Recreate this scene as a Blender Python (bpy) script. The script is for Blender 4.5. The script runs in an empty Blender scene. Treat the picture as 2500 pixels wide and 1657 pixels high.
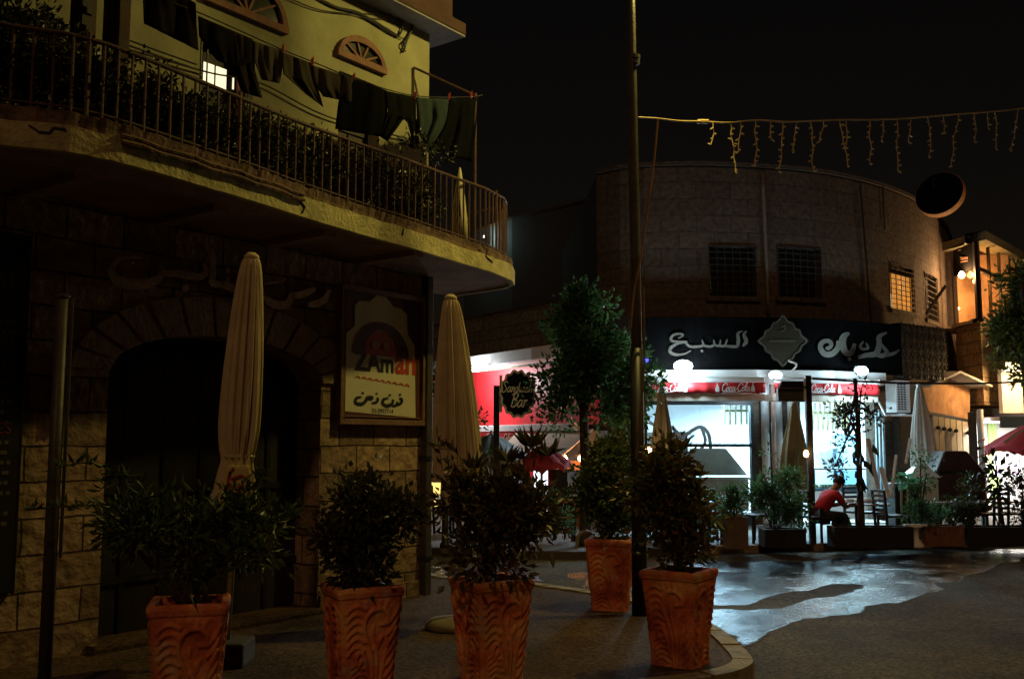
import bpy, math, random
import numpy as np
from mathutils import Vector, Matrix, noise as mnoise
R = math.radians
SC = bpy.context.scene
COL = SC.collection
# ---------------- camera ----------------
F = 2500 * 35 / 36.0
PITCH = R(6.0); EYE = 1.65
cam_d = bpy.data.cameras.new('camera'); cam_d.lens = 35; cam_d.sensor_width = 36; cam_d.clip_end = 1000
cam = bpy.data.objects.new('camera', cam_d); COL.objects.link(cam)
cam.location = (0, 0, EYE); cam.rotation_euler = (R(90) + PITCH, 0, 0)
SC.camera = cam
# ---------------- sky and exposure ----------------
SC.view_settings.view_transform = 'Standard'; SC.view_settings.look = 'None'
SC.view_settings.exposure = 0.0; SC.view_settings.gamma = 1.0; SC.view_settings.use_curve_mapping = False
SC.render.resolution_x, SC.render.resolution_y = 1024, 678
SC.cycles.max_bounces = 5; SC.cycles.diffuse_bounces = 3; SC.cycles.glossy_bounces = 3
SC.cycles.transparent_max_bounces = 8; SC.cycles.caustics_reflective = False; SC.cycles.caustics_refractive = False
SC.cycles.sample_clamp_indirect = 2.0; SC.cycles.sample_clamp_direct = 12.0
W = bpy.data.worlds.new('World'); SC.world = W; W.use_nodes = True
wn = W.node_tree.nodes; wl = W.node_tree.links
bg = wn['Background']
sky = wn.new('ShaderNodeTexSky'); sky.sky_type = 'NISHITA'; sky.sun_disc = False
sky.sun_elevation = R(4); sky.sun_rotation = R(185)
skym = wn.new('ShaderNodeMixRGB'); skym.blend_type = 'MULTIPLY'; skym.inputs[0].default_value = 1
skym.inputs[2].default_value = (1.0, 0.60, 0.48, 1)      # sodium glow of the town on the night sky
wl.new(sky.outputs[0], skym.inputs[1]); wl.new(skym.outputs[0], bg.inputs[0])
bg.inputs[1].default_value = 0.0021
# the one distant light: warm town light from high behind the camera
sd = bpy.data.lights.new('town_glow', 'SUN'); sd.energy = 0.22; sd.angle = R(3.0); sd.color = (1.0, 0.56, 0.30)
so = bpy.data.objects.new('town_glow', sd); COL.objects.link(so); so.location = (0, -10, 20)
SUN_EL, SUN_AZ = R(40), math.atan2(-0.10, -1.0)
_l = Vector((math.cos(SUN_EL) * -0.10, math.cos(SUN_EL) * -0.995, math.sin(SUN_EL)))
so.rotation_euler = _l.to_track_quat('Z', 'Y').to_euler()
def lamp(name, loc, watts, color, r=0.1, spot=None, target=None, blend=0.5):
    d = bpy.data.lights.new(name, 'SPOT' if spot else 'POINT'); d.energy = watts; d.color = color; d.shadow_soft_size = r
    o = bpy.data.objects.new(name, d); COL.objects.link(o); o.location = loc
    if spot:
        d.spot_size = R(spot); d.spot_blend = blend
        o.rotation_euler = (Vector(loc) - Vector(target)).to_track_quat('Z', 'Y').to_euler()
    return o
def area(name, loc, watts, color, sx, sy, direction):
    d = bpy.data.lights.new(name, 'AREA'); d.shape = 'RECTANGLE'; d.size = sx; d.size_y = sy; d.energy = watts; d.color = color
    o = bpy.data.objects.new(name, d); COL.objects.link(o); o.location = loc
    o.rotation_euler = (-Vector(direction)).to_track_quat('Z', 'Y').to_euler()
    return o
# ---------------- rays of the photograph ----------------
def ray(px, py):
    x = (px - 1250) / F; y = -(py - 828.5) / F
    c, s = math.cos(PITCH), math.sin(PITCH)
    v = Vector((x, c - y * s, s + y * c)); return v / v.y
def P(px, py, d):
    r = ray(px, py); return Vector((r.x * d, d, EYE + r.z * d))
def G(px, py, z=0.0):
    r = ray(px, py); k = (z - EYE) / r.z; return Vector((r.x * k, k, z))
def XY(px, d):
    return Vector(((px - 1250) / F * math.cos(PITCH) * d, d))
# ---------------- tagging ----------------
def tag(o, label=None, cat=None, group=None, kind=None):
    if label: o['label'] = label
    if cat: o['category'] = cat
    if group: o['group'] = group
    if kind: o['kind'] = kind
    return o
_MW = {}
def thing(name, label, cat, loc=(0, 0, 0), rz=0.0, group=None):
    o = bpy.data.objects.new(name, None); COL.objects.link(o); o.empty_display_size = 0.1
    o.location = loc; o.rotation_euler = (0, 0, rz)
    _MW[o] = Matrix.Translation(Vector(loc)) @ Matrix.Rotation(rz, 4, 'Z')
    return tag(o, label, cat, group)
def link(o, root):
    root.objects.link(o)
def dup(root, loc, rz=None, label=None, group=None, scale=None):
    r = root.copy(); COL.objects.link(r); r.location = loc
    if rz is not None: r.rotation_euler = (0, 0, rz)
    if scale is not None: r.scale = (scale,) * 3 if not isinstance(scale, tuple) else scale
    if label: r['label'] = label
    if group: r['group'] = group
    for ch in list(root.children):
        c = ch.copy(); COL.objects.link(c); c.parent = r
        for g in list(ch.children):
            d = g.copy(); COL.objects.link(d); d.parent = c
    return r
# ---------------- mesh builder ----------------
def catmull(pts, n=6):
    pts = [Vector(p) for p in pts]
    if len(pts) < 3: return pts
    q = [pts[0]] + pts + [pts[-1]]; out = []
    for i in range(1, len(q) - 2):
        a, b, c, d = q[i - 1], q[i], q[i + 1], q[i + 2]
        for k in range(n):
            t = k / n
            out.append(0.5 * ((2 * b) + (c - a) * t + (2 * a - 5 * b + 4 * c - d) * t * t + (3 * b - a - 3 * c + d) * t ** 3))
    out.append(pts[-1]); return out
class MB:
    def __init__(s): s.v = []; s.f = []; s.uv = []; s.mi = []; s.cur = 0
    def add(s, vs, fs, uvs=None):
        b = len(s.v); s.v += [tuple(p) for p in vs]
        for i, f in enumerate(fs):
            s.f.append([b + k for k in f]); s.uv.append(uvs[i] if uvs else None); s.mi.append(s.cur)
        return s
    def quad(s, a, b, c, d, uv=None): return s.add([a, b, c, d], [(0, 1, 2, 3)], [uv] if uv else None)
    def box(s, c, size, rz=0.0, M=None):
        x, y, z = [k / 2 for k in size]
        vs = [Vector((sx * x, sy * y, sz * z)) for sx in (-1, 1) for sy in (-1, 1) for sz in (-1, 1)]
        M = M or Matrix.Rotation(rz, 4, 'Z')
        vs = [M @ v + Vector(c) for v in vs]
        return s.add(vs, [(0, 1, 3, 2), (4, 6, 7, 5), (0, 4, 5, 1), (2, 3, 7, 6), (0, 2, 6, 4), (1, 5, 7, 3)])
    def bar(s, a, b, w, h=None):
        a, b = Vector(a), Vector(b); h = h or w; d = b - a
        return s.box((a + b) / 2, (w, h, d.length), M=d.to_track_quat('Z', 'Y').to_matrix().to_4x4())
    def tube(s, pts, r, n=8, cap=True):
        pts = [Vector(p) for p in pts]; m = len(pts)
        rs = r if isinstance(r, (list, tuple)) else [r] * m
        vs = []; fs = []; up = Vector((0.13, 0.31, 0.94)).normalized()
        for i, p in enumerate(pts):
            t = (pts[min(i + 1, m - 1)] - pts[max(i - 1, 0)])
            t = t.normalized() if t.length > 1e-9 else Vector((0, 0, 1))
            a = t.cross(up); 
            if a.length < 0.05: a = t.cross(Vector((1, 0, 0)))
            a.normalize(); b = t.cross(a)
            for k in range(n):
                g = 2 * math.pi * k / n; vs.append(p + (a * math.cos(g) + b * math.sin(g)) * rs[i])
        for i in range(m - 1):
            for k in range(n):
                k2 = (k + 1) % n; fs.append((i * n + k, i * n + k2, (i + 1) * n + k2, (i + 1) * n + k))
        if cap: fs.append(tuple(range(n - 1, -1, -1))); fs.append(tuple((m - 1) * n + k for k in range(n)))
        return s.add(vs, fs)
    def lathe(s, prof, c=(0, 0, 0), n=24, wob=None, M=None, cap=True):
        c = Vector(c); vs = []; fs = []; m = len(prof)
        for i, (r, z) in enumerate(prof):
            for k in range(n):
                g = 2 * math.pi * k / n; rr = r * (wob(g, z) if wob else 1)
                p = Vector((rr * math.cos(g), rr * math.sin(g), z))
                vs.append((M @ p if M else p) + c)
        for i in range(m - 1):
            for k in range(n):
                k2 = (k + 1) % n; fs.append((i * n + k, i * n + k2, (i + 1) * n + k2, (i + 1) * n + k))
        if cap: fs.append(tuple(range(n - 1, -1, -1))); fs.append(tuple((m - 1) * n + k for k in range(n)))
        return s.add(vs, fs)
    def prism(s, poly, ext):
        n = len(poly); poly = [Vector(p) for p in poly]; ext = Vector(ext)
        vs = poly + [p + ext for p in poly]
        fs = [tuple(range(n - 1, -1, -1)), tuple(range(n, 2 * n))] + [(i, (i + 1) % n, n + (i + 1) % n, n + i) for i in range(n)]
        return s.add(vs, fs)
    def build(s, name, mat, parent=None, smooth=False, local=False, bevel=0, loc=None):
        if parent is not None and not local:
            Mi = _MW[parent].inverted(); V = [Mi @ Vector(p) for p in s.v]
        elif parent is None:
            if loc is None:
                a = np.array(s.v); mn, mx = a.min(0), a.max(0); loc = ((mn[0] + mx[0]) / 2, (mn[1] + mx[1]) / 2, mn[2])
            L = Vector(loc); V = [Vector(p) - L for p in s.v]
        else: V = s.v
        me = bpy.data.meshes.new(name); me.from_pydata([tuple(p) for p in V], [], s.f)
        for m in (mat if isinstance(mat, (list, tuple)) else [mat]): me.materials.append(m)
        if any(s.mi): me.polygons.foreach_set('material_index', s.mi)
        if any(u is not None for u in s.uv):
            ul = me.uv_layers.new(name='UVMap'); k = 0
            for fi, f in enumerate(s.f):
                u = s.uv[fi]
                for j in range(len(f)): ul.data[k].uv = u[j] if u else (0, 0); k += 1
        if smooth: me.polygons.foreach_set('use_smooth', [True] * len(s.f))
        me.update()
        o = bpy.data.objects.new(name, me); COL.objects.link(o)
        if parent is not None: o.parent = parent; _MW[o] = _MW[parent]
        else: o.location = L; _MW[o] = Matrix.Translation(L)
        if bevel:
            b = o.modifiers.new('bevel', 'BEVEL'); b.width = bevel; b.segments = 2; b.limit_method = 'ANGLE'
        return o
# ---------------- materials ----------------
def _nt(name):
    m = bpy.data.materials.new(name); m.use_nodes = True
    return m, m.node_tree.nodes, m.node_tree.links, m.node_tree.nodes['Principled BSDF']
def mat(name, c, rough=0.7, var=0.25, scale=6.0, bump=0.0, bscale=40.0, metal=0.0, c2=None, spec=0.4):
    m, n, l, b = _nt(name)
    tc = n.new('ShaderNodeTexCoord'); nz = n.new('ShaderNodeTexNoise'); nz.inputs['Scale'].default_value = scale
    nz.inputs['Detail'].default_value = 6; nz.inputs['Roughness'].default_value = 0.65
    l.new(tc.outputs['Object'], nz.inputs['Vector'])
    rp = n.new('ShaderNodeValToRGB'); rp.color_ramp.elements[0].position = 0.3; rp.color_ramp.elements[1].position = 0.7
    a = tuple(max(0, k * (1 - var)) for k in c); d = c2 or tuple(min(1, k * (1 + var)) for k in c)
    rp.color_ramp.elements[0].color = (*a, 1); rp.color_ramp.elements[1].color = (*d, 1)
    l.new(nz.outputs['Fac'], rp.inputs[0]); l.new(rp.outputs[0], b.inputs['Base Color'])
    b.inputs['Roughness'].default_value = rough; b.inputs['Metallic'].default_value = metal
    b.inputs['Specular IOR Level'].default_value = spec
    if bump:
        n2 = n.new('ShaderNodeTexNoise'); n2.inputs['Scale'].default_value = bscale; n2.inputs['Detail'].default_value = 5
        l.new(tc.outputs['Object'], n2.inputs['Vector'])
        bp = n.new('ShaderNodeBump'); bp.inputs['Strength'].default_value = bump; bp.inputs['Distance'].default_value = 0.02
        l.new(n2.outputs['Fac'], bp.inputs['Height']); l.new(bp.outputs[0], b.inputs['Normal'])
    return m
def emit(name, c, strength):
    m, n, l, b = _nt(name)
    b.inputs['Base Color'].default_value = (*c, 1); b.inputs['Emission Color'].default_value = (*c, 1)
    b.inputs['Emission Strength'].default_value = strength; return m
def stone(name, c, mortar, bw=0.62, bh=0.29, var=0.35, bump=0.6, gap=0.012):
    """rough ashlar; uses the UV map (metres along the wall, metres up)"""
    m, n, l, b = _nt(name)
    uv = n.new('ShaderNodeUVMap'); br = n.new('ShaderNodeTexBrick'); br.offset = 0.5; br.squash = 1.0
    br.inputs['Scale'].default_value = 1; br.inputs['Brick Width'].default_value = bw; br.inputs['Row Height'].default_value = bh
    br.inputs['Mortar Size'].default_value = gap; br.inputs['Mortar Smooth'].default_value = 0.3; br.inputs['Bias'].default_value = 0
    br.inputs['Color1'].default_value = (*[k * (1 - var) for k in c], 1); br.inputs['Color2'].default_value = (*[k * (1 + var) for k in c], 1)
    br.inputs['Mortar'].default_value = (*mortar, 1)
    # slight warp so that the courses are not ruler straight
    nw = n.new('ShaderNodeTexNoise'); nw.inputs['Scale'].default_value = 3.0
    mx = n.new('ShaderNodeMixRGB'); mx.blend_type = 'ADD'; mx.inputs[0].default_value = 0.035
    l.new(uv.outputs[0], nw.inputs['Vector']); l.new(uv.outputs[0], mx.inputs[1]); l.new(nw.outputs['Color'], mx.inputs[2])
    l.new(mx.outputs[0], br.inputs['Vector'])
    nz = n.new('ShaderNodeTexNoise'); nz.inputs['Scale'].default_value = 9; nz.inputs['Detail'].default_value = 8
    l.new(uv.outputs[0], nz.inputs['Vector'])
    rp = n.new('ShaderNodeValToRGB'); rp.color_ramp.elements[0].position = 0.3; rp.color_ramp.elements[0].color = (0.5, 0.48, 0.45, 1)
    rp.color_ramp.elements[1].position = 0.75; rp.color_ramp.elements[1].color = (1.15, 1.1, 1.05, 1)
    l.new(nz.outputs['Fac'], rp.inputs[0])
    mu = n.new('ShaderNodeMixRGB'); mu.blend_type = 'MULTIPLY'; mu.inputs[0].default_value = 1
    l.new(br.outputs['Color'], mu.inputs[1]); l.new(rp.outputs[0], mu.inputs[2]); l.new(mu.outputs[0], b.inputs['Base Color'])
    b.inputs['Roughness'].default_value = 0.9; b.inputs['Specular IOR Level'].default_value = 0.2
    iv = n.new('ShaderNodeMath'); iv.operation = 'MULTIPLY_ADD'; iv.inputs[1].default_value = -1.0
    l.new(br.outputs['Fac'], iv.inputs[0]); l.new(nz.outputs['Fac'], iv.inputs[2])
    bp = n.new('ShaderNodeBump'); bp.inputs['Strength'].default_value = bump; bp.inputs['Distance'].default_value = 0.04
    l.new(iv.outputs[0], bp.inputs['Height']); l.new(bp.outputs[0], b.inputs['Normal'])
    return m
def leafmat(name, cols, trans=0.25):
    m, n, l, b = _nt(name)
    ge = n.new('ShaderNodeNewGeometry'); rp = n.new('ShaderNodeValToRGB')
    els = rp.color_ramp.elements
    while len(els) < len(cols): els.new(0.5)
    for i, c in enumerate(cols): els[i].position = i / max(1, len(cols) - 1); els[i].color = (*c, 1)
    l.new(ge.outputs['Random Per Island'], rp.inputs[0]); l.new(rp.outputs[0], b.inputs['Base Color'])
    b.inputs['Roughness'].default_value = 0.45
    tr = n.new('ShaderNodeBsdfTranslucent'); l.new(rp.outputs[0], tr.inputs[0])
    mx = n.new('ShaderNodeMixShader'); mx.inputs[0].default_value = trans
    l.new(b.outputs[0], mx.inputs[1]); l.new(tr.outputs[0], mx.inputs[2])
    l.new(mx.outputs[0], n['Material Output'].inputs[0]); return m
def glassmat(name, tint=(0.9, 0.95, 1), alpha=0.15, rough=0.03):
    m, n, l, b = _nt(name)
    g = n.new('ShaderNodeBsdfGlossy'); g.inputs['Roughness'].default_value = rough
    t = n.new('ShaderNodeBsdfTransparent'); t.inputs[0].default_value = (*tint, 1)
    mx = n.new('ShaderNodeMixShader'); mx.inputs[0].default_value = alpha * 0.5; l.new(t.outputs[0], mx.inputs[1]); l.new(g.outputs[0], mx.inputs[2])
    l.new(mx.outputs[0], n['Material Output'].inputs[0]); return m
# ---------------- leaves ----------------
def leaf(mb, p, d, ln, wd, rng, bend=0.25):
    d = d.normalized(); a = d.cross(Vector((rng.uniform(-1, 1), rng.uniform(-1, 1), rng.uniform(-0.3, 1)))); 
    if a.length < 1e-3: a = Vector((1, 0, 0))
    a.normalize(); nn = d.cross(a)
    m = p + d * ln * 0.45; t = p + d * ln - nn * ln * bend
    mb.add([p, m + a * wd * 0.5 + nn * wd * 0.12, t, m - a * wd * 0.5 + nn * wd * 0.12], [(0, 1, 2), (0, 2, 3)])
def cloud(mb, blobs, n, size, rng, aspect=0.45, shell=0.35, up=0.2, broken=0):
    """leaves through the volume of several ellipsoids (centre, radii)"""
    if broken:                      # uneven outline: every ellipsoid becomes a few smaller ones with gaps between
        nb = []
        for c, rr in blobs:
            for _ in range(broken):
                q = Vector([rng.uniform(-1, 1) for _ in range(3)]); q = q.normalized() * rng.uniform(.25, .92); k = rng.uniform(.30, .55)
                nb.append((Vector(c) + Vector((q.x * rr[0], q.y * rr[1], q.z * rr[2])), tuple(x * k * rng.uniform(.8, 1.25) for x in rr)))
        blobs = nb
    tot = sum(b[1][0] * b[1][1] * b[1][2] for b in blobs)
    for c, rr in blobs:
        k = max(8, int(n * rr[0] * rr[1] * rr[2] / tot))
        # small clumps give light and dark groups with gaps
        nc = max(3, k // 22)
        for _ in range(nc):
            while True:
                q = Vector([rng.uniform(-1, 1) for _ in range(3)])
                if shell < q.length <= 1: break
            cc = Vector(c) + Vector((q.x * rr[0], q.y * rr[1], q.z * rr[2]))
            cr = size * rng.uniform(1.0, 2.2)
            out = Vector((q.x, q.y, q.z + up)).normalized()
            for _ in range(max(1, k // nc)):
                o = Vector([rng.gauss(0, 0.5) for _ in range(3)])
                d = (o * 1.1 + out * 0.4 + Vector((0, 0, rng.uniform(-0.4, 0.3))))
                leaf(mb, cc + o * cr, d, size * rng.uniform(0.6, 1.3), size * aspect * rng.uniform(0.7, 1.2), rng)
def pblob(px, py, rx, ry, d, rd=None):
    """ellipsoid given by its centre and radii in the photograph and its distance"""
    k = d / F; return (P(px, py, d), (rx * k, rd if rd else (rx + ry) * 0.5 * k, ry * k))
# ---------------- strokes (hand lettering) ----------------
def stroke(mb, pts, w, fn, th, n=5):
    """ribbon through pts (x, y[, width factor]) mapped by fn(x, y, lift) to the surface"""
    q = catmull([(p[0], p[1], p[2] if len(p) > 2 else 1.0) for p in pts], n)
    L = []; Rr = []
    for i, p in enumerate(q):
        t = q[min(i + 1, len(q) - 1)] - q[max(i - 1, 0)]; t.z = 0
        t = t.normalized() if t.length > 1e-6 else Vector((1, 0, 0))
        nn = Vector((-t.y, t.x, 0)) * (w * 0.5 * p.z)
        L.append((p.x + nn.x, p.y + nn.y)); Rr.append((p.x - nn.x, p.y - nn.y))
    m = len(q); vs = [fn(x, y, th) for x, y in L] + [fn(x, y, th) for x, y in Rr] + [fn(x, y, 0) for x, y in L] + [fn(x, y, 0) for x, y in Rr]
    fs = []
    for i in range(m - 1):
        fs += [(i, i + 1, m + i + 1, m + i), (2 * m + i, i, i + 1, 2 * m + i + 1)[::1], (m + i, m + i + 1, 3 * m + i + 1, 3 * m + i)]
    fs += [(0, m, 3 * m, 2 * m), (m - 1, 2 * m - 1, 4 * m - 1, 3 * m - 1)]
    mb.add(vs, fs)
SCRIPT = {  # hand-drawn cursive letters: strokes and advance, x-height 1
 'S': ([[(1.3, 1.75), (1.0, 2.05), (.5, 1.9), (.4, 1.5), (.8, 1.1), (1.1, .6), (.8, .05), (.3, -.05), (.0, .3)]], 1.35),
 'a': ([[(.85, .85), (.5, 1), (.12, .6), (.15, .1), (.45, 0), (.8, .5), (.92, 1), (.85, .3), (1.05, 0), (1.2, .2)]], 1.1),
 'n': ([[(.1, .9), (.2, .95), (.22, 0), (.4, .7), (.65, 1), (.8, .7), (.8, .1), (1.0, .05)]], 1.0),
 'd': ([[(.85, .85), (.5, 1), (.12, .6), (.15, .1), (.45, 0), (.8, .5), (1.1, 2.0), (.9, .3), (1.1, 0)]], 1.15),
 'w': ([[(.1, 1), (.2, .2), (.4, 0), (.6, .5), (.65, .9), (.7, .2), (.9, 0), (1.1, .5), (1.15, 1)]], 1.2),
 'i': ([[(.1, .9), (.2, .9), (.15, .2), (.35, 0), (.5, .2)], [(.25, 1.4), (.3, 1.45)]], .5),
 'c': ([[(.8, .8), (.5, 1), (.12, .6), (.2, .1), (.5, 0), (.9, .25)]], .9),
 'h': ([[(.1, 0), (.35, 2.0), (.25, .9), (.22, 0), (.4, .7), (.65, 1), (.8, .7), (.8, .1), (1.0, .05)]], 1.0),
 'B': ([[(.2, 0), (.5, 2.0)], [(.0, 1.7), (.6, 2.05), (1.2, 1.8), (1.0, 1.3), (.5, 1.1), (1.1, .95), (1.2, .4), (.7, 0), (.1, .15)]], 1.35),
 'r': ([[(.1, .9), (.22, .95), (.2, 0), (.35, .75), (.6, 1), (.75, .85)]], .75),
 'C': ([[(1.5, 1.5), (1.3, 1.95), (.8, 2.0), (.25, 1.4), (.15, .6), (.5, 0), (1.1, .05), (1.5, .4)]], 1.35),
 'o': ([[(.5, 1), (.12, .6), (.15, .1), (.5, 0), (.82, .4), (.75, .9), (.5, 1), (.7, .75), (1.0, .8)]], .95),
 'l': ([[(.05, .2), (.5, 1.5), (.5, 2.0), (.3, 1.9), (.2, .3), (.4, 0), (.6, .2)]], .6),
 '-': ([[(.1, .55), (.5, .6)]], .6), ' ': ([], .6)}
def script(mb, text, fn, w=0.2, th=0.01, slant=0.25):
    x = 0
    for ch in text:
        ss, adv = SCRIPT[ch]
        for s in ss: stroke(mb, [(x + p[0] + slant * p[1], p[1]) for p in s], w, fn, th, 4)
        x += adv
    return x
def text_mesh(mb, text, fn, th=0.006, offset=0.0):
    """letters of the built-in font laid out in font units and mapped by fn(x, y, lift)"""
    c = bpy.data.curves.new('lettering', 'FONT'); c.body = text; c.offset = offset; c.resolution_u = 3
    o = bpy.data.objects.new('lettering', c); COL.objects.link(o)
    dg = bpy.context.evaluated_depsgraph_get(); me = bpy.data.meshes.new_from_object(o.evaluated_get(dg))
    vs = [v.co.copy() for v in me.vertices]; fs = [tuple(p.vertices) for p in me.polygons]
    bpy.data.objects.remove(o); bpy.data.curves.remove(c); bpy.data.meshes.remove(me)
    mb.add([fn(v.x, v.y, th) for v in vs], fs)
    return max(v.x for v in vs) if vs else 0
# ---------------- walls along a path, with holes ----------------
class Path:
    """vertical wall along plan points; s = metres along, outward side is to the right of travel"""
    def __init__(s, pts):
        s.p = [Vector((q[0], q[1])) for q in pts]; s.l = [0.0]
        for a, b in zip(s.p, s.p[1:]): s.l.append(s.l[-1] + (b - a).length)
        s.n = []
        for i in range(len(s.p)):
            t = (s.p[min(i + 1, len(s.p) - 1)] - s.p[max(i - 1, 0)]).normalized(); s.n.append(Vector((t.y, -t.x)))
    def at(s, d, z, off=0.0):
        i = 0
        while i < len(s.l) - 2 and d > s.l[i + 1]: i += 1
        k = (d - s.l[i]) / (s.l[i + 1] - s.l[i]); p = s.p[i].lerp(s.p[i + 1], k)
        kk = min(1, max(0, k)); n = s.n[i].lerp(s.n[i + 1], kk).normalized(); q = p + n * off
        return Vector((q.x, q.y, z))
    def hit(s, px, py, off=0.0):
        """(s, z) where the photo ray meets the wall moved out by off"""
        r = ray(px, py); d = Vector((r.x, 1.0)); best = None
        for i in range(len(s.p) - 1):
            a = s.p[i] + s.n[i] * off; b = s.p[i + 1] + s.n[i + 1] * off; e = b - a
            den = d.x * e.y - d.y * e.x
            if abs(den) < 1e-9: continue
            t = (a.x * e.y - a.y * e.x) / den; k = (a.x * d.y - a.y * d.x) / den
            lo = -9 if i == 0 else -1e-4; hi = 9 if i == len(s.p) - 2 else 1 + 1e-4
            if lo <= k <= hi and t > 0 and (best is None or t < best[0]): best = (t, s.l[i] + k * (s.l[i + 1] - s.l[i]))
        t, sd = best; return sd, EYE + r.z * t
    def pt(s, px, py, off=0.0):
        sd, z = s.hit(px, py, off); return s.at(sd, z, off)
    def wall(s, mb, s0, s1, z0, z1, holes=(), off=0.0, reveal=0.2, top=None):
        sc = sorted(set([s0, s1] + [d for d in s.l if s0 < d < s1] + [h[k] for h in holes for k in (0, 1) if s0 < h[k] < s1]))
        zc = sorted(set([z0, z1] + [h[k] for h in holes for k in (2, 3) if z0 < h[k] < z1]))
        for a, b in zip(sc, sc[1:]):
            for c, d in zip(zc, zc[1:]):
                m, q = (a + b) / 2, (c + d) / 2
                if any(h[0] < m < h[1] and h[2] < q < h[3] for h in holes): continue
                mb.quad(s.at(a, c, off), s.at(b, c, off), s.at(b, d, off), s.at(a, d, off), [(a, c), (b, c), (b, d), (a, d)])
        for h in holes:
            a, b, c, d = h[:4]; e = off - reveal
            for (m, q, m2, q2) in ((a, c, b, c), (b, c, b, d), (b, d, a, d), (a, d, a, c)):
                mb.quad(s.at(m, q, off), s.at(m2, q2, off), s.at(m2, q2, e), s.at(m, q, e), [(m, q), (m2, q2), (m2 + .2, q2 + .2), (m + .2, q + .2)])
        return mb
    def slab(s, mb, s0, s1, z0, z1, o0, o1, step=None):
        """solid band between offsets o0 (back) and o1 (front)"""
        sc = sorted(set([s0, s1] + [d for d in s.l if s0 < d < s1]))
        if step: 
            k = max(1, int((s1 - s0) / step)); sc = sorted(set(sc + [s0 + (s1 - s0) * i / k for i in range(k + 1)]))
        vs = []; fs = []; uvs = []
        for d in sc: vs += [s.at(d, z0, o0), s.at(d, z0, o1), s.at(d, z1, o1), s.at(d, z1, o0)]
        for i in range(len(sc) - 1):
            for k in range(4):
                k2 = (k + 1) % 4; fs.append((i * 4 + k, (i + 1) * 4 + k, (i + 1) * 4 + k2, i * 4 + k2))
                za, zb = (z0, z1) if k in (1, 3) else (z0, z0 + abs(o1 - o0))
                uvs.append([(sc[i], za), (sc[i + 1], za), (sc[i + 1], zb), (sc[i], zb)])
        m = (len(sc) - 1) * 4
        fs += [(0, 3, 2, 1), (m, m + 1, m + 2, m + 3)]; uvs += [[(0, z0), (0, z1), (.2, z1), (.2, z0)]] * 2
        mb.add(vs, fs, uvs); return mb
def in_poly(x, y, poly):
    c = np.zeros(x.shape, bool); n = len(poly)
    for i in range(n):
        x1, y1 = poly[i]; x2, y2 = poly[(i + 1) % n]
        if y1 == y2: continue
        c ^= ((y1 > y) != (y2 > y)) & (x < (x2 - x1) * (y - y1) / (y2 - y1) + x1)
    return c
def screen_cloth(mb, rows, d_fn, th=0.012, wave=0.02, n=14, m=12, seed=0):
    """hanging cloth: rows = list of (left xy, right xy) in the photo from top to bottom; d_fn(px,py,lift) -> point"""
    rng = random.Random(seed); ph = [rng.uniform(0, 6) for _ in range(3)]
    vs = []; K = len(rows) - 1
    for j in range(m + 1):
        t = j / m * K; i = min(K - 1, int(t)); k = t - i
        l = Vector(rows[i][0]).lerp(Vector(rows[i + 1][0]), k); r = Vector(rows[i][1]).lerp(Vector(rows[i + 1][1]), k)
        for q in range(n + 1):
            u = q / n; p = l.lerp(r, u)
            wv = wave * (math.sin(u * 11 + ph[0] + t * .8) + .6 * math.sin(u * 23 + ph[1] - t)) * (0.35 + 0.65 * j / m)
            vs.append(d_fn(p.x, p.y, wv))
    fs = [(j * (n + 1) + q, j * (n + 1) + q + 1, (j + 1) * (n + 1) + q + 1, (j + 1) * (n + 1) + q) for j in range(m) for q in range(n)]
    mb.add(vs, fs)
def solid(o, th):
    s = o.modifiers.new('thickness', 'SOLIDIFY'); s.thickness = th; s.offset = 0; return o
# ======================= materials =======================
rng = random.Random(7)
def ground_mat(name, c1, c2, speck, sp):
    m, n, l, b = _nt(name); tc = n.new('ShaderNodeTexCoord')
    a = n.new('ShaderNodeTexNoise'); a.inputs['Scale'].default_value = 0.9; a.inputs['Detail'].default_value = 7; a.inputs['Roughness'].default_value = .65
    f = n.new('ShaderNodeTexNoise'); f.inputs['Scale'].default_value = speck; f.inputs['Detail'].default_value = 3; f.inputs['Roughness'].default_value = .8
    l.new(tc.outputs['Object'], a.inputs[0]); l.new(tc.outputs['Object'], f.inputs[0])
    r1 = n.new('ShaderNodeValToRGB'); e = r1.color_ramp.elements; e[0].position = .35; e[0].color = (*c1, 1); e[1].position = .68; e[1].color = (*c2, 1)
    r2 = n.new('ShaderNodeValToRGB'); e = r2.color_ramp.elements; e[0].position = .38; e[0].color = (.35, .35, .35, 1); e[1].position = .66; e[1].color = (1.9, 1.8, 1.6, 1)
    l.new(a.outputs[0], r1.inputs[0]); l.new(f.outputs[0], r2.inputs[0])
    mu = n.new('ShaderNodeMixRGB'); mu.blend_type = 'MULTIPLY'; mu.inputs[0].default_value = 1; l.new(r1.outputs[0], mu.inputs[1]); l.new(r2.outputs[0], mu.inputs[2]); l.new(mu.outputs[0], b.inputs['Base Color'])
    b.inputs['Roughness'].default_value = .92; b.inputs['Specular IOR Level'].default_value = sp
    bp = n.new('ShaderNodeBump'); bp.inputs['Strength'].default_value = .9; bp.inputs['Distance'].default_value = .012; l.new(f.outputs[0], bp.inputs['Height']); l.new(bp.outputs[0], b.inputs['Normal']); return m
M_asph = ground_mat('asphalt', (0.055, 0.045, 0.030), (0.12, 0.098, 0.064), 30, .1)
M_pave = ground_mat('pavement', (0.05, 0.031, 0.018), (0.10, 0.065, 0.038), 30, .15)
M_side = mat('sidewalk', (0.11, 0.10, 0.09), 0.7, 0.35, 2.0, 0.5, 50)
M_kerb = mat('kerb_stone', (0.27, 0.22, 0.13), 0.85, 0.45, 5.0, 0.8, 30)
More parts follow.
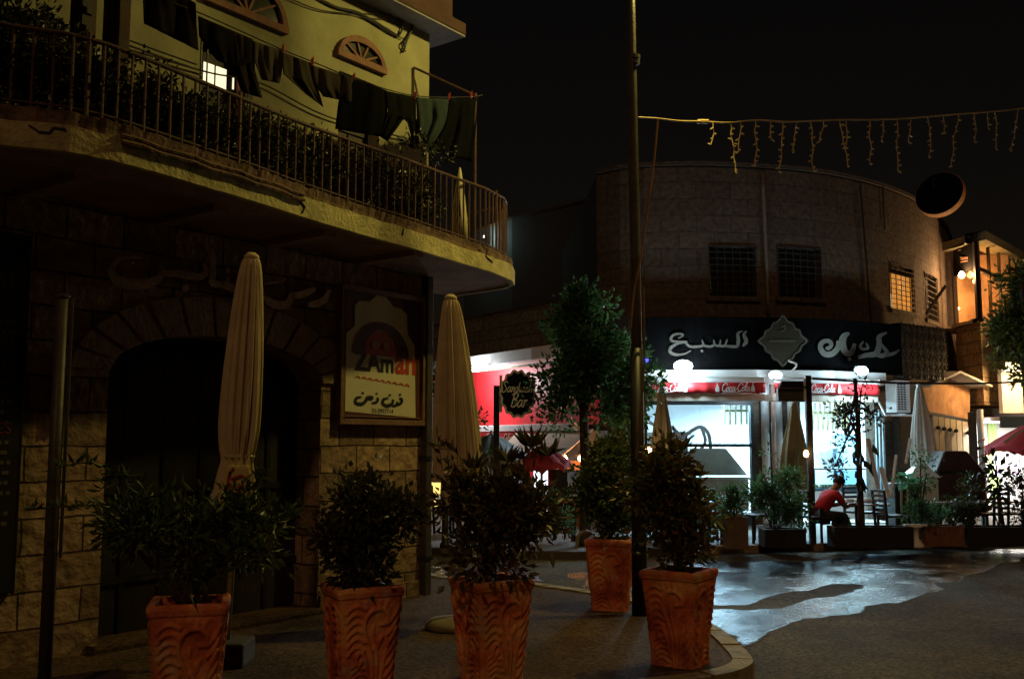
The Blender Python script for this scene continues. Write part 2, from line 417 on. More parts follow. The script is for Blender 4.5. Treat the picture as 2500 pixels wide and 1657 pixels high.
M_kerbd = mat('kerb_dark_paint', (0.05, 0.03, 0.025), 0.8, 0.4, 4.0, 0.5, 30)
M_kerbl = mat('kerb_light_paint', (0.30, 0.22, 0.15), 0.8, 0.4, 4.0, 0.5, 30)
M_stoneL = stone('left_stone', (0.36, 0.26, 0.165), (0.07, 0.045, 0.03), 0.50, 0.275, 0.32, 1.0, 0.009)
M_plaster = mat('plaster', (0.29, 0.28, 0.16), 0.9, 0.22, 2.0, 0.2, 25)
M_slab = mat('slab_plaster', (0.46, 0.41, 0.18), 0.9, 0.4, 4.0, 0.8, 25)
M_soffit = mat('soffit_plaster', (0.34, 0.22, 0.16), 0.9, 0.35, 2.5, 0.5, 20)
M_crust = mat('broken_concrete', (0.16, 0.10, 0.065), 0.95, 0.6, 9.0, 1.0, 18)
M_eave = mat('eave_concrete', (0.055, 0.026, 0.02), 0.9, 0.3, 4.0, 0.4, 30)
M_eaves = mat('eave_soffit', (0.22, 0.21, 0.22), 0.9, 0.2, 4.0, 0.2, 30)
M_rust = mat('rusty_iron', (0.085, 0.042, 0.028), 0.75, 0.4, 14, 0.4, 60)
M_black = mat('black_paint', (0.015, 0.014, 0.014), 0.45, 0.3, 8)
M_pole = mat('pole_paint', (0.055, 0.047, 0.03), 0.5, 0.4, 5, 0.2, 30)
M_dark = mat('dark_wood', (0.022, 0.016, 0.012), 0.6, 0.4, 5)
M_redwood = mat('reddish_frame', (0.20, 0.095, 0.065), 0.8, 0.3, 10, 0.2)
M_paneG = mat('dark_pane', (0.02, 0.022, 0.018), 0.12, 0.2, 4, spec=0.6)
M_white = mat('white_paint', (0.75, 0.75, 0.74), 0.6, 0.1, 3)
M_steel = mat('steel', (0.45, 0.47, 0.48), 0.32, 0.15, 6, 0.05, 30, metal=0.9)
M_wire = mat('black_cable', (0.02, 0.016, 0.013), 0.6, 0.3, 10)
M_gold = mat('letter_metal', (0.42, 0.30, 0.19), 0.5, 0.35, 9, 0.2, 30, metal=0.2)
M_soil = mat('soil', (0.03, 0.02, 0.014), 0.95, 0.5, 20, 0.8, 40)
M_bark = mat('bark', (0.05, 0.036, 0.025), 0.9, 0.4, 12, 0.8, 40)

# ======================= ground =======================
RZ = -0.12
mb = MB(); n = 26; S = 150.0
xs = [-S + 2 * S * i / n for i in range(n + 1)]
for i in range(n):
    for j in range(n): mb.quad((xs[i], xs[j], RZ), (xs[i + 1], xs[j], RZ), (xs[i + 1], xs[j + 1], RZ), (xs[i], xs[j + 1], RZ))
tag(mb.build('road', M_asph, loc=(0, 0, 0)), 'dark asphalt road between the pavements', 'road', kind='structure')
edge = [(-3.6, 15.6, 0)] + [tuple(G(*p)) for p in ((1060, 1408), (1180, 1417), (1300, 1429), (1440, 1448), (1560, 1474), (1660, 1506), (1728, 1540), (1772, 1578), (1796, 1606), (1790, 1624), (1745, 1640), (1660, 1652), (1550, 1664))] + [(-0.4, 6.55, 0), (-2.2, 6.0, 0), (-9, 4.4, 0)]
edge = [tuple(p) for p in catmull(edge, 4)]
poly = edge + [(-16, 4, 0), (-16, 18, 0), (-5, 17.5, 0)]
mb = MB(); mb.prism([(x, y, RZ - 0.1) for x, y, z in poly], (0, 0, 0.1 - RZ))
tag(mb.build('pavement', M_pave), 'brown pavement corner under the flower pots', 'pavement', kind='structure')
kp = Path([(p[0], p[1]) for p in edge]); mb = MB(); s = 0.0; rk = random.Random(3)
while s < kp.l[-1] - 0.7:
    ln = rk.uniform(0.45, 0.6); h = 0.012 + rk.uniform(0, 0.01)
    kp.slab(mb, s, s + ln - 0.012, RZ - 0.05, h, 0.03, -0.13 + rk.uniform(-.01, .01), 0.15); s += ln
# which side is outside: road lies to the left of travel
tag(mb.build('kerb', M_kerb, bevel=0.012), 'worn pale kerb stones curving round the pavement corner', 'kerb', kind='structure')
# pavement of the far side
fk = [(-9, 19.5), (-4, 17.6)] + [tuple(G(px, py, RZ).xy) for px, py in ((1040, 1355), (1250, 1364), (1400, 1366), (1560, 1360), (1740, 1352), (1900, 1347), (2150, 1340), (2350, 1334), (2520, 1329))] + [(11.5, 16.3), (30, 14)]
fp = Path(fk)
poly = [(x, y, RZ - .1) for x, y in fk] + [(30, 60, RZ - .1), (-9, 60, RZ - .1)]
mb = MB(); mb.prism(poly, (0, 0, 0.096 - RZ))
tag(mb.build('sidewalk', M_side), 'far sidewalk in front of the shops', 'sidewalk', kind='structure')
mb = MB(); s = 0.0; k = 0
while s < fp.l[-1] - 1.2:
    mb.cur = [0, 1][(k + 0) % 2]; fp.slab(mb, s, s + 0.98, RZ - .05, 0.006, -0.16, 0.02, 0.5); s += 1.0; k += 1
tag(mb.build('kerb', [M_kerbd, M_kerbl], bevel=0.012), 'far kerb painted in alternating dark and light blocks', 'kerb', kind='structure')
# wet film on the asphalt, with a dry island and a trickle in the gutter
def gp(l): return [tuple(G(px, py, RZ).xy) for px, py in l]
wet = gp([(1380, 1400), (1500, 1392), (1600, 1382), (1740, 1366), (1850, 1372), (2000, 1366), (2150, 1352), (2300, 1349), (2400, 1343), (2540, 1335), (2540, 1358), (2450, 1376), (2380, 1402), (2280, 1438), (2200, 1462), (2100, 1492), (2000, 1515), (1920, 1543), (1850, 1568), (1815, 1588), (1800, 1575), (1740, 1535), (1660, 1500), (1560, 1468), (1440, 1440)])
dry = gp([(1842, 1476), (1872, 1456), (1945, 1440), (2060, 1427), (2108, 1434), (2092, 1449), (2000, 1459), (1935, 1472), (1880, 1482), (1850, 1494), (1800, 1490), (1725, 1486), (1725, 1479), (1800, 1482)])
tri = gp([(1800, 1590), (1842, 1606), (1800, 1640), (1740, 1662), (1640, 1690), (1650, 1672), (1740, 1650), (1796, 1628)])
wet2 = gp([(1050, 1380), (1240, 1392), (1340, 1408), (1330, 1420), (1250, 1412), (1060, 1404)])
nx = np.arange(-2.5, 9.5, 0.035); ny = np.arange(6.4, 17.2, 0.045)
GX, GY = np.meshgrid(nx, ny)
JX = GX + 0.07 * np.sin(GY * 5.1 + 2 * np.sin(GX * 3.3)) + 0.035 * np.sin(GX * 13 + GY * 17); JY = GY + 0.10 * np.sin(GX * 4.3 + 1.5 * np.sin(GY * 2.9)) + 0.05 * np.sin(GX * 19 - GY * 11)
keep = (in_poly(JX, JY, wet) & ~in_poly(JX, JY, dry)) | in_poly(JX, JY, tri) | in_poly(JX, JY, wet2)
WF = keep.astype(float)
for _ in range(9):
    WF[1:-1, 1:-1] = (2 * WF[1:-1, 1:-1] + WF[:-2, 1:-1] + WF[2:, 1:-1] + WF[1:-1, :-2] + WF[1:-1, 2:]) / 6
wet_at = []; mb = MB(); H = {}
def wv(i, j):
    if (i, j) not in H: H[(i, j)] = len(mb.v); mb.v.append((float(GX[i, j]), float(GY[i, j]), RZ + 0.004)); wet_at.append(float(min(1, max(0, (WF[i, j] - .5) / .42))))
    return H[(i, j)]
for i, j in zip(*np.nonzero(keep[:-1, :-1])):
    mb.f.append([wv(i, j), wv(i, j + 1), wv(i + 1, j + 1), wv(i + 1, j)]); mb.uv.append(None); mb.mi.append(0)
def watermat():
    m, n, l, b = _nt('wet_asphalt')
    tc = n.new('ShaderNodeTexCoord'); mp = n.new('ShaderNodeMapping'); mp.inputs['Scale'].default_value = (1, 1, 1)
    l.new(tc.outputs['Object'], mp.inputs[0])
    a = n.new('ShaderNodeTexNoise'); a.inputs['Scale'].default_value = 26; a.inputs['Detail'].default_value = 6; a.inputs['Roughness'].default_value = .7
    c = n.new('ShaderNodeTexNoise'); c.inputs['Scale'].default_value = 2.2; c.inputs['Detail'].default_value = 6
    l.new(mp.outputs[0], a.inputs[0]); l.new(mp.outputs[0], c.inputs[0])
    bp = n.new('ShaderNodeBump'); bp.inputs['Strength'].default_value = 0.5; bp.inputs['Distance'].default_value = 0.012
    l.new(a.outputs['Fac'], bp.inputs['Height']); l.new(bp.outputs[0], b.inputs['Normal'])
    rp = n.new('ShaderNodeMapRange'); rp.inputs[1].default_value = 0.35; rp.inputs[2].default_value = 0.65; rp.inputs[3].default_value = 0.09; rp.inputs[4].default_value = 0.30
    l.new(c.outputs['Fac'], rp.inputs[0])
    at = n.new('ShaderNodeAttribute'); at.attribute_name = 'wetness'                   # how far in from the drying edge
    ad = n.new('ShaderNodeMath'); ad.operation = 'MULTIPLY_ADD'; ad.inputs[1].default_value = 3.2; ad.inputs[2].default_value = -2.0; l.new(a.outputs['Fac'], ad.inputs[0])
    sm = n.new('ShaderNodeMath'); sm.operation = 'MULTIPLY_ADD'; sm.use_clamp = True; sm.inputs[1].default_value = 2.4; l.new(at.outputs['Fac'], sm.inputs[0]); l.new(ad.outputs[0], sm.inputs[2])
    ro = n.new('ShaderNodeMix'); ro.inputs[2].default_value = .8; l.new(sm.outputs[0], ro.inputs[0]); l.new(rp.outputs[0], ro.inputs[3]); l.new(ro.outputs[0], b.inputs['Roughness'])
    sp_ = n.new('ShaderNodeMath'); sp_.operation = 'MULTIPLY_ADD'; sp_.inputs[1].default_value = .50; sp_.inputs[2].default_value = .03; l.new(sm.outputs[0], sp_.inputs[0]); l.new(sp_.outputs[0], b.inputs['Specular IOR Level'])
    cm_ = n.new('ShaderNodeMixRGB'); cm_.inputs[1].default_value = (.075, .06, .04, 1); cm_.inputs[2].default_value = (.016, .016, .017, 1); l.new(sm.outputs[0], cm_.inputs[0]); l.new(cm_.outputs[0], b.inputs['Base Color'])
    b.inputs['Base Color'].default_value = (0.016, 0.016, 0.017, 1); b.inputs['Specular IOR Level'].default_value = 0.5; b.inputs['Specular Tint'].default_value = (.78, .92, 1, 1)
    b.inputs['IOR'].default_value = 1.45
    return m
wo = mb.build('water', watermat(), loc=(0, 0, RZ)); wo.data.attributes.new('wetness', 'FLOAT', 'POINT').data.foreach_set('value', wet_at)
tag(wo, 'rain water film on the asphalt shining in the shop light', 'water', kind='structure')

# ======================= left building =======================
LO = Vector((-3.41, 8.07)); LU = Vector((0.6, 0.8)); LN = Vector((0.8, -0.6))
LP = Path([LO + LU * t for t in (-7, 0, 4.06)])          # s = t + 7
S0 = 7.0
def lw(px, py, off=0.0): return LP.pt(px, py, off)
def ls(px, py, off=0.0): return LP.hit(px, py, off)
old = thing('stone_house', 'old two storey house with stone ground floor, arched doorway and long iron balcony', 'house', (LO.x, LO.y, 0))
CORN = LP.l[-1]
uL = ls(262, 1000)[0]; uR = ls(779, 1200)[0]; zt = ls(520, 820)[1]; zs = ls(262, 905)[1]
uc = (uL + uR) / 2; hw = (uR - uL) / 2
def arch_z(u): return zs + (zt - zs) * math.sqrt(max(0, 1 - ((u - uc) / hw) ** 2))
mb = MB()
ZB = 3.62
LP.wall(mb, 0, uL, -0.1, ZB); LP.wall(mb, uR, CORN, -0.1, ZB)
K = 24; us = [uL + (uR - uL) * i / K for i in range(K + 1)]
for a, b in zip(us, us[1:]):
    za, zb = arch_z(a), arch_z(b)
    mb.quad(LP.at(a, za), LP.at(b, zb), LP.at(b, ZB), LP.at(a, ZB), [(a, za), (b, zb), (b, ZB), (a, ZB)])
    mb.quad(LP.at(a, za), LP.at(a, za, -.35), LP.at(b, zb, -.35), LP.at(b, zb), [(a, 0), (a, .35), (b, .35), (b, 0)])
for u in (uL, uR): mb.quad(LP.at(u, -0.1), LP.at(u, -0.1, -.35), LP.at(u, zs, -.35), LP.at(u, zs), [(0, 0), (.35, 0), (.35, zs), (0, zs)])
# return wall at the corner going back
bk = LP.at(CORN, 0) + Vector((-0.8 * 6, 0.6 * 6, 0)); c0 = LP.at(CORN, 0)
mb.quad((c0.x, c0.y, -.1), (bk.x, bk.y, -.1), (bk.x, bk.y, ZB), (c0.x, c0.y, ZB), [(0, 0), (6, 0), (6, ZB), (0, ZB)])
mb.build('stone_wall', M_stoneL, old)
mb = MB()                                                   # voussoirs, slightly proud of the wall
K = 13
for i in range(K):
    a0 = math.pi * (i + 0.06) / K; a1 = math.pi * (i + 0.94) / K; q = []
    for a in [a0 + (a1 - a0) * k / 3 for k in range(4)]:
        q.append((uc - hw * math.cos(a), zs + (zt - zs) * math.sin(a)))
    o = [(uc - (hw + .34) * math.cos(a), zs + (zt - zs + .36) * math.sin(a)) for a in [a1 + (a0 - a1) * k / 3 for k in range(4)]]
    po = [LP.at(u, z, 0.004) for u, z in q + o]; nn = Vector((LN.x, LN.y, 0)) * rng.uniform(.016, .03)
    mb.prism(po, nn)
mb.build('arch_stones', mat('arch_stone', (0.33, 0.245, 0.165), 0.9, 0.3, 7, 0.8, 25), old, bevel=0.01)
mb = MB(); LP.slab(mb, uL - .02, uR + .02, -0.1, zt + .1, -0.5, -0.34)
door = mb.build('arched_door', M_dark, old)
mb = MB()
for k in range(1, 6): LP.slab(mb, uL + (uR - uL) * k / 6 - .02, uL + (uR - uL) * k / 6 + .02, 0.0, zt, -0.34, -0.32)
for z in (0.5, 1.25, 2.0): LP.slab(mb, uL, uR, z - .03, z + .03, -0.34, -0.315)
mb.build('door_rail', M_black, door)
mb = MB(); LP.slab(mb, uL - .1, uR + .1, -0.05, 0.05, -0.35, 0.12)
mb.build('doorstep', M_pave, old, bevel=0.015)
mb = MB(); LP.slab(mb, uR + .02, CORN - .02, -0.05, 0.16, 0.0, 0.03); mb.build('plinth', M_stoneL, old)
# --- upper wall with openings ---
def rect(px0, py0, px1, py1):
    a = ls(px0, py0); b = ls(px1, py1); return [a[0], b[0], min(a[1], b[1]), max(a[1], b[1])]
dt = ls(877, 190); d0 = ls(828, 180)[0]; d1 = ls(927, 214)[0]
H_door = [d0, d1, 3.9, ls(877, 192)[1]]
w0 = ls(486, 200)[0]; w1 = ls(618, 200)[0]
H_win = [w0, w1, 4.05, ls(550, 95)[1]]
s0 = ls(170, 60)[0]; s1 = ls(318, 60)[0]
H_shut = [s0, s1, 3.9, 6.2]
mb = MB(); ZT = 6.45
LP.wall(mb, 0, CORN, ZB, ZT, [H_door, H_win, H_shut], 0.0, 0.22)
mb.quad((c0.x, c0.y, ZB), (bk.x, bk.y, ZB), (bk.x, bk.y, ZT), (c0.x, c0.y, ZT))
mb.build('plaster_wall', M_plaster, old)
for nm, h in (('balcony_door', H_door), ('shutter', H_shut)):
    mb = MB(); LP.slab(mb, h[0], h[1], h[2], h[3], -0.22, -0.17); dd = mb.build(nm, M_dark, old)
    mb = MB()
    for k in range(14):
        z = h[2] + .1 + (h[3] - h[2] - .2) * k / 13; LP.slab(mb, h[0] + .06, h[1] - .06, z - .02, z + .03, -0.17, -0.15)
    mb.build('louvre', M_dark, dd)
mb = MB(); u = (H_shut[0] + H_shut[1]) / 2 + .0; LP.slab(mb, u - .03, u + .03, 3.9, 6.2, -0.1, -0.02)
mb.build('door_post', M_plaster, old)
# lit window
mb = MB()
for a, b, c, d in ((w0, w0 + .05, H_win[2], H_win[3]), (w1 - .05, w1, H_win[2], H_win[3]), (w0, w1, H_win[2], H_win[2] + .05), (w0, w1, H_win[3] - .05, H_win[3])):
    LP.slab(mb, a, b, c, d, -0.2, -0.12)
wf = mb.build('window', M_redwood, old)
M_lit = emit('lit_window', (1.0, 0.93, 0.62), 1.1)
pa, pb = ls(527, 150), ls(581, 207); mb = MB(); mid = (pa[0] + pb[0]) / 2
LP.slab(mb, w0 + .05, w1 - .05, H_win[2] + .05, H_win[3] - .05, -0.22, -0.19); mb.build('shade', M_dark, wf)
for a, b in ((pa[0], mid - .012), (mid + .012, pb[0])):
    mb = MB(); LP.slab(mb, a, b, ls(554, 203)[1], ls(554, 150)[1], -0.188, -0.18); mb.build('pane', M_lit, wf)
mb = MB(); q = ls(624, 190); LP.slab(mb, w1 - .1, w1 - .085, ls(620, 216)[1], ls(620, 188)[1], -0.188, -0.18); mb.build('pane', M_lit, wf)
mb = MB()
for k in range(9):
    u = w0 + (w1 - w0) * (k + .5) / 9
    if pa[0] - .05 < u < pb[0] + .12: continue
    mb.tube([LP.at(u, H_win[2], -.03), LP.at(u, H_win[3], -.03)], .008, 5)
mb.build('grille', M_black, wf)
# fanlights
def fanlight(uc_, zb, hw_, ht, hub=True):
    mb = MB(); K = 26; q = [(uc_ - hw_ * math.cos(math.pi * i / K), zb + ht * math.sin(math.pi * i / K)) for i in range(K + 1)]
    fr = MB(); t = .075
    q2 = [(uc_ - (hw_ - t) * math.cos(math.pi * i / K), zb + .07 + (ht - t - .07) * math.sin(math.pi * i / K)) for i in range(K + 1)]
    for i in range(K):
        fr.prism([LP.at(*q[i], .003), LP.at(*q[i + 1], .003), LP.at(*q2[i + 1], .003), LP.at(*q2[i], .003)], (LN.x * .05, LN.y * .05, 0))
    LP.slab(fr, uc_ - hw_, uc_ + hw_, zb, zb + .07, 0.003, 0.056)
    f = fr.build('fanlight', M_redwood, old)
    mb.prism([LP.at(*p, .002) for p in q2], (LN.x * .012, LN.y * .012, 0)); mb.build('pane', M_paneG, f)
    mm = MB()
    for a in (.22, .42, .6, .8):
        A = math.pi * a; b = (uc_ - (hw_ - .05) * math.cos(A), zb + .05 + (ht - .1) * math.sin(A))
        mm.bar(LP.at(uc_, zb + .05, .025), LP.at(*b, .025), .022)
    mm.build('muntin', M_redwood, f)
a, b, c = ls(818, 138), ls(937, 184), ls(872, 90)
fanlight((a[0] + b[0]) / 2, (a[1] + b[1]) / 2, (b[0] - a[0]) / 2, c[1] - (a[1] + b[1]) / 2)
b = ls(697, 88); c = ls(600, 38); fanlight(c[0], b[1], b[0] - c[0], (b[0] - c[0]) * .95)
# eave and parapet
def Lp(u, z, off): return LP.at(u, z, off)
mb = MB(); ov = .3; e0, e1 = 0, CORN + ov
mb.prism([Lp(e0, ZT, ov), Lp(e1, ZT, ov), Lp(e1, ZT, -5), Lp(e0, ZT, -5)], (0, 0, .02)); mb.build('eave_soffit', M_eaves, old)
mb = MB(); mb.prism([Lp(e0, ZT + .021, ov + .01), Lp(e1 + .01, ZT + .021, ov + .01), Lp(e1 + .01, ZT + .021, -5), Lp(e0, ZT + .021, -5)], (0, 0, .15)); mb.build('eave', M_eave, old, bevel=.02)
mb = MB(); mb.prism([Lp(e0, ZT + .172, .2), Lp(CORN + .18, ZT + .172, .2), Lp(CORN + .18, ZT + .172, -5), Lp(e0, ZT + .172, -5)], (0, 0, 1.6)); mb.build('parapet', M_eave, old)
# --- balcony ---
bz = 3.6
edgeb = [G(px, py, bz) for px, py in ((-420, 250), (0, 349), (158, 364), (264, 384), (349, 406), (507, 453), (634, 491), (740, 526), (803, 545), (909, 576), (1004, 602), (1109, 634), (1204, 662), (1250, 682), (1257, 694), (1236, 703), (1180, 712), (1110, 722))]
BP = Path([(p.x, p.y) for p in edgeb])
mb = MB(); ring = [BP.at(d, bz, -.045) for d in BP.l] + [Lp(CORN - .5, bz, -1.5), Lp(CORN - .02, bz, 0.001), Lp(0, bz, 0.001)]
mb.prism(ring, (0, 0, .02)); mb.build('balcony_soffit', M_soffit, old)
mb = MB()                                                     # beams under the slab
for u in [1.2 * k + .3 for k in range(9)]:
    if u < CORN - .1: mb.prism([Lp(u, bz - .06, .02), Lp(u + .14, bz - .06, .02), Lp(u + .14, bz - .06, .85), Lp(u, bz - .06, .85)], (0, 0, .065))
mb.build('balcony_beam', M_soffit, old)
# slab edge: smooth plaster with broken top crust
mb = MB(); rr = random.Random(11); st = []; L = BP.l[-1]; K = 150
for i in range(K + 1):
    d = L * i / K; nzv = .45 * mnoise.noise(Vector((d * 1.7, 3.1, 0))); nz2 = .4 * mnoise.noise(Vector((d * 6, 9, 0)))
    zl = bz - .012 - .018 * abs(nz2); zh = bz + .165 + .045 * nzv + .03 * nz2
    st.append((d, zl, zh, .012 * nz2))
vs = []; fs = []
for d, zl, zh, o in st: vs += [BP.at(d, zl, o - .06), BP.at(d, zl, o), BP.at(d, zh, o + .004), BP.at(d, zh + .015, o - .05)]
for i in range(K):
    for k in range(3): fs.append((i * 4 + k, i * 4 + 4 + k, i * 4 + 5 + k, i * 4 + 1 + k))
mb.add(vs, fs); mb.build('slab_edge', M_slab, old, smooth=False)
mb = MB(); vs = []; fs = []
for i in range(K * 2 + 1):
    d = L * i / (K * 2); n1 = mnoise.noise(Vector((d * 9, 1, 5))); n2 = mnoise.noise(Vector((d * 21, 4, 2)))
    o = -.03 + .014 * n1 + .010 * n2
    vs += [BP.at(d, bz + .10, o - .03), BP.at(d, bz + .15, o), BP.at(d, bz + .21 + .01 * n2, o + .012 * n2), BP.at(d, bz + .268 + .012 * n1, o + .012), BP.at(d, bz + .272, -.3)]
for i in range(K * 2):
    for k in range(4): fs.append((i * 5 + k, i * 5 + 5 + k, i * 5 + 6 + k, i * 5 + 1 + k))
mb.add(vs, fs); mb.build('slab_crust', M_crust, old)
mb = MB()                                                       # floor of the balcony
mb.prism([Vector((p.x, p.y, bz + .24)) * 1 for p in edgeb] and [BP.at(d, bz + .235, -.05) for d in BP.l] + [Lp(CORN - .5, bz + .235, -1.5), Lp(CORN - .02, bz + .235, .001), Lp(0, bz + .235, .001)], (0, 0, .02)); mb.build('balcony_floor', M_soffit, old)
mb = MB()                                                       # two conduit strips along the slab
sA = BP.hit(290, 375)[0]; sB = BP.hit(735, 520)[0]
for z, o in ((bz + .17, .02), (bz + .125, .03)): mb.tube([BP.at(sA + (sB - sA) * k / 12, z + .008 * math.sin(k * 2.1), o) for k in range(13)], .018, 6)
mb.build('conduit', M_crust, old)
mb = MB()                                                       # open cracks in the plaster
def crack(pts, w=.012):
    for a, b in zip(pts, pts[1:]): mb.bar(BP.pt(*a, .008), BP.pt(*b, .008), w, .01)
crack([(70, 305), (95, 322), (120, 324), (130, 312), (160, 315)]); crack([(738, 470), (733, 490), (745, 505), (738, 520)]); crack([(1175, 598), (1190, 612), (1186, 625), (1202, 640)]); crack([(985, 558), (982, 575)])
mb.build('slab_crack', M_black, old)
# railing
RO = -0.10
def railz(d): return 4.43 + 0.22 * max(0, (d / L - .35) / .65)
rail = MB(); K = 60; Lr = L * .985
for zf, r in ((lambda d: railz(d), .017), (lambda d: bz + .32, .010)):
    rail.tube([BP.at(Lr * i / K, zf(Lr * i / K), RO) for i in range(K + 1)], r, 6)
rl = rail.build('railing', M_rust, old, smooth=True)
d = .1; k = 0
while d < Lr:
    mb = MB(); w = .011 if k % 12 else .017
    mb.tube([BP.at(d, bz + .27, RO), BP.at(d, railz(d) + (.05 if k % 12 == 0 else 0), RO)], w, 5)
    mb.build('baluster', M_rust, rl); d += .118; k += 1
# ======================= things on the left house =======================
M_board = mat('sign_board', (0.62, 0.58, 0.40), 0.55, 0.08, 2)
M_frame = mat('sign_frame', (0.20, 0.11, 0.06), 0.55, 0.3, 10, 0.3, 40)
M_ink = mat('black_ink', (0.012, 0.013, 0.012), 0.6, 0.1)
M_redp = mat('red_print', (0.42, 0.05, 0.03), 0.6, 0.15)
M_brownp = mat('brown_print', (0.09, 0.028, 0.02), 0.6, 0.2); M_loaf = mat('loaf_print', (0.34, 0.19, 0.09), 0.6, 0.2)
sg = thing('shop_sign', 'framed bakery sign with arched oven emblem, Arabic lettering and phone number on the stone wall', 'sign', lw(915, 1010, .05))
def rq(mb, a, b, c, d, o0, o1):          # box on the wall given in wall metres
    LP.slab(mb, a, b, c, d, o0, o1)
tl, br, tr, bl = ls(836, 704), ls(1016, 1030), ls(1022, 745), ls(824, 1018)
A0, A1 = (tl[0] + bl[0]) / 2, (tr[0] + br[0]) / 2; Z1 = (tl[1] + tr[1]) / 2; Z0 = (bl[1] + br[1]) / 2
mb = MB(); rq(mb, A0, A1, Z0, Z1, 0.01, 0.05); mb.build('panel', M_brownp, sg)
mb = MB()
for a, b, c, d in ((A0 - .06, A1 + .06, Z0 - .06, Z0), (A0 - .06, A1 + .06, Z1, Z1 + .06), (A0 - .06, A0, Z0, Z1), (A1, A1 + .06, Z0, Z1)): rq(mb, a, b, c, d, 0.01, 0.085)
for a, b, c, d in ((A0 + .02, A1 - .02, Z0 + .02, Z0 + .03), ): rq(mb, a, b, c, d, 0.05, 0.066)
mb.build('frame', M_frame, sg, bevel=.008)
def SF(px, py, lift): return LP.pt(px, py, 0.053 + lift)
mb = MB()   # cream cartouche outline traced on the board
out = [(836, 1003), (838, 838), (846, 812), (866, 795), (866, 745), (876, 735), (903, 735), (931, 711), (950, 735), (960, 749), (978, 753), (993, 768), (995, 815), (1012, 845), (1014, 1019)]
mb.prism([LP.pt(px, py, 0.0505) for px, py in out], (LN.x * .003, LN.y * .003, 0)); mb.build('cartouche', M_board, sg)
def arc(cx, cy, rx, ry, n=14, skew=.12): return [(cx - rx * math.cos(math.pi * i / n), cy - ry * math.sin(math.pi * i / n) + skew * (-rx * math.cos(math.pi * i / n))) for i in range(n + 1)]
em = MB(); o = arc(929, 868, 69, 82); i_ = arc(929, 868, 40, 62)
for k in range(14): em.prism([SF(*o[k], .001), SF(*o[k + 1], .001), SF(*i_[k + 1], .001), SF(*i_[k], .001)], (LN.x * .004, LN.y * .004, 0))
emb = em.build('emblem', M_brownp, sg)
em = MB(); em.prism([SF(*p, .001) for p in arc(929, 868, 39, 60)], (LN.x * .003, LN.y * .003, 0)); em.build('oven_mouth', M_redp, emb)
em = MB()
for cx, cy in ((916, 842), (944, 846)):
    em = MB(); em.prism([SF(cx + 9 * math.cos(t * .524), cy + 11 * math.sin(t * .524), .005) for t in range(12)], (LN.x * .003, LN.y * .003, 0)); em.build('loaf', M_loaf, emb)
zc, zq = ls(858, 902), ls(1004, 935)
ht = .205; slope = 0
def TF(x, y, lift, sx=1, ox=0, oz=0): return LP.at(ox + x * sx, oz + y * ht / .73, 0.054 + lift)
u0, u1 = ls(858, 902)[0], ls(1003, 930)[0]; wz = ls(858, 902)[1]
mb = MB(); w_ = text_mesh(MB(), 'ZAm', lambda x, y, l: Vector((x, y, 0)), offset=.035)
ua = ls(952, 915)[0]; mb = MB(); text_mesh(mb, 'ZAm', lambda x, y, l: TF(x, y, .002, (ua - u0) / w_, u0, wz), offset=.035); mb.build('lettering', M_ink, sg)
w_ = text_mesh(MB(), 'an', lambda x, y, l: Vector((x, y, 0)), offset=.035)
mb = MB(); text_mesh(mb, 'an', lambda x, y, l: LP.at(ua + .015 + x * (u1 - ua) / w_, wz + y * ht / .56, 0.054 + .002), offset=.035); mb.build('lettering', M_redp, sg)
w_ = text_mesh(MB(), '02-2957714', lambda x, y, l: Vector((x, y, 0)), offset=.02)
ua, ub = ls(898, 1004)[0], ls(951, 1009)[0]; zz = ls(898, 1007)[1]
mb = MB(); text_mesh(mb, '02-2957714', lambda x, y, l: LP.at(ua + x * (ub - ua) / w_, zz + y * .062, 0.056), offset=.02); mb.build('lettering', M_ink, sg)
mb = MB()
def zp(l, w): stroke(mb, [(800 + x * 260 / 1073, 680 + y * 380 / 1568, *r) for x, y, *r in l], w, lambda x, y, t: SF(x, y, .002 + t), .004)
zp([(340, 1190, .6), (290, 1205), (285, 1250), (340, 1262, 1.2), (385, 1230), (400, 1195), (450, 1190, .7), (445, 1215, .6), (400, 1215, .5)], 7); zp([(350, 1140), (358, 1158)], 5)
zp([(500, 1195, .7), (505, 1225), (480, 1248), (445, 1248, .5)], 6.5); zp([(492, 1150), (498, 1166)], 5)
zp([(610, 1200, .6), (560, 1220), (560, 1262), (600, 1280, 1.2), (650, 1258), (660, 1215, .7)], 7); zp([(620, 1165), (632, 1180)], 5)
zp([(700, 1235, .6), (695, 1270), (650, 1285, .6)], 6.5); zp([(722, 1205, .8), (745, 1215), (745, 1245), (715, 1265), (690, 1255, .6)], 6.5); zp([(726, 1160), (730, 1175)], 5)
mb.build('lettering', M_ink, sg)
mb = MB()
for k in range(9): stroke(mb, [(868 + k * 15, 913 + k * 2.6), (874 + k * 15, 909 + k * 2.6), (879 + k * 15, 915 + k * 2.6)], 3, lambda x, y, t: SF(x, y + 8, .002 + t), .003, 2)
mb.build('lettering', M_redp, sg)
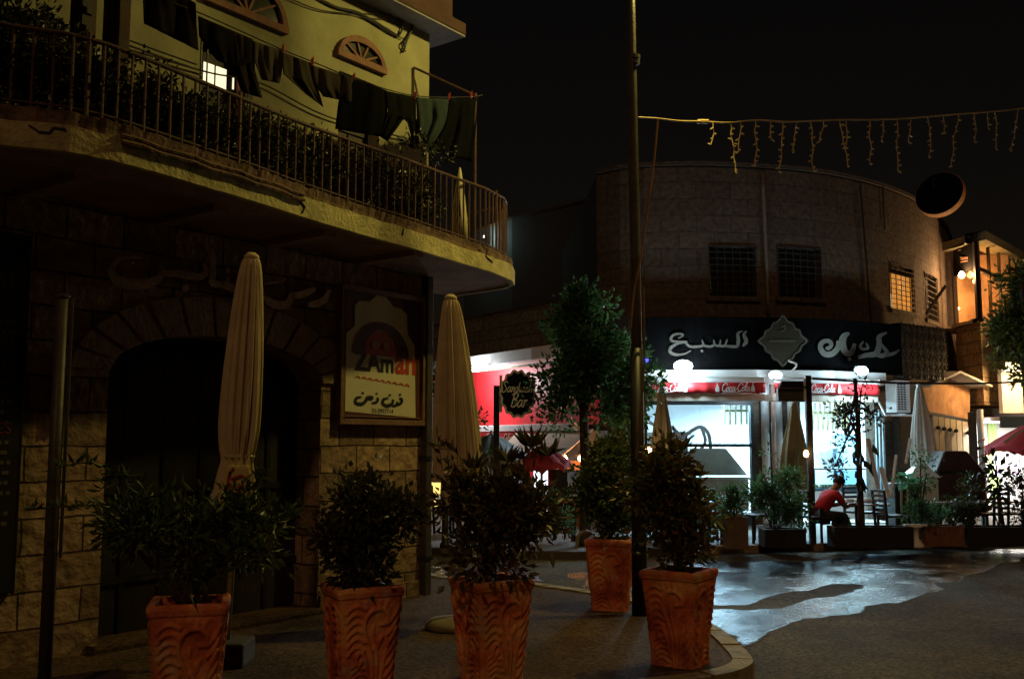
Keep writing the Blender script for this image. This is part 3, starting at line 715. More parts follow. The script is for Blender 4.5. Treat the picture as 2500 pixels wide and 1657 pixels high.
# metal calligraphy over the arch (traced strokes standing off the wall)
cal = thing('wall_lettering', 'large raised metal Arabic calligraphy above the arched doorway', 'sign lettering', lw(520, 700, .05))
mb = MB()
def cz(l, w): stroke(mb, [(250 + x * 600 / 2366, 560 + y * 240 / 946, *r) for x, y, *r in l], w, lambda x, y, t: LP.pt(x, y, .05 + t), .035)
cz([(400, 275, .3), (260, 270, .5), (150, 300, .7), (90, 380, 1), (120, 470, 1.3), (250, 530, 1.5), (400, 530, 1.4), (530, 480, 1.1), (570, 420, .8), (560, 350, .5), (600, 420, .9), (720, 425, 1), (850, 450, 1.1), (950, 455, 1), (1000, 400, .8), (980, 330, .4)], 17)
cz([(1060, 190, .5), (1065, 300, .9), (1065, 430, 1), (1060, 520, 1.1), (1150, 530, 1.1), (1300, 580, 1.3), (1400, 590, 1), (1450, 520, .6)], 15)
cz([(770, 560, .9), (800, 565, 1.1), (830, 560, .8)], 15); cz([(1190, 395, .8), (1225, 400, .9)], 13); cz([(1210, 450, .4), (1200, 500, .8), (1150, 530, .9)], 11)
cz([(1560, 520, .4), (1640, 515, .7), (1740, 500, .5), (1760, 470, .4)], 10)
cz([(1560, 640, .6), (1600, 690, 1.1), (1700, 730, 1.3), (1790, 705, 1.1), (1830, 620, .8), (1840, 640, .9), (1940, 620, 1.1), (2050, 570, .7)], 16)
cz([(1980, 725, .7), (2060, 715, 1.2), (2140, 670, 1), (2190, 580, .5)], 15)
mb.build('letter', M_gold, cal)
# dark menu board at the left edge, with rows of lettering
mbd = thing('menu_board', 'tall black menu board with small pale and red print', 'menu board', lw(20, 1000, .06))
a, b = ls(-130, 640)[0], ls(62, 700)[0]
mb = MB(); LP.slab(mb, a, b, .55, 3.25, .02, .06); mb.build('panel', M_black, mbd, bevel=.01)
Mcream = mat('cream_print', (0.09, 0.075, 0.055), 0.7); rm = random.Random(5)
mb = MB()
for r_ in range(22):
    z = 2.55 - r_ * .075
    x = b - .62
    if r_ in (3, 11): continue
    while x < b - .1:
        w = rm.uniform(.02, .05)
        LP.slab(mb, x, x + w, z, z + .028, .06, .063); x += w + rm.choice((.012, .02, .05))
mb.build('lettering', Mcream, mbd)
M_redd = mat('dim_red', (0.16, 0.025, 0.015), 0.7)
for t, px, py in (('KS', -12, 918), ('ES', -10, 1058)):
    mb = MB(); u, z = ls(px, py, .06); text_mesh(mb, t, lambda x, y, l: LP.at(u + x * .12, z + y * .12, .063)); mb.build('lettering', M_redd, mbd)
mb = MB(); u, z = ls(-8, 698, .06); text_mesh(mb, 'SO', lambda x, y, l: LP.at(u + x * .17, z + y * .17, .063)); mb.build('lettering', Mcream, mbd)
# pipe post with paper box beside
p0 = G(106, 1668); pd = 6.72
pst = thing('metal_post', 'brown metal post standing before the stone pier beside the menu board', 'post', P(108, 1668, pd))
mb = MB(); b0 = P(108, 1668, pd); t0 = Vector((b0.x, b0.y, P(108, 727, pd).z)); mb.tube([(b0.x, b0.y, -.02), t0], .042, 14); mb.build('shaft', M_pole, pst, smooth=True)
mb = MB(); mb.tube([(b0.x + .058, b0.y + .02, .9), (b0.x + .058, b0.y + .02, t0.z)], .012, 6); mb.build('cable', M_pole, pst)
mb = MB(); mb.lathe([(.001, .0), (.05, .0), (.05, .015), (.001, .03)], t0, 14); mb.build('cap', M_pole, pst)
bx = thing('electric_box', 'small pale metal box fixed to the stone pier beside the post', 'box', lw(141, 900, .1))
mb = MB(); a = ls(128, 860)[0]; c = ls(155, 860)[0]; LP.slab(mb, a, c, ls(140, 915)[1], ls(140, 865)[1], 0.01, .12); mb.build('body', mat('pale_metal', (0.5, 0.36, 0.25), .6, .15), bx, bevel=.008)
mb = MB(); LP.slab(mb, a + .02, c - .01, ls(140, 1040)[1], ls(140, 916)[1], 0.01, .07); mb.build('cover', M_pole, bx, bevel=.006)
# drain pipe at the corner of the house
dp = thing('drain_pipe', 'dark square drain pipe running down the corner of the stone house', 'drain pipe', LP.at(CORN + .06, 0, .06))
mb = MB(); q = LP.at(CORN - .06, 0, .06); mb.box((q.x, q.y, 1.75), (.10, .10, 3.6), rz=math.atan2(LU.y, LU.x)); mb.build('pipe', M_pole, dp, bevel=.01)
for z in (.4, 1.5, 2.7): mb = MB(); mb.box((q.x, q.y, z), (.125, .125, .04), rz=math.atan2(LU.y, LU.x)); mb.build('bracket', M_black, dp)
# cables on the upper wall
cb = thing('cable', 'tangled black cable bundle looped on the upper plaster wall', 'cable', lw(990, 60, .03))
for pts, r in (([(770, -8), (820, 18), (870, 30), (905, 48), (945, 72), (972, 90)], .014), ([(690, -10), (780, 25), (880, 40), (950, 80), (985, 95)], .007), ([(972, 90), (982, 70), (972, 45), (975, 28), (985, 26), (998, 38), (1008, 62), (1000, 85), (990, 110), (984, 128)], .012), ([(984, 55), (995, 50), (1005, 68), (992, 95), (980, 110), (990, 126)], .009), ([(860, 33), (980, 38), (1046, 52)], .005), ([(890, 45), (970, 48), (1046, 58)], .005)):
    mb = MB(); mb.tube(catmull([lw(*p, .03) for p in pts], 5), r, 6); mb.build('strand', M_wire, cb)
# wires along the balcony wall
for lab, pts in (('thin black wire drooping across the plaster wall above the lit window', [(315, 122), (420, 152), (520, 180), (640, 205), (800, 285), (1000, 340)]), ('second thin wire just above the drooping one beside the shutters', [(318, 100), (400, 130), (480, 158)])):
    mb = MB(); mb.tube(catmull([lw(*p, .04) for p in pts], 5), .008, 6); tag(mb.build('wire', M_wire), lab, 'wire')

# ----- laundry on a line above the balcony -----
LOFF = 0.62
def lf(off=LOFF): return lambda x, y, w: LP.pt(x, y, off + w)
line = [(338, -20), (470, 25), (600, 82), (690, 122), (765, 152), (862, 192), (935, 216), (1012, 234), (1096, 238), (1160, 236), (1178, 232)]
cl = thing('clothes_line', 'thin clothes line stretched above the balcony railing', 'clothes line', lw(700, 130, LOFF))
mb = MB(); mb.tube(catmull([lw(*p, LOFF) for p in line], 4), .006, 6); mb.build('cord', M_wire, cl)
mb = MB(); pp = BP.hit(1186, 440)[0]; q = BP.at(pp, bz + .27, RO - .04)
pw = lw(1178, 232, LOFF); mb.tube([(q.x, q.y, bz + .27), (q.x, q.y, P(1176, 228, q.y).z)], .018, 8); mb.build('pole', M_rust, cl)
mb = MB(); tp = Vector((q.x, q.y, P(1176, 234, q.y).z)); wq = lw(1010, 165, .02); mb.tube([wq, tp], .014, 6); mb.tube([wq, lw(1010, 240, .02)], .012, 6); mb.build('bracket', M_rust, cl)
def cm(n, c): return mat(n, c, .95, .2, 9, .25, 120, spec=.04)
cloths = [
 ('sheet', 'wide black sheet hanging at the upper end of the clothes line', 'laundry', cm('black_cloth', (.010, .008, .007)), [((350, -60), (478, 8)), ((350, 0), (480, 60)), ((352, 58), (484, 124))], .05),
 ('garment', 'black garment hanging in front of the lit window', 'laundry', cm('black_knit', (.007, .006, .006)), [((484, 40), (616, 96)), ((486, 90), (617, 150)), ((530, 148), (582, 168))], .03),
 ('towel', 'dark brown cloth hanging between black garment and grey towel', 'laundry', cm('brown_cloth', (.022, .017, .013)), [((560, 72), (622, 102)), ((566, 150), (622, 170)), ((590, 225), (640, 240))], .03),
 ('towel', 'dull grey towel with two pleats below a red peg', 'laundry', cm('grey_towel', (.055, .046, .038)), [((622, 102), (690, 124)), ((622, 150), (690, 165)), ((640, 195), (682, 204))], .035),
 ('shirt', 'crumpled dark grey shirt bunched between the second and third pegs', 'laundry', cm('grey_shirt', (.045, .038, .03)), [((690, 128), (764, 156)), ((692, 180), (772, 205)), ((745, 228), (790, 262))], .05),
 ('shirt', 'grey shirt with sleeves hanging left of the black trousers', 'laundry', cm('grey_cotton', (.06, .05, .042)), [((764, 160), (862, 192)), ((768, 205), (862, 228)), ((790, 236), (858, 250))], .045),
 ('trousers', 'black trousers pegged upside left of the balcony gap', 'laundry', cm('black_denim', (.006, .006, .006)), [((862, 192), (945, 222)), ((826, 250), (945, 285)), ((818, 315), (935, 335))], .03),
 ('trousers', 'black trousers with spread legs showing the plaster between them', 'laundry', None, None, .03),
 ('jeans', 'faded blue grey jeans beside the black spread trousers', 'laundry', cm('blue_denim', (.032, .046, .046)), [((1016, 238), (1098, 243)), ((1018, 284), (1100, 296)), ((1024, 330), (1052, 372))], .04),
 ('towel', 'nearly black towel at the far end of the line by the pole', 'laundry', cm('dark_towel', (.004, .0045, .004)), [((1098, 242), (1168, 240)), ((1088, 310), (1160, 330)), ((1060, 370), (1150, 395))], .04)]
for nm, lab, cat_, m_, rows, wv_ in cloths:
    if rows:
        mb = MB(); screen_cloth(mb, rows, lf(), wave=wv_, seed=len(lab)); o = mb.build(nm, m_, smooth=True)
    else:
        mb = MB(); screen_cloth(mb, [((940, 222), (1016, 238)), ((948, 272), (1016, 288)), ((945, 280), (985, 292)), ((930, 335), (945, 345))], lf(), wave=.02, seed=3)
        screen_cloth(mb, [((975, 280), (1016, 288)), ((995, 300), (1020, 305)), ((1003, 330), (1022, 340)), ((1000, 360), (1022, 366))], lf(.63), wave=.015, seed=4)
        o = mb.build(nm, cm('black_twill', (.006, .006, .006)), smooth=True)
    solid(o, .008); tag(o, lab, cat_, 'laundry on the line')
M_peg = mat('red_plastic', (0.45, 0.05, 0.025), .4, .1)
for i, (px, py) in enumerate(((690, 122), (762, 153), (863, 192), (1013, 235), (1096, 238), (1150, 234))):
    mb = MB(); c = lw(px, py, LOFF); mb.box(c + Vector((0, 0, .004)), (.016, .022, .07)); mb.box(c + Vector((.012, 0, .02)), (.008, .022, .07))
    tag(mb.build('clothes_peg', M_peg), 'red plastic peg clipped to the clothes line ' + ('above the grey towel pleat', 'between the two grey shirts', 'where black trousers begin', 'between black trousers and blue jeans', 'between the jeans and the last towel', 'nearest to the pole')[i], 'peg', 'red clothes pegs')
# ----- plants on the balcony -----
M_ivy = leafmat('ivy_leaf', [(.010, .016, .006), (.02, .028, .01), (.015, .02, .008), (.16, .16, .05), (.012, .016, .008), (.03, .035, .014)], .1)
mb = MB(); r1 = random.Random(21); bl = []
d = .2
while d < BP.hit(1090, 560)[0]:
    z = bz + .27; hgt = railz(d) - z; hh = hgt * (.55 + .25 * mnoise.noise(Vector((d * 1.3, 0, 4))))
    c = BP.at(d, z + hgt * .50, RO - .17); bl.append((c, (.17, .10, hgt * (.56 + .06 * mnoise.noise(Vector((d * 1.3, 0, 4))))))); c = BP.at(d, z + hgt * .45, RO - .30); bl.append((c, (.17, .08, hgt * .58))); d += .2
cloud(mb, bl, 30000, .05, r1, .6, .0, .1)
iv = mb.build('ivy_hedge', M_ivy); tag(iv, 'dense ivy hedge growing behind the balcony railing', 'hedge')
mb = MB(); bl = [pblob(70, 95, 110, 80, 6.95, .35), pblob(20, 190, 90, 70, 6.8, .3), pblob(160, 150, 60, 60, 7.15, .25), pblob(-60, 80, 120, 120, 6.7, .4)]
cloud(mb, bl, 4200, .06, r1, .5, .2, .1)
sh = thing('balcony_shrub', 'big dark leafy shrub at the left end of the balcony', 'plant', P(60, 270, 7.0))
mb.build('crown', leafmat('shrub_leaf', [(.012, .02, .007), (.022, .032, .01), (.06, .065, .03)], .15), sh)
mb = MB()
for a, b in (((60, 262), (40, 90)), ((70, 265), (120, 60)), ((55, 265), (-20, 60))): mb.tube(catmull([P(*a, 7), P((a[0] + b[0]) / 2 + 8, (a[1] + b[1]) / 2, 6.98), P(*b, 6.95)], 4), .016, 6)
mb.build('branch', M_bark, sh)
mb = MB(); bl = [(lw(1030, 352, .72), (.25, .12, .06)), (lw(985, 345, .72), (.18, .1, .06)), (lw(1075, 385, .72), (.2, .1, .05))]
cloud(mb, bl, 260, .05, r1, .5, .1, .3); tag(mb.build('trailing_plant', M_ivy), 'small leafy plant trailing along the rail under the spread trousers', 'plant')  # small plant of loose leaves without stems, sharing the hedge leaf material
mb = MB(); bl0 = BP.at(BP.hit(1168, 430)[0], 0, RO)
cu = MB(); cu.lathe([(.001, bz + .26), (.10, bz + .26), (.085, bz + .55), (.045, bz + .9), (.012, bz + 1.12), (.001, bz + 1.13)], (bl0.x - .12, bl0.y - .03, 0), 22, lambda g, z: 1 + .14 * math.sin(g * 8))
tag(cu.build('garden_umbrella', mat('pale_fabric', (.5, .46, .26), .9, .15), smooth=True), 'small folded pale parasol behind the far end of the balcony rail', 'parasol')

# ======================= terracotta pots =======================
def terracotta():
    m, n, l, b = _nt('terracotta')
    tc = n.new('ShaderNodeTexCoord'); a = n.new('ShaderNodeTexNoise'); a.inputs['Scale'].default_value = 4.5; a.inputs['Detail'].default_value = 7
    oi = n.new('ShaderNodeObjectInfo'); va = n.new('ShaderNodeVectorMath'); l.new(tc.outputs['Object'], va.inputs[0]); l.new(oi.outputs['Location'], va.inputs[1]); l.new(va.outputs[0], a.inputs[0])
    rp = n.new('ShaderNodeValToRGB'); e = rp.color_ramp.elements
    e[0].position = .33; e[0].color = (.48, .095, .03, 1); e[1].position = .66; e[1].color = (.95, .47, .16, 1)
    x = e.new(.48); x.color = (.82, .22, .075, 1)
    l.new(a.outputs[0], rp.inputs[0]); b.inputs['Roughness'].default_value = .85
    d = n.new('ShaderNodeTexNoise'); d.inputs['Scale'].default_value = 2.6; d.inputs['Detail'].default_value = 9; d.inputs['Roughness'].default_value = .7; l.new(va.outputs[0], d.inputs[0])
    r2 = n.new('ShaderNodeValToRGB'); e2 = r2.color_ramp.elements; e2[0].position = .40; e2[0].color = (.30, .24, .20, 1); e2[1].position = .56; e2[1].color = (1, 1, 1, 1)
    mu = n.new('ShaderNodeMixRGB'); mu.blend_type = 'MULTIPLY'; mu.inputs[0].default_value = .5; l.new(d.outputs[0], r2.inputs[0]); l.new(rp.outputs[0], mu.inputs[1]); l.new(r2.outputs[0], mu.inputs[2])
    f = n.new('ShaderNodeTexNoise'); f.inputs['Scale'].default_value = 7; f.inputs['Detail'].default_value = 8; l.new(va.outputs[0], f.inputs[0])
    r3 = n.new('ShaderNodeValToRGB'); e3 = r3.color_ramp.elements; e3[0].position = .60; e3[0].color = (0, 0, 0, 1); e3[1].position = .74; e3[1].color = (.6, .6, .6, 1); l.new(f.outputs[0], r3.inputs[0])
    li = n.new('ShaderNodeMixRGB'); li.inputs[2].default_value = (.70, .58, .42, 1); l.new(r3.outputs[0], li.inputs[0]); l.new(mu.outputs[0], li.inputs[1]); l.new(li.outputs[0], b.inputs['Base Color'])
    c = n.new('ShaderNodeTexNoise'); c.inputs['Scale'].default_value = 55; l.new(tc.outputs['Object'], c.inputs[0])
    bp = n.new('ShaderNodeBump'); bp.inputs['Strength'].default_value = .5; bp.inputs['Distance'].default_value = .015; l.new(c.outputs[0], bp.inputs['Height']); l.new(bp.outputs[0], b.inputs['Normal'])
    return m
M_terra = terracotta()
def relief_field(nu, nv):
    u, v = np.meshgrid((np.arange(nu + 1)) / nu, (np.arange(nv + 1)) / nv)
    h = np.zeros_like(u)
    C = [([(.60, 0), (.57, .2), (.55, .38), (.48, .52), (.40, .64), (.40, .76), (.50, .86), (.66, .88), (.78, .82), (.78, .74), (.68, .72)], .035, 1),
         ([(.66, 0), (.65, .2), (.64, .38), (.60, .52), (.55, .62), (.55, .70)], .03, .9), ([(.73, 0), (.75, .2), (.78, .36), (.86, .55), (.95, .68)], .03, .9),
         ([(.54, .12), (.46, .26), (.42, .38), (.32, .44), (.25, .38), (.30, .31), (.36, .36)], .032, 1),
         ([(.56, .45), (.66, .56), (.72, .60), (.66, .50), (.60, .44)], .028, .7)]
    for k in range(7): C.append(([(.80, .06 + .11 * k), (.88, .10 + .115 * k), (.97, .20 + .12 * k)], .026, .9))
    for k in range(6): C.append(([(.40, .46 + .085 * k), (.28, .50 + .085 * k), (.16, .47 + .085 * k), (.10, .42 + .085 * k)], .025, .8))
    for k in range(5): C.append(([(.46, .06 + .07 * k), (.30, .10 + .06 * k), (.16, .05 + .06 * k)], .024, .7))
    for k in range(4): C.append(([(.44 + .1 * k, .90), (.40 + .12 * k, .96)], .03, .6))
    for pts, w, amp in C:
        q = catmull([(p[0], p[1], 0) for p in pts], 5); dmin = np.full_like(u, 9.)
        for a, b in zip(q, q[1:]):
            ex, ey = b.x - a.x, (b.y - a.y) * 1.4; px, py = u - a.x, (v - a.y) * 1.4
            t = np.clip((px * ex + py * ey) / (ex * ex + ey * ey + 1e-9), 0, 1); dmin = np.minimum(dmin, np.hypot(px - t * ex, py - t * ey))
        h = np.maximum(h, amp * np.clip(1 - (dmin / w) ** 2, 0, 1) ** .6)
    return h
def make_pot(label, loc, rz):
    t = thing('flower_pot', label, 'flower pot', loc, rz, 'terracotta flower pots along the kerb')
    nu, nv = 44, 60; hf = relief_field(nu, nv); Hb = .635
    def half(z): k = z / Hb; return .165 + .045 * k + .012 * k ** 4 + .012 * max(0, .08 - k) * 8
    mb = MB()
    for side in range(4):
        M = Matrix.Rotation(side * math.pi / 2, 3, 'Z'); vs = []
        fl = side % 2
        for j in range(nv + 1):
            z = Hb * j / nv; hh = half(z)
            for i in range(nu + 1):
                u = i / nu; x = (u - .5) * 2 * hh; edge_ = min(u, 1 - u)
                d = .021 * hf[j, (nu - i) if fl else i] * min(1, edge_ * 14) + .003 * mnoise.noise(Vector((x * 22 + side * 9, z * 22, 1)))
                cr = .022 * max(0, 1 - edge_ / .06) ** 2
                vs.append(M @ Vector((x * (1 - cr), -(hh + d - cr * .9), z)))
        fs = [(j * (nu + 1) + i, j * (nu + 1) + i + 1, (j + 1) * (nu + 1) + i + 1, (j + 1) * (nu + 1) + i) for j in range(nv) for i in range(nu)]
        mb.add(vs, fs)
    mb.build('body', M_terra, t, smooth=True, local=True)
    mb = MB(); pr = [(.640 - .012, .222), (.640, .232), (.672, .240), (.692, .236), (.70, .226), (.70, .19), (.66, .186), (.58, .18)]
    vs = []; N = 40
    for z, h_ in pr:
        for k in range(N):
            g = 2 * math.pi * k / N; c_, s_ = math.cos(g), math.sin(g); e_ = .16      # rounded square
            x = h_ * math.copysign(abs(c_) ** e_, c_); y = h_ * math.copysign(abs(s_) ** e_, s_)
            vs.append((x, y, z + .004 * math.sin(3 * g + z * 9)))
    fs = [(i * N + k, i * N + (k + 1) % N, (i + 1) * N + (k + 1) % N, (i + 1) * N + k) for i in range(len(pr) - 1) for k in range(N)]
    mb.add(vs, fs); mb.build('rim', M_terra, t, local=True)
    mb = MB(); mb.box((0, 0, .60), (.37, .37, .03)); mb.build('soil', M_soil, t, local=True)
    return t
p1 = G(478, 1690); potspec = []
def potpos(px, d): v = XY(px, d); return (v.x, v.y, 0)
pot = make_pot('terracotta pot holding a sparse wide shrub, in front of the first folded parasol', potpos(477, 6.25), R(14))
dup(pot, potpos(889, 6.95), R(26), 'terracotta pot with scroll relief below the bakery sign')
dup(pot, potpos(1200, 7.25), R(31), 'reddish terracotta pot with two carved faces below the second parasol')
dup(pot, potpos(1652, 7.78), R(-35), 'terracotta pot standing alone at the kerb corner beside the wet road')
dup(pot, potpos(1487, 10.3), R(-14), 'terracotta pot behind the others, touching the black lamp pole')
# shrubs in the pots
M_l1 = leafmat('narrow_leaf', [(.03, .055, .018), (.06, .10, .03), (.10, .13, .04), (.04, .06, .02)], .25)
M_l2 = leafmat('dense_leaf', [(.03, .04, .018), (.07, .08, .03), (.09, .075, .035), (.045, .05, .022)], .2)
M_l3 = leafmat('reddish_leaf', [(.04, .05, .022), (.09, .09, .035), (.15, .075, .04), (.055, .065, .028), (.26, .21, .07)], .25)
M_l4 = leafmat('orange_leaf', [(.04, .06, .02), (.08, .11, .035), (.20, .085, .03), (.06, .085, .028), (.22, .20, .06)], .25)
M_l5 = leafmat('green_leaf', [(.035, .065, .015), (.08, .12, .03), (.12, .16, .035), (.05, .08, .02)], .25)
def shrub(name, label, base, blobs, n, size, m, seed, aspect=.45, stems=5, extra=None, sr=.012, shell=.25):
    r = random.Random(seed); t = thing(name, label, 'shrub', base, 0, 'shrubs in the terracotta pots')
    mb = MB(); cloud(mb, blobs, int(n * .8), size * 1.15, r, aspect * 1.25, .0, .2, 7)
    for c, rr in blobs[:3]:                     # stray shoots
        for _ in range(5):
            a_ = Vector(c) + Vector([r.uniform(-.5, .5) * x for x in rr]); e_ = Vector(c) + Vector((r.uniform(-1, 1) * rr[0], r.uniform(-.8, .8) * rr[1], rr[2] * r.uniform(.8, 1.2))); mb.tube([a_, a_.lerp(e_, .6) + Vector((0, 0, .02)), e_], .004, 4)
            for k in range(9): leaf(mb, a_.lerp(e_, .35 + .65 * k / 8), Vector((r.uniform(-1, 1), r.uniform(-1, 1), r.uniform(0, 1))), size * r.uniform(.8, 1.4), size * .5, r)
    if extra: extra(mb, r)
    mb.build('foliage', m, t)
    mb = MB(); b = Vector(base)
    for k in range(stems):
        c, rr = blobs[k % len(blobs)]; e = Vector(c) + Vector([r.uniform(-.6, .6) * x for x in rr]); mid_ = b.lerp(e, .5) + Vector((r.uniform(-.05, .05), r.uniform(-.05, .05), .06))
        mb.tube(catmull([b + Vector((r.uniform(-.05, .05), r.uniform(-.05, .05), -.02)), mid_, e], 4), [sr] * 5 + [sr * .7] * 3 + [sr * .3], 5)
    mb.build('stem', M_bark, t); return t
def twig(mb, r, pts, d, n, size):
    q = catmull([P(*p, d) for p in pts], 8)
    mb.tube(q, .005, 4)
    for i in range(n):
        p = q[int(i / n * (len(q) - 1))]; leaf(mb, p, Vector((r.uniform(-1, 1), r.uniform(-.6, .6), r.uniform(-.2, 1))), size * r.uniform(.7, 1.2), size * .3, r)
def ex1(mb, r):
    for pts in ([(470, 1300), (330, 1200), (230, 1130), (110, 1150)], [(440, 1320), (300, 1240), (180, 1235), (60, 1245)], [(480, 1290), (600, 1200), (660, 1140)], [(500, 1300), (640, 1240), (740, 1265)], [(420, 1300), (340, 1180), (290, 1160), (240, 1200)]): twig(mb, r, pts, 6.4, 46, .09)
def bpt(px, d, z=.6): v = XY(px, d); return (v.x, v.y, z)
shrub('potted_shrub', 'sparse wide shrub with long arching twigs in the pot by the first parasol', bpt(477, 6.25), [pblob(430, 1298, 165, 55, 6.3, .3), pblob(620, 1285, 115, 48, 6.5, .28), pblob(330, 1265, 105, 55, 6.3, .25), pblob(470, 1360, 90, 55, 6.25, .18), pblob(620, 1340, 70, 40, 6.4, .2)], 1900, .075, M_l1, 31, .3, 8, ex1)
shrub('potted_shrub', 'dense dark round shrub in the pot below the bakery sign', bpt(889, 6.95), [pblob(885, 1202, 72, 45, 7.0), pblob(890, 1270, 105, 75, 6.95), pblob(880, 1360, 80, 55, 6.95), pblob(970, 1260, 45, 60, 7), pblob(820, 1290, 45, 60, 6.9)], 4300, .055, M_l2, 32)
def ex3(mb, r):
    for cx, cy, s in ((1296, 1075, 1.1), (1240, 1110, .9), (1340, 1095, .9), (1160, 1125, .8)):
        c = P(cx, cy + 18, 7.2)
        for k in range(13):
            g = 2 * math.pi * k / 13; leaf(mb, c, Vector((math.cos(g), math.sin(g) * .6, r.uniform(.3, 1.2))), .17 * s, .036, r, .3)
    for pts in ([(1130, 1240), (1085, 1160), (1068, 1060)], [(1150, 1230), (1120, 1110), (1060, 1095)], [(1250, 1180), (1285, 1120), (1296, 1085)]): twig(mb, r, pts, 7.2, 22, .1)
shrub('potted_shrub', 'tall shrub with long reddish leaves in the pot below the second parasol', bpt(1200, 7.25), [pblob(1195, 1205, 95, 52, 7.2), pblob(1215, 1270, 110, 80, 7.25), pblob(1205, 1350, 90, 50, 7.2), pblob(1130, 1230, 60, 70, 7.2), pblob(1290, 1240, 50, 70, 7.3)], 3400, .07, M_l3, 33, .4, 6, ex3)
def ex4(mb, r):
    for cx, cy, s in ((1660, 1085, 1.), (1625, 1100, .9), (1700, 1150, .9), (1580, 1120, .8), (1690, 1190, .8)):
        c = P(cx, cy + 12, 7.75)
        for k in range(12):
            g = 2 * math.pi * k / 12; leaf(mb, c, Vector((math.cos(g), math.sin(g) * .6, r.uniform(.2, 1.0))), .13 * s, .032, r, .35)
shrub('potted_shrub', 'bushy shrub with orange and green leaves in the pot at the kerb corner', bpt(1652, 7.78), [pblob(1640, 1160, 75, 65, 7.75), pblob(1645, 1250, 95, 70, 7.78), pblob(1655, 1340, 75, 48, 7.78), pblob(1590, 1230, 55, 80, 7.8), pblob(1720, 1270, 45, 50, 7.8)], 3900, .058, M_l4, 34, .42, 6, ex4)
shrub('potted_shrub', 'tall fresh green shrub in the rear pot beside the lamp pole', bpt(1487, 10.3), [pblob(1485, 1130, 70, 60, 10.3), pblob(1480, 1215, 85, 65, 10.3), pblob(1490, 1280, 70, 35, 10.3), pblob(1430, 1190, 40, 60, 10.3)], 4000, .062, M_l5, 35, .42, 5)
# wilted plant hanging over the rim of the rear pot
mb = MB(); c = P(1425, 1312, 10.15); mb.tube(catmull([c + Vector((.08, .1, .03)), c + Vector((.02, 0, .06)), c + Vector((-.05, 0, .02)), c + Vector((-.07, 0, -.1))], 6), .02, 7)
tag(mb.build('garden_hose', mat('pale_hose', (.35, .36, .24), .6), smooth=True), 'short pale hose end hooked over the rim of the rear pot', 'hose')

# ======================= folded parasols on the pavement =======================
M_fab = mat('parasol_fabric', (0.60, 0.50, 0.27), 0.9, 0.14, 5, 0.2, 60)
M_fabr = mat('printed_flap', (0.60, 0.50, 0.16), 0.9, 0.1, 5)
M_ppole = mat('pale_pole', (0.42, 0.34, 0.17), 0.55, 0.2, 8)
def parasol(label, foot, top, prof, n=12, seed=1, m=None, group='folded parasols', folds=9, band=None):
    """folded parasol: prof = list of (fraction from top, radius)"""
    foot, top = Vector(foot), Vector(top); t = thing('folded_parasol', label, 'parasol', foot, 0, group); r = random.Random(seed)
    ax = (foot - top); mb = MB(); rows = catmull([(f, rr, 0) for f, rr in prof], 7); vs = []; N = 144; fs = []
    ph = [r.uniform(0, 6.28) for _ in range(4)]
    for i, q in enumerate(rows):
        c = top + ax * q.x; k = i / len(rows)
        for j in range(N):
            g = 2 * math.pi * j / N; amp = .26 * min(1, k * 3 + .15)
            w = 1.06 + amp * (1.5 * abs(math.sin(g * folds * .5 + ph[0] + .5 * k + .35 * math.sin(g + 3 * k))) - .95 + .30 * math.sin(g * (folds * 2 + 1) + ph[1] - k * 1.2) + .3 * math.sin(g * 3 + ph[2] + k * 2))
            vs.append(c + Vector((math.cos(g) * q.y * w, math.sin(g) * q.y * w, 0)))
    m_ = len(rows)
    for i in range(m_ - 1):
        for j in range(N): j2 = (j + 1) % N; fs.append((i * N + j, i * N + j2, (i + 1) * N + j2, (i + 1) * N + j))
    mb.add(vs, fs); mb.build('canopy', m or M_fab, t, smooth=True)
    mb = MB(); mb.lathe([(.001, .035), (.03, .035), (.058, .012), (.062, -.012), (.045, -.02), (.03, -.04)][::-1], top, 20); mb.build('finial', m or M_fab, t, smooth=True)
    mb = MB(); mb.tube([foot + Vector((0, 0, .03)), top - Vector((0, 0, .1))], .026, 10); mb.build('pole', M_ppole, t, smooth=True)
    return t
f1 = XY(566, 7.75); foot1 = (f1.x, f1.y, 0); top1 = P(614, 628, 7.75)
u1 = parasol('yellowish folded parasol with red print on its flap, in front of the arched doorway', foot1, top1, [(0.0, .045), (.015, .065), (.06, .082), (.16, .105), (.3, .128), (.42, .132), (.48, .115), (.51, .10), (.55, .118), (.64, .15)], seed=4, folds=13)
mb = MB(); q = Vector(top1).lerp(Vector(foot1), .50); mb.lathe([(.116, -.012), (.122, 0), (.116, .012)], q, 30); mb.build('strap', M_fab, u1)
# printed flap
fl = [[((552, 1135), (606, 1135)), ((548, 1180), (612, 1175)), ((560, 1215), (606, 1222)), ((585, 1232), (600, 1238))]]
ff = lambda x, y, w: P(x, y, 7.56 + w * .5)
mb = MB(); screen_cloth(mb, fl[0], ff, wave=.02, seed=8); o = solid(mb.build('flap', M_fabr, u1, smooth=True), .006)
mb = MB()
for pts in ([(570, 1140), (560, 1160), (575, 1178)], [(566, 1168), (590, 1160), (600, 1172)], [(556, 1182), (575, 1190), (596, 1183)], [(560, 1196), (570, 1206), (582, 1200)], [(562, 1150), (556, 1172), (560, 1200)]):
    stroke(mb, pts, 5, lambda x, y, t: P(x, y, 7.545 - t), .006)
mb.build('print', M_redp, u1)
mb = MB()
mb.box((foot1[0], foot1[1], .09), (.36, .36, .18)); pb = mb.build('parasol_base', mat('base_concrete', (.07, .06, .045), .9, .3), bevel=.02)
tag(pb, 'square concrete parasol base beside the first terracotta pot', 'parasol base')
f2 = XY(1133, 9.2); foot2 = (f2.x, f2.y, 0); top2 = P(1100, 728, 9.2)
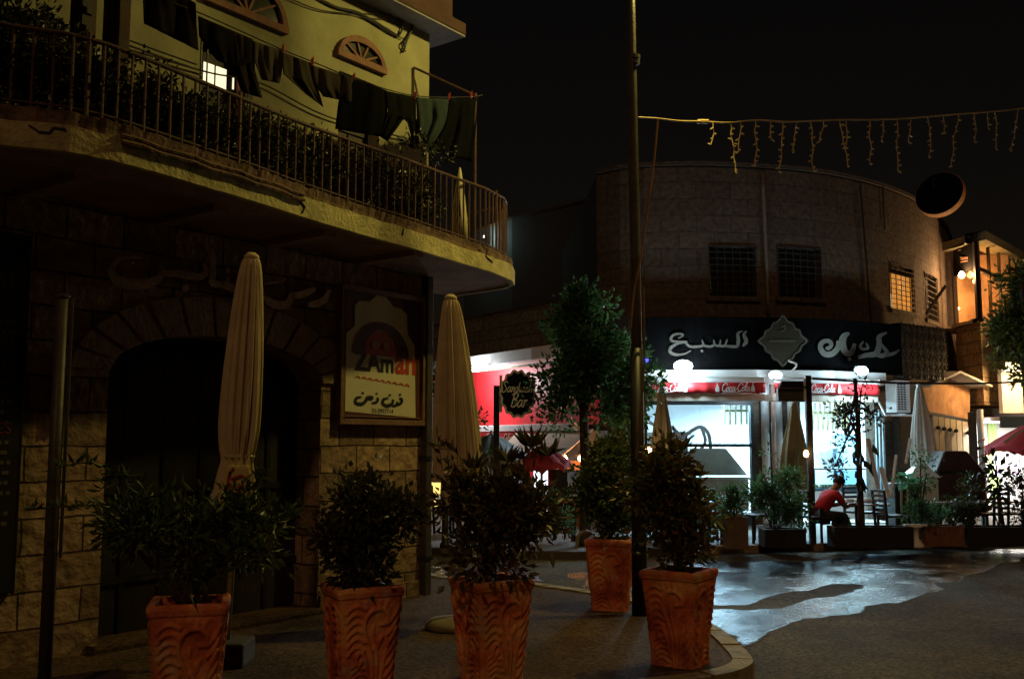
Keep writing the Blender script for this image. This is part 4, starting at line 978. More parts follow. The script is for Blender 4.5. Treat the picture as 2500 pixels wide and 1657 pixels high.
u2 = parasol('ochre folded parasol hanging wide at the bottom, beside the drain pipe', foot2, top2, [(0.0, .045), (.015, .065), (.05, .08), (.15, .115), (.3, .155), (.45, .182), (.52, .19), (.565, .195)], seed=9, folds=14)
mb = MB()
for pts in ([(1105, 1168), (1095, 1185), (1112, 1200)], [(1090, 1180), (1120, 1172), (1128, 1190)], [(1100, 1205), (1118, 1214), (1130, 1204)], [(1096, 1225), (1110, 1235), (1126, 1226)]): stroke(mb, pts, 5, lambda x, y, t: P(x, y, 8.92 - t), .006)
mb.build('print', M_redp, u2)
mb = MB(); screen_cloth(mb, [((1082, 1150), (1146, 1150)), ((1080, 1200), (1148, 1196)), ((1086, 1238), (1136, 1244))], lambda x, y, w: P(x, y, 8.96 + w * .4), wave=.02, seed=5); solid(mb.build('flap', M_fab, u2, smooth=True), .006)
mb = MB(); mb.lathe([(.001, 0), (.26, 0), (.27, .04), (.22, .085), (.08, .11), (.001, .11)], (foot2[0] - .08, foot2[1], 0), 28)
tag(mb.build('parasol_base', mat('base_stone', (.2, .17, .1), .9, .3), smooth=True), 'round stone parasol base on the pavement behind the reddish pot', 'parasol base')

# ======================= lamp pole =======================
pb = XY(1557, 9.9); lpx, lpy = pb.x, pb.y
sl = thing('street_lamp', 'tall thin street lamp pole painted black near its foot', 'street lamp', (lpx, lpy, 0))
hd = Vector((2.3, 10.05, 7.5))
mb = MB(); mb.tube([(lpx, lpy, -.05), (lpx, lpy, 3.0), (lpx - .01, lpy, 6.0), (lpx - .02, lpy, 7.3)], [.062, .055, .045, .04], 16); mb.build('pole', M_pole, sl, smooth=True)
mb = MB(); mb.tube([(lpx, lpy, -.02), (lpx, lpy, 2.6)], [.078, .062], 16); mb.build('pole_sleeve', M_black, sl, smooth=True)
mb = MB(); mb.tube(catmull([(lpx - .02, lpy, 7.25), (lpx + .25, lpy - .0, 7.6), (hd.x - .3, hd.y, hd.z + .14), hd + Vector((.1, 0, .12))], 5), .03, 8); mb.build('arm', M_pole, sl, smooth=True)
mb = MB(); mb.box(hd + Vector((0, 0, .09)), (.6, .24, .1)); hh = mb.build('lamp_head', M_pole, sl, bevel=.03)
mb = MB(); mb.box(hd + Vector((0, 0, .03)), (.5, .18, .02)); mb.build('lens', emit('sodium_lens', (1, .72, .25), 30), hh)
lamp('street_lamp_light', hd - Vector((0, 0, .06)), 560, (1.0, .79, .20), .12, 128, (-1.6, 9.6, 3.6), .45)
mb = MB()
for py, r in ((140, .055), (152, .052)): mb.lathe([(.03, -.03), (r, -.02), (r, .02), (.03, .03)], P(1550, py, lpy), 12)
mb.build('clamp', M_pole, sl)
for i, (pts, r, m_, lab) in enumerate((([(1606, 291), (1596, 400), (1580, 520), (1566, 620), (1552, 690), (1545, 740), (1540, 800)], .010, mat('orange_cord', (.35, .17, .06), .6), 'thin orange cord slanting from the fairy lights down to the lamp pole'), ([(1571, 700), (1573, 860), (1568, 960), (1560, 1040), (1552, 1120)], .010, mat('brown_cord', (.2, .12, .05), .6), 'brown cord wound loosely down the lower half of the lamp pole'))):
    mb = MB(); mb.tube(catmull([P(x, y, lpy - .075) for x, y in pts], 5), r, 6); tag(mb.build('cord', m_), lab, 'cord')
# second street lamp, beyond the right edge of the picture: it lights the dry asphalt
s2 = thing('street_lamp', 'street lamp on the road side beyond the right edge of the photo', 'street lamp', (9.2, 8.6, RZ))
mb = MB(); mb.tube([(9.2, 8.6, RZ), (9.2, 8.6, 7.2)], [.07, .05], 12); mb.build('pole', M_pole, s2)
mb = MB(); mb.tube([(9.2, 8.6, 7.15), (8.6, 8.6, 7.3), (7.9, 8.6, 7.25)], .03, 8); mb.build('arm', M_pole, s2)
mb = MB(); mb.box((7.7, 8.6, 7.22), (.55, .22, .1)); h2 = mb.build('lamp_head', M_pole, s2, bevel=.03)
mb = MB(); mb.box((7.7, 8.6, 7.16), (.45, .16, .02)); mb.build('lens', emit('sodium_lens2', (1, .72, .25), 30), h2)
lamp('street_lamp_light', (7.7, 8.6, 7.08), 430, (1.0, .66, .22), .12, 96, (6.6, 9.4, 0), 1.0)
# fairy lights
fy = thing('fairy_lights', 'unlit icicle fairy lights strung across the night sky', 'fairy lights', P(2000, 280, 12))
def fd(px): return 9.9 + (px - 1555) / 945 * 5.0
M_fw = mat('fairy_wire', (.50, .36, .15), .6, .2, 20)
wl_ = [(1558, 287), (1606, 290), (1660, 296), (1712, 297), (1780, 300), (1850, 294), (1920, 298), (1985, 296), (2060, 293), (2120, 293), (2190, 291), (2260, 286), (2330, 280), (2400, 275), (2460, 270), (2530, 262), (2700, 250)]
q = catmull([P(x, y, fd(x)) for x, y in wl_], 5); mb = MB(); mb.tube(q, .010, 5); mb.build('main_wire', M_fw, fy)
c = P(1714, 297, fd(1714)); mb = MB(); mb.tube([c + Vector((-.05, 0, 0)), c + Vector((.07, 0, 0))], .025, 8); mb.build('plug', M_fw, fy)
rf = random.Random(12)
for px, ln in ((1740, 55), (1783, 120), (1807, 72), (1845, 112), (1882, 45), (1910, 122), (1947, 75), (1978, 122), (2010, 50), (2050, 112), (2066, 70), (2122, 108), (2155, 52), (2190, 130), (2226, 62), (2264, 100), (2302, 45), (2340, 128), (2378, 70), (2412, 40), (2428, 92), (2486, 100)):
    yy = np.interp(px, [p[0] for p in wl_], [p[1] for p in wl_]); d = fd(px); pts = []; y = yy; x = px; dr = rf.uniform(-.12, .12)
    while y < yy + ln: pts.append((x, y)); x += rf.uniform(-4, 4) + dr * 14; y += 14
    pts.append((x, yy + ln)); mb = MB(); q = [P(a, b, d + rf.uniform(-.02, .02)) for a, b in pts]; mb.tube(q, .0065, 4)
    for p in q[1:]:
        e = Vector((rf.choice((-1, 1)) * rf.uniform(.02, .05), 0, rf.uniform(-.03, .02))); mb.tube([p, p + e * .6, p + e], [.007, .012, .006], 5)
    mb.build('light_strand', M_fw, fy)
# ======================= round corner building with the sweets shop =======================
M_stoneR = stone('right_stone', (0.135, 0.108, 0.085), (0.075, 0.058, 0.045), 0.75, 0.36, 0.10, 0.35, 0.010)
M_fasc = mat('sign_fascia', (0.0035, 0.0035, 0.0038), 0.95, 0.3, 3, spec=0.0)
M_slet = mat('silver_letter', (0.105, 0.10, 0.085), 0.45, 0.2, 10)
M_cream = mat('cream_cloth', (0.55, 0.47, 0.36), .85, .15, 5)
M_red = mat('awning_red', (0.55, 0.02, 0.025), .7, .12, 4)
M_tile = mat('white_tile', (0.75, 0.76, 0.76), .3, .05, 3)
M_alu = mat('grey_aluminium', (0.10, 0.12, 0.13), .4, .2, 6)
M_cool = (0.80, 0.95, 1.0); M_warm = (1.0, 0.62, 0.28)
M_tube = emit('lamp_glow', (0.66, 0.90, 1.0), 60)
M_bulb = emit('bulb_glow', (1.0, 0.55, 0.22), 22)
FP_ = Path([XY(px, d) for px, d in ((1462, 21.3), (1520, 20.9), (1580, 20.72), (1640, 20.66), (1700, 20.63), (1750, 20.65), (1800, 20.7), (1850, 20.77), (1900, 20.86), (1950, 20.97), (2000, 21.12), (2040, 21.3), (2080, 21.55), (2115, 21.8), (2150, 22.1), (2185, 22.5), (2215, 22.9), (2245, 23.4), (2270, 23.95), (2292, 24.6), (2312, 25.4), (2335, 26.9), (2345, 28.5))])
def fp_(px, py, off=0.0): return FP_.pt(px, py, off)
def fs_(px, py, off=0.0): return FP_.hit(px, py, off)
rb = thing('corner_building', 'two storey stone building with a rounded corner and a sweets shop on its ground floor', 'building', XY(1850, 20.8).to_3d())
EndS = FP_.l[-1]; ZTOP = 7.5
def hole(x0, y0, x1, y1):
    a, b = fs_(x0, (y0 + y1) / 2), fs_(x1, (y0 + y1) / 2); t, u = fs_((x0 + x1) / 2, y0), fs_((x0 + x1) / 2, y1); return [a[0], b[0], u[1], t[1]]
W1 = hole(1731, 601, 1845, 724); W2 = hole(1900, 605, 2004, 727); W3 = hole(2174, 650, 2230, 758); W4 = hole(2258, 672, 2288, 782)
zs_top = 2.60
O1 = [fs_(1572, 1050)[0], fs_(1840, 1050)[0], 0.0, zs_top]; O2 = [fs_(1955, 1050)[0], fs_(2136, 1050)[0], 0.0, zs_top]
mb = MB(); FP_.wall(mb, 0, EndS, 0.0, ZTOP, [W1, W2, W3, W4, O1, O2], 0, .25)
a = FP_.at(0, 0); b = FP_.at(EndS, 0)
mb.quad((a.x, a.y, 0), (a.x - .3, a.y + 9, 0), (a.x - .3, a.y + 9, ZTOP), (a.x, a.y, ZTOP), [(0, 0), (9, 0), (9, ZTOP), (0, ZTOP)])
mb.build('stone_wall', M_stoneR, rb)
mb = MB(); mb.prism([FP_.at(d, ZTOP - .02, -.02) for d in FP_.l] + [Vector((b.x + .5, b.y + 8, ZTOP - .02)), Vector((a.x, a.y + 9, ZTOP - .02))], (0, 0, .05)); mb.build('roof', M_pave, rb)
mb = MB(); FP_.slab(mb, 0, EndS, ZTOP + .03, ZTOP + .11, -.25, .05); mb.build('coping', M_stoneR, rb)
M_warmwin = emit('warm_window', (1.0, .42, .07), .42)
for i, h in enumerate((W1, W2, W3, W4)):
    mb = MB(); FP_.slab(mb, h[0], h[1], h[2], h[3], -.26, -.2); w = mb.build('window', M_paneG if i < 2 else M_dark, rb)
    if i == 2:
        mb = MB(); FP_.slab(mb, h[0] + .02, h[1] - .02, h[2] + .02, h[2] + (h[3] - h[2]) * .8, -.06, -.05); mb.build('pane', M_warmwin, w)
        mb = MB(); FP_.slab(mb, h[0] + .05, h[0] + .16, h[2] + .05, h[2] + .35, -.048, -.045); mb.build('lit_curtain', emit('lit_curtain', (1., .72, .4), 1.3), w)
    mb = MB(); n = (6, 6, 5, 3)[i]; kz = (8, 8, 9, 8)[i]
    for k in range(n + 1):
        s = h[0] + (h[1] - h[0]) * k / n; mb.tube([FP_.at(s, h[2], .02), FP_.at(s, h[3], .02)], .012, 5)
    for k in range(kz + 1):
        z = h[2] + (h[3] - h[2]) * k / kz; mb.tube([FP_.at(h[0] + (h[1] - h[0]) * j / 3, z, .02) for j in range(4)], .012, 5)
    mb.build('grille', mat('grille_iron', (.03, .026, .024), .6), w)
    mb = MB(); FP_.slab(mb, h[0] - .08, h[1] + .08, h[2] - .1, h[2] - .003, -.05, .07); mb.build('sill', M_stoneR, w)
# vertical cables and downpipe on the facade
for lab, x0, y0, x1, y1, r in (('black vertical cable running down the rounded facade between the window pairs', 2100, 452, 2127, 782, .022), ('short black cable near the roof edge of the rounded facade', 2155, 455, 2160, 560, .015)):
    mb = MB(); mb.tube([fp_(x0 + (x1 - x0) * k / 8, y0 + (y1 - y0) * k / 8, .04) for k in range(9)], r, 6); tag(mb.build('cable', M_wire), lab, 'cable')
mb = MB(); mb.tube([fp_(1862 + 14 * k / 8, 425 + 340 * k / 8, .05) for k in range(9)], .035, 8); tag(mb.build('downpipe', mat('stone_grey_pipe', (.2, .17, .14), .7), smooth=True), 'stone coloured downpipe between the two barred windows', 'downpipe')
mb = MB(); mb.bar(fp_(2262, 765, .35), fp_(2308, 698, .55), .05); tag(mb.build('slanting_rod', M_wire), 'dark slanting arm sticking out beside the last barred window', 'bracket')
# round projecting sign
c = P(2296, 476, 22.2); rs = thing('round_sign', 'round dark projecting sign with an orange lit rim at the roof corner', 'sign', c)
Mx = Vector((-.75, -.8, .34)).to_track_quat('Z', 'Y').to_matrix().to_4x4()
mb = MB(); mb.lathe([(.001, -.09), (.528, -.09), (.528, .09), (.48, .09), (.47, .05), (.001, .05)], c, 48, None, Mx); mb.build('disc', mat('sign_back', (.004, .004, .004), .95, spec=0.0), rs)
mb = MB(); mb.lathe([(.529, -.085), (.536, -.08), (.536, .08), (.529, .085)], c, 48, None, Mx, False); mb.build('rim', mat('orange_rim', (.85, .36, .13), .6), rs)
mb = MB(); mb.bar(c + Vector((-.1, .1, -.45)), c + Vector((-.1, .1, .45)), .03); mb.bar(c + Vector((0, .1, 0)), fp_(2250, 480, 0), .05); mb.build('bracket', M_black, rs)
# --- long fascia sign ---
SP = Path([XY(px, d) for px, d in ((1478, 20.3), (1545, 20.2), (1700, 20.1), (1850, 20.1), (1960, 20.25), (2075, 20.6), (2210, 21.4), (2318, 22.5))])
fz0, fz1 = 3.14, 4.22
fs = thing('fascia_sign', 'long black curved shop sign with silver Arabic lettering and a diamond emblem', 'shop sign', SP.at(SP.l[3], fz0))
mb = MB(); SP.slab(mb, SP.l[1], SP.l[-2], fz0, fz1, -.25, 0.0); mb.build('panel', M_fasc, fs)
M_lat = mat('lattice_metal', (.035, .024, .018), .7, .3, 9, spec=.1)
def lattice(s0, s1):
    mb = MB(); SP.slab(mb, s0, s1, fz0 - .05, fz1 + .05, -.25, -.03); p = mb.build('lattice_panel', M_black, fs)
    m2 = MB(); r = random.Random(int(s0 * 10)); nx_ = int((s1 - s0) / .24); nz_ = 4
    for i in range(nx_ + 1):
        for j in range(nz_ + 1):
            cx = s0 + .05 + (s1 - s0 - .1) * i / max(1, nx_) ; cz_ = fz0 + .08 + (fz1 - fz0 - .16) * j / nz_
            for k in range(4):
                a = math.pi * k / 4 + (i + j) % 2 * .39; L_ = .15
                m2.bar(SP.at(cx - L_ * math.cos(a), cz_ - L_ * math.sin(a), -.012), SP.at(cx + L_ * math.cos(a), cz_ + L_ * math.sin(a), -.012), .017)
    m2.build('fretwork', M_lat, p)
lattice(SP.l[0], SP.l[1]); lattice(SP.l[-2] + .02, SP.l[-1])
def SPf(x, y, t): return SP.pt(x, y, .012 + t)
def sgn(l): return [(1600 + p[0] * 640 / 2366, 760 + p[1] * 160 / 592, *p[2:]) for p in l]
w1 = MB(); w2 = MB()
for l, w in (([(205, 240, .5), (225, 235, .6), (250, 215, .8), (225, 202, .9), (170, 210, 1), (140, 245, 1.1), (165, 270, 1), (290, 272, .6)], 6), ([(290, 275, .5), (200, 290, .9), (140, 330, 1.1), (135, 370, 1.1), (190, 390, 1), (260, 385, .7), (320, 355, .4)], 7), ([(270, 280, .8), (310, 315, 1), (380, 318, 1), (430, 305, 1), (420, 255, .6)], 6), ([(430, 305, .9), (490, 318, 1), (530, 300, 1), (525, 255, .6)], 6), ([(530, 300, .9), (575, 310, 1), (590, 255, .5)], 6), ([(580, 310, .9), (625, 310, 1), (650, 250, .5)], 6), ([(630, 310, .9), (700, 318, 1), (740, 310, 1.1), (750, 260, 1.2), (745, 200, 1), (790, 175, .3)], 7), ([(790, 315, .7), (820, 270, 1.2), (800, 210, 1), (825, 175, .4)], 8), ([(410, 360, 1), (430, 355, 1)], 6)):
    stroke(w1, sgn(l), w, SPf, .03)
w1.build('lettering', M_slet, fs)
for l, w in (([(1640, 265, .5), (1650, 320, 1.1), (1600, 380, 1.2), (1530, 385, 1.2), (1490, 330, 1.1), (1505, 280, 1), (1560, 265, .9), (1590, 300, .8), (1560, 335, .8), (1545, 320, .6)], 9), ([(1750, 195, .5), (1700, 230, 1.3), (1690, 300, 1.3), (1720, 370, 1.2), (1770, 370, 1), (1800, 290, .7)], 10), ([(1770, 380, .8), (1790, 330, .8)], 6), ([(1740, 435, .9), (1765, 425, .9)], 7), ([(1880, 270, .6), (1850, 310, .9), (1870, 340, .9), (1920, 330, .8), (1900, 285, .7)], 6), ([(1830, 415, .7), (1900, 395, 1), (1990, 380, 1.2), (2020, 300, 1.2), (2020, 230, 1), (2090, 190, .4)], 9), ([(1990, 390, .9), (2050, 400, 1.1), (2090, 370, 1), (2040, 300, .6)], 8), ([(2080, 395, 1), (2150, 380, .9), (2205, 345, .3)], 7)):
    stroke(w2, sgn(l), w * 1.3, SPf, .03)
w2.build('lettering', M_slet, fs)
# diamond emblem
cx, cy = 1911, 832
pts = []
for k in range(64):
    a = 2 * math.pi * k / 64; r = 1 / (abs(math.cos(a)) ** 1.15 + abs(math.sin(a)) ** 1.15) ** (1 / 1.15) * (1 + .05 * math.cos(12 * a)); pts.append((cx + 60 * r * math.cos(a), cy - 63 * r * math.sin(a)))
mb = MB(); mb.prism([SPf(*p, .05) for p in pts], (0, -.03, 0)); em = mb.build('emblem', mat('emblem_gold', (.03, .024, .012), .5, .2, 8), fs)
mb = MB()
for k in range(64): 
    a_, b_ = pts[k], pts[(k + 1) % 64]; f_ = lambda p, s: (cx + (p[0] - cx) * s, cy + (p[1] - cy) * s)
    mb.bar(SPf(*f_(a_, .93), .085), SPf(*f_(b_, .93), .085), .022)
mb.build('edge_line', M_slet, em)
mb = MB(); u0, z0 = SP.hit(1880, 840, .1); w_ = 0
for k in range(9): stroke(mb, [(1880 + 7 * k, 834), (1882 + 7 * k, 829), (1885 + 7 * k, 835)], 2.2, lambda x, y, t: SPf(x, y, .09 + t), .006, 2)
stroke(mb, [(1908, 800), (1916, 795), (1916, 806), (1906, 808)], 2.5, lambda x, y, t: SPf(x, y, .09 + t), .006, 3)
mb.build('print', M_slet, em)
# cornice under the sign
CP = Path([XY(px, d) for px, d in ((1575, 20.0), (1850, 19.9), (2040, 20.2), (2165, 20.9))])
mb = MB(); CP.slab(mb, 0, CP.l[-1], 2.98, 3.13, -.9, 0.05); mb.build('canopy_ledge', M_white, rb)
# pillars between the openings
for x in (1862, 1894, 1926):
    mb = MB(); s = fs_(x, 1050)[0]; mb.lathe([(.10, .0), (.10, .12), (.085, .16), (.085, 2.5), (.11, 2.6), (.11, 2.96)], FP_.at(s, 0, .12), 16); mb.build('column', mat('white_column', (.6, .62, .64), .45, .15, 3), rb, smooth=True)
mb = MB(); s = fs_(1880, 1050)[0]; mb.tube([FP_.at(s, .3, .16), FP_.at(s, 2.9, .16)], .045, 10); tag(mb.build('drain_pipe', mat('pink_pipe', (.5, .3, .24), .5), smooth=True), 'pinkish drain pipe between the white columns of the shop front', 'drain pipe')
# ---- shop interior ----
rmz = 2.9; iy0, iy1 = 20.9, 24.6; ix0, ix1 = XY(1560, 21).x, XY(2150, 21.6).x
mb = MB(); mb.box(((ix0 + ix1) / 2, iy1, rmz / 2), (ix1 - ix0 + .4, .1, rmz)); mb.build('back_wall', M_tile, rb)
mb = MB(); mb.box((ix0 - .05, (21.6 + iy1) / 2, rmz / 2), (.1, iy1 - 21.6, rmz)); mb.build('side_wall', M_tile, rb)
mb = MB(); mb.box((ix1 + .35, (23 + iy1) / 2, rmz / 2), (.1, iy1 - 23, rmz)); mb.build('side_wall', M_tile, rb)
mb = MB(); mb.box(((ix0 + ix1) / 2, (21.25 + iy1) / 2, rmz + .04), (ix1 - ix0, iy1 - 21.25, .08)); mb.build('shop_ceiling', M_white, rb)
mb = MB(); mb.box(((ix0 + ix1) / 2, (21.2 + iy1) / 2, .012), (ix1 - ix0, iy1 - 21.2, .02)); mb.build('shop_floor', M_tile, rb)
for i, (x, y) in enumerate(((XY(1690, 22.6).x, 22.6), (XY(2030, 22.9).x, 22.9), (XY(1860, 23.6).x, 23.6))):
    t = thing('ceiling_lamp', ('white tube lamp on the shop ceiling behind the left window', 'white tube lamp on the shop ceiling behind the right opening', 'white tube lamp deeper inside the shop between both openings')[i], 'ceiling lamp', (x, y, rmz - .08), 0, 'tube lamps in the sweets shop')
    mb = MB(); mb.box((x, y, rmz - .03), (1.3, .12, .05)); mb.build('housing', M_white, t)
    mb = MB(); mb.tube([(x - .6, y, rmz - .085), (x + .6, y, rmz - .085)], .025, 8); mb.build('tube', M_tube, t)
    area('shop_light', (x, y, rmz - .13), (460, 500, 340)[i], (.48, .83, 1.0), 1.3, .25, (0, -.25, -1))
# window frame of the left shop window
sw = thing('shop_window', 'dark framed left shop window with a bluish scroll decal on the glass', 'shop window', FP_.at((O1[0] + O1[1]) / 2, 0))
def sb(m, a, b, c, d, o0=-.08, o1=.03): FP_.slab(m, a, b, c, d, o0, o1)
sxr = fs_(1832, 1050)[0]
mb = MB(); sb(mb, sxr, O1[1], 0, zs_top); sb(mb, O1[0], O1[0] + .07, 0, zs_top); sb(mb, O1[0] + .07, sxr, zs_top - .14, zs_top); sb(mb, O1[0] + .07, sxr, 0, .25)
zm = fs_(1735, 1087)[1]; sb(mb, O1[0] + .07, sxr, zm - .03, zm + .035); mb.build('frame', mat('dark_frame', (.035, .05, .058), .4), sw)
mb = MB(); sb(mb, O1[0] + .07, sxr, zm + .035, zs_top - .14, -.04, -.03); mb.build('pane', glassmat('shop_glass'), sw)
mb = MB()
for l, w in (([(1640, 1040), (1665, 1065), (1690, 1050), (1712, 1042), (1730, 1060), (1735, 1095)], 9), ([(1712, 1042), (1722, 1075), (1712, 1095)], 8), ([(1645, 1068), (1670, 1076), (1695, 1062)], 6), ([(1585, 1030), (1605, 1045), (1600, 1070)], 8)): stroke(mb, l, w, lambda x, y, t: FP_.pt(x, y, -.025 + t), .003)
mb.build('decal', mat('blue_decal', (.62, .70, .74), .6), sw)
# steel hood behind the lower pane
hd_ = thing('steel_hood', 'grey steel cooking hood behind the lower part of the left window', 'cooking hood', fp_(1740, 1240, -.6))
c0 = [fp_(x, y, -.55) for x, y in ((1640, 1160), (1826, 1160), (1772, 1094), (1690, 1094))]; dv = Vector((0, .75, 0))
mb = MB(); mb.prism([c0[3], c0[2], c0[1], c0[0]], dv); mb.build('hood', M_steel, hd_)
q0, q1 = fp_(1640, 1168, -.53), fp_(1826, 1245, -.53); mb = MB(); mb.box(((q0.x + q1.x) / 2, q0.y + .38, (q0.z + q1.z) / 2), (q1.x - q0.x, .78, q0.z - q1.z)); mb.build('lower_box', mat('brushed_steel', (.33, .34, .33), .45, .2, 5, metal=.7), hd_, bevel=.01)
mb = MB(); mb.box(((q0.x + q1.x) / 2, q0.y - .01, q0.z + .01), (q1.x - q0.x + .04, .06, .05)); mb.build('lip', M_steel, hd_)
mb = MB(); mb.box(((q0.x + q1.x) / 2, q0.y + .38, q1.z / 2 - .02), (q1.x - q0.x - .05, .7, q1.z - .06)); tag(mb.build('counter', M_alu, bevel=.01), 'dark low counter under the steel hood', 'counter')
# slat screens inside
M_slat = mat('pale_wood', (.42, .36, .20), .7, .2, 8)
for lab, x0, x1, y0, y1, n, dd in (('pale slatted wooden screen at the back of the shop behind the left window', 1762, 1830, 985, 1036, 5, 22.6), ('row of hanging pale wooden slats behind the right opening', 1966, 2075, 980, 1050, 9, 22.9)):
    t = thing('slat_screen', lab, 'screen', P((x0 + x1) / 2, y1, dd))
    for k in range(n):
        x = x0 + (x1 - x0) * (k + .5) / n; a, b = P(x, y0, dd), P(x, y1, dd); mb = MB(); mb.bar(a, b, (b - a).length * .13, .03); mb.build('slat', M_slat, t)
    mb = MB(); 
    for y in (y0, (y0 + y1) / 2 - 8): mb.bar(P(x0, y, dd + .03), P(x1, y, dd + .03), .05)
    mb.build('rail', M_slat, t)
# display case behind the right opening
dc = thing('display_case', 'lit glass pastry display case inside the right opening', 'display case', P(2070, 1250, 22.3))
q0, q1 = P(1985, 1160, 22.3), P(2125, 1262, 22.3)
mb = MB(); mb.box(((q0.x + q1.x) / 2, 22.65, .32), (q1.x - q0.x, .7, .6)); mb.build('base', M_white, dc, bevel=.01)
mb = MB(); mb.box(((q0.x + q1.x) / 2, 22.65, .66), (q1.x - q0.x - .06, .6, .04)); mb.build('shelf', M_steel, dc)
mb = MB()
for x in (q0.x + .03, (q0.x + q1.x) / 2, q1.x - .03): mb.box((x, 22.32, .85), (.04, .04, .5))
mb.box(((q0.x + q1.x) / 2, 22.65, 1.1), (q1.x - q0.x, .7, .03)); mb.build('frame', M_alu, dc)
mb = MB(); mb.box(((q0.x + q1.x) / 2, 22.325, .85), (q1.x - q0.x - .04, .012, .44)); mb.build('glass_front', glassmat('case_glass', (.75, .9, 1)), dc)
r9 = random.Random(2); mb = MB()
for k in range(16): mb.lathe([(.001, 0), (.06, 0), (.065, .03), (.04, .07), (.001, .08)], (q0.x + .1 + k * (q1.x - q0.x - .2) / 15, 22.6 + r9.uniform(-.1, .1), .68), 8)
tag(mb.build('pastry_tray', mat('pastry', (.5, .36, .2), .7, .3, 20)), 'tray of small pale pastries in the glass display case', 'pastries', kind='stuff')
# goods at the back of the shop
for lab, x0, x1, yb, dd in (('shelf of pale jars on the back wall behind the right opening', 1990, 2110, 1092, 24.2), ('shelf of pale boxes on the back wall behind the left window', 1600, 1700, 1075, 24.2)):
    a, b = P(x0, yb, dd), P(x1, yb, dd); t = thing('wall_shelf', lab, 'shelf', (a + b) / 2)
    mb = MB(); mb.box((a + b) / 2, (b.x - a.x, .28, .04)); mb.build('board', M_slat, t)
    rr_ = random.Random(x0); x = a.x + .06; mb = MB(); k = 0
    while x < b.x - .08:
        w = rr_.uniform(.06, .13); h = rr_.uniform(.1, .26); mb.box((x + w / 2, a.y, a.z + .021 + h / 2), (w * .9, .16, h)); x += w + .01; k += 1
    tag(mb.build('goods', mat('goods', (.34, .36, .40), .5, .5, 5)), 'row of assorted packets standing on the ' + ('right' if x0 > 1900 else 'left') + ' wall shelf of the sweets shop', 'packets', kind='stuff')
t = thing('glass_fridge', 'tall bluish glass door fridge at the back of the right opening', 'fridge', P(2085, 1240, 24.1)); q = P(2085, 1165, 24.1)
mb = MB(); mb.box((q.x, 24.2, .95), (.75, .55, 1.85)); mb.build('case', mat('blue_fridge', (.22, .40, .55), .4, .1), t, bevel=.02); mb = MB(); mb.box((q.x, 23.91, 1.0), (.6, .02, 1.5)); mb.build('door', mat('blue_glass', (.35, .55, .68), .2, .1), t)
# ---- awnings with script lettering ----
def awning(label, x0, x1, seed, lets, d0, d1):
    c = XY((x0 + x1) / 2, (d0 + d1) / 2); t = thing('awning', label, 'awning', (c.x, c.y, 2.75), 0, 'red awnings of the sweets shop')
    AP = Path([XY(x0, d0), XY(x1, d1)]); L_ = AP.l[-1]
    mb = MB(); AP.slab(mb, 0, L_, 2.86, 2.95, -.55, .0); mb.build('cassette', M_white, t, bevel=.02)
    mb = MB(); vs = []; n = 40
    for i in range(n + 1):
        s = L_ * i / n; o = .012 * math.sin(i * 1.3 + seed)
        vs += [AP.at(s, 2.855, .01), AP.at(s, 2.75, .02 + o), AP.at(s, 2.645 - .006 * math.sin(i * .9), .012 + o * 1.4)]
    mb.add(vs, [(i * 3 + k, i * 3 + 3 + k, i * 3 + 4 + k, i * 3 + 1 + k) for i in range(n) for k in (0, 1)]); v_ = mb.build('valance', M_red, t, smooth=True); solid(v_, .006)
    mb = MB(); AP.slab(mb, 0, L_, 2.50, 2.63, -.35, -.05); mb.build('front_bar', mat('cream_bar', (.5, .45, .38), .7), t)
    mb = MB()
    for i, f_ in enumerate(lets):
        s0 = L_ * f_; script(mb, 'Coca-Cola', lambda x, y, th: AP.at(s0 + x * .062, 2.685 + y * .075, .04 + th), .24, .004)
        stroke(mb, [(.3, -.5, .4), (2, -.2, 1), (4.5, -.35, .7), (7.5, .1, .2)], .16, lambda x, y, th: AP.at(s0 + x * .062, 2.685 + y * .075, .04 + th), .004)
    mb.build('lettering', M_white, t)
    for i, f_ in enumerate(lets):
        mb = MB()
        for f2 in (f_ - .035, f_ + .27):
            mb = MB()
            s0 = L_ * f2; prof = [(-.035, 0), (.035, 0), (.04, .06), (.03, .09), (.012, .13), (.012, .17), (-.012, .17), (-.012, .13), (-.03, .09), (-.04, .06)]
            mb.prism([AP.at(s0 + a, 2.67 + b, .045) for a, b in prof], AP.n[0].to_3d() * .004); mb.build('bottle_print', M_white, t)
awning('red shop awning with white script lettering over the left window', 1586, 1872, 1, (.04, .62), 19.55, 19.5)
awning('red shop awning with white script lettering over the right opening', 1893, 2152, 2, (.33,), 19.55, 20.3)
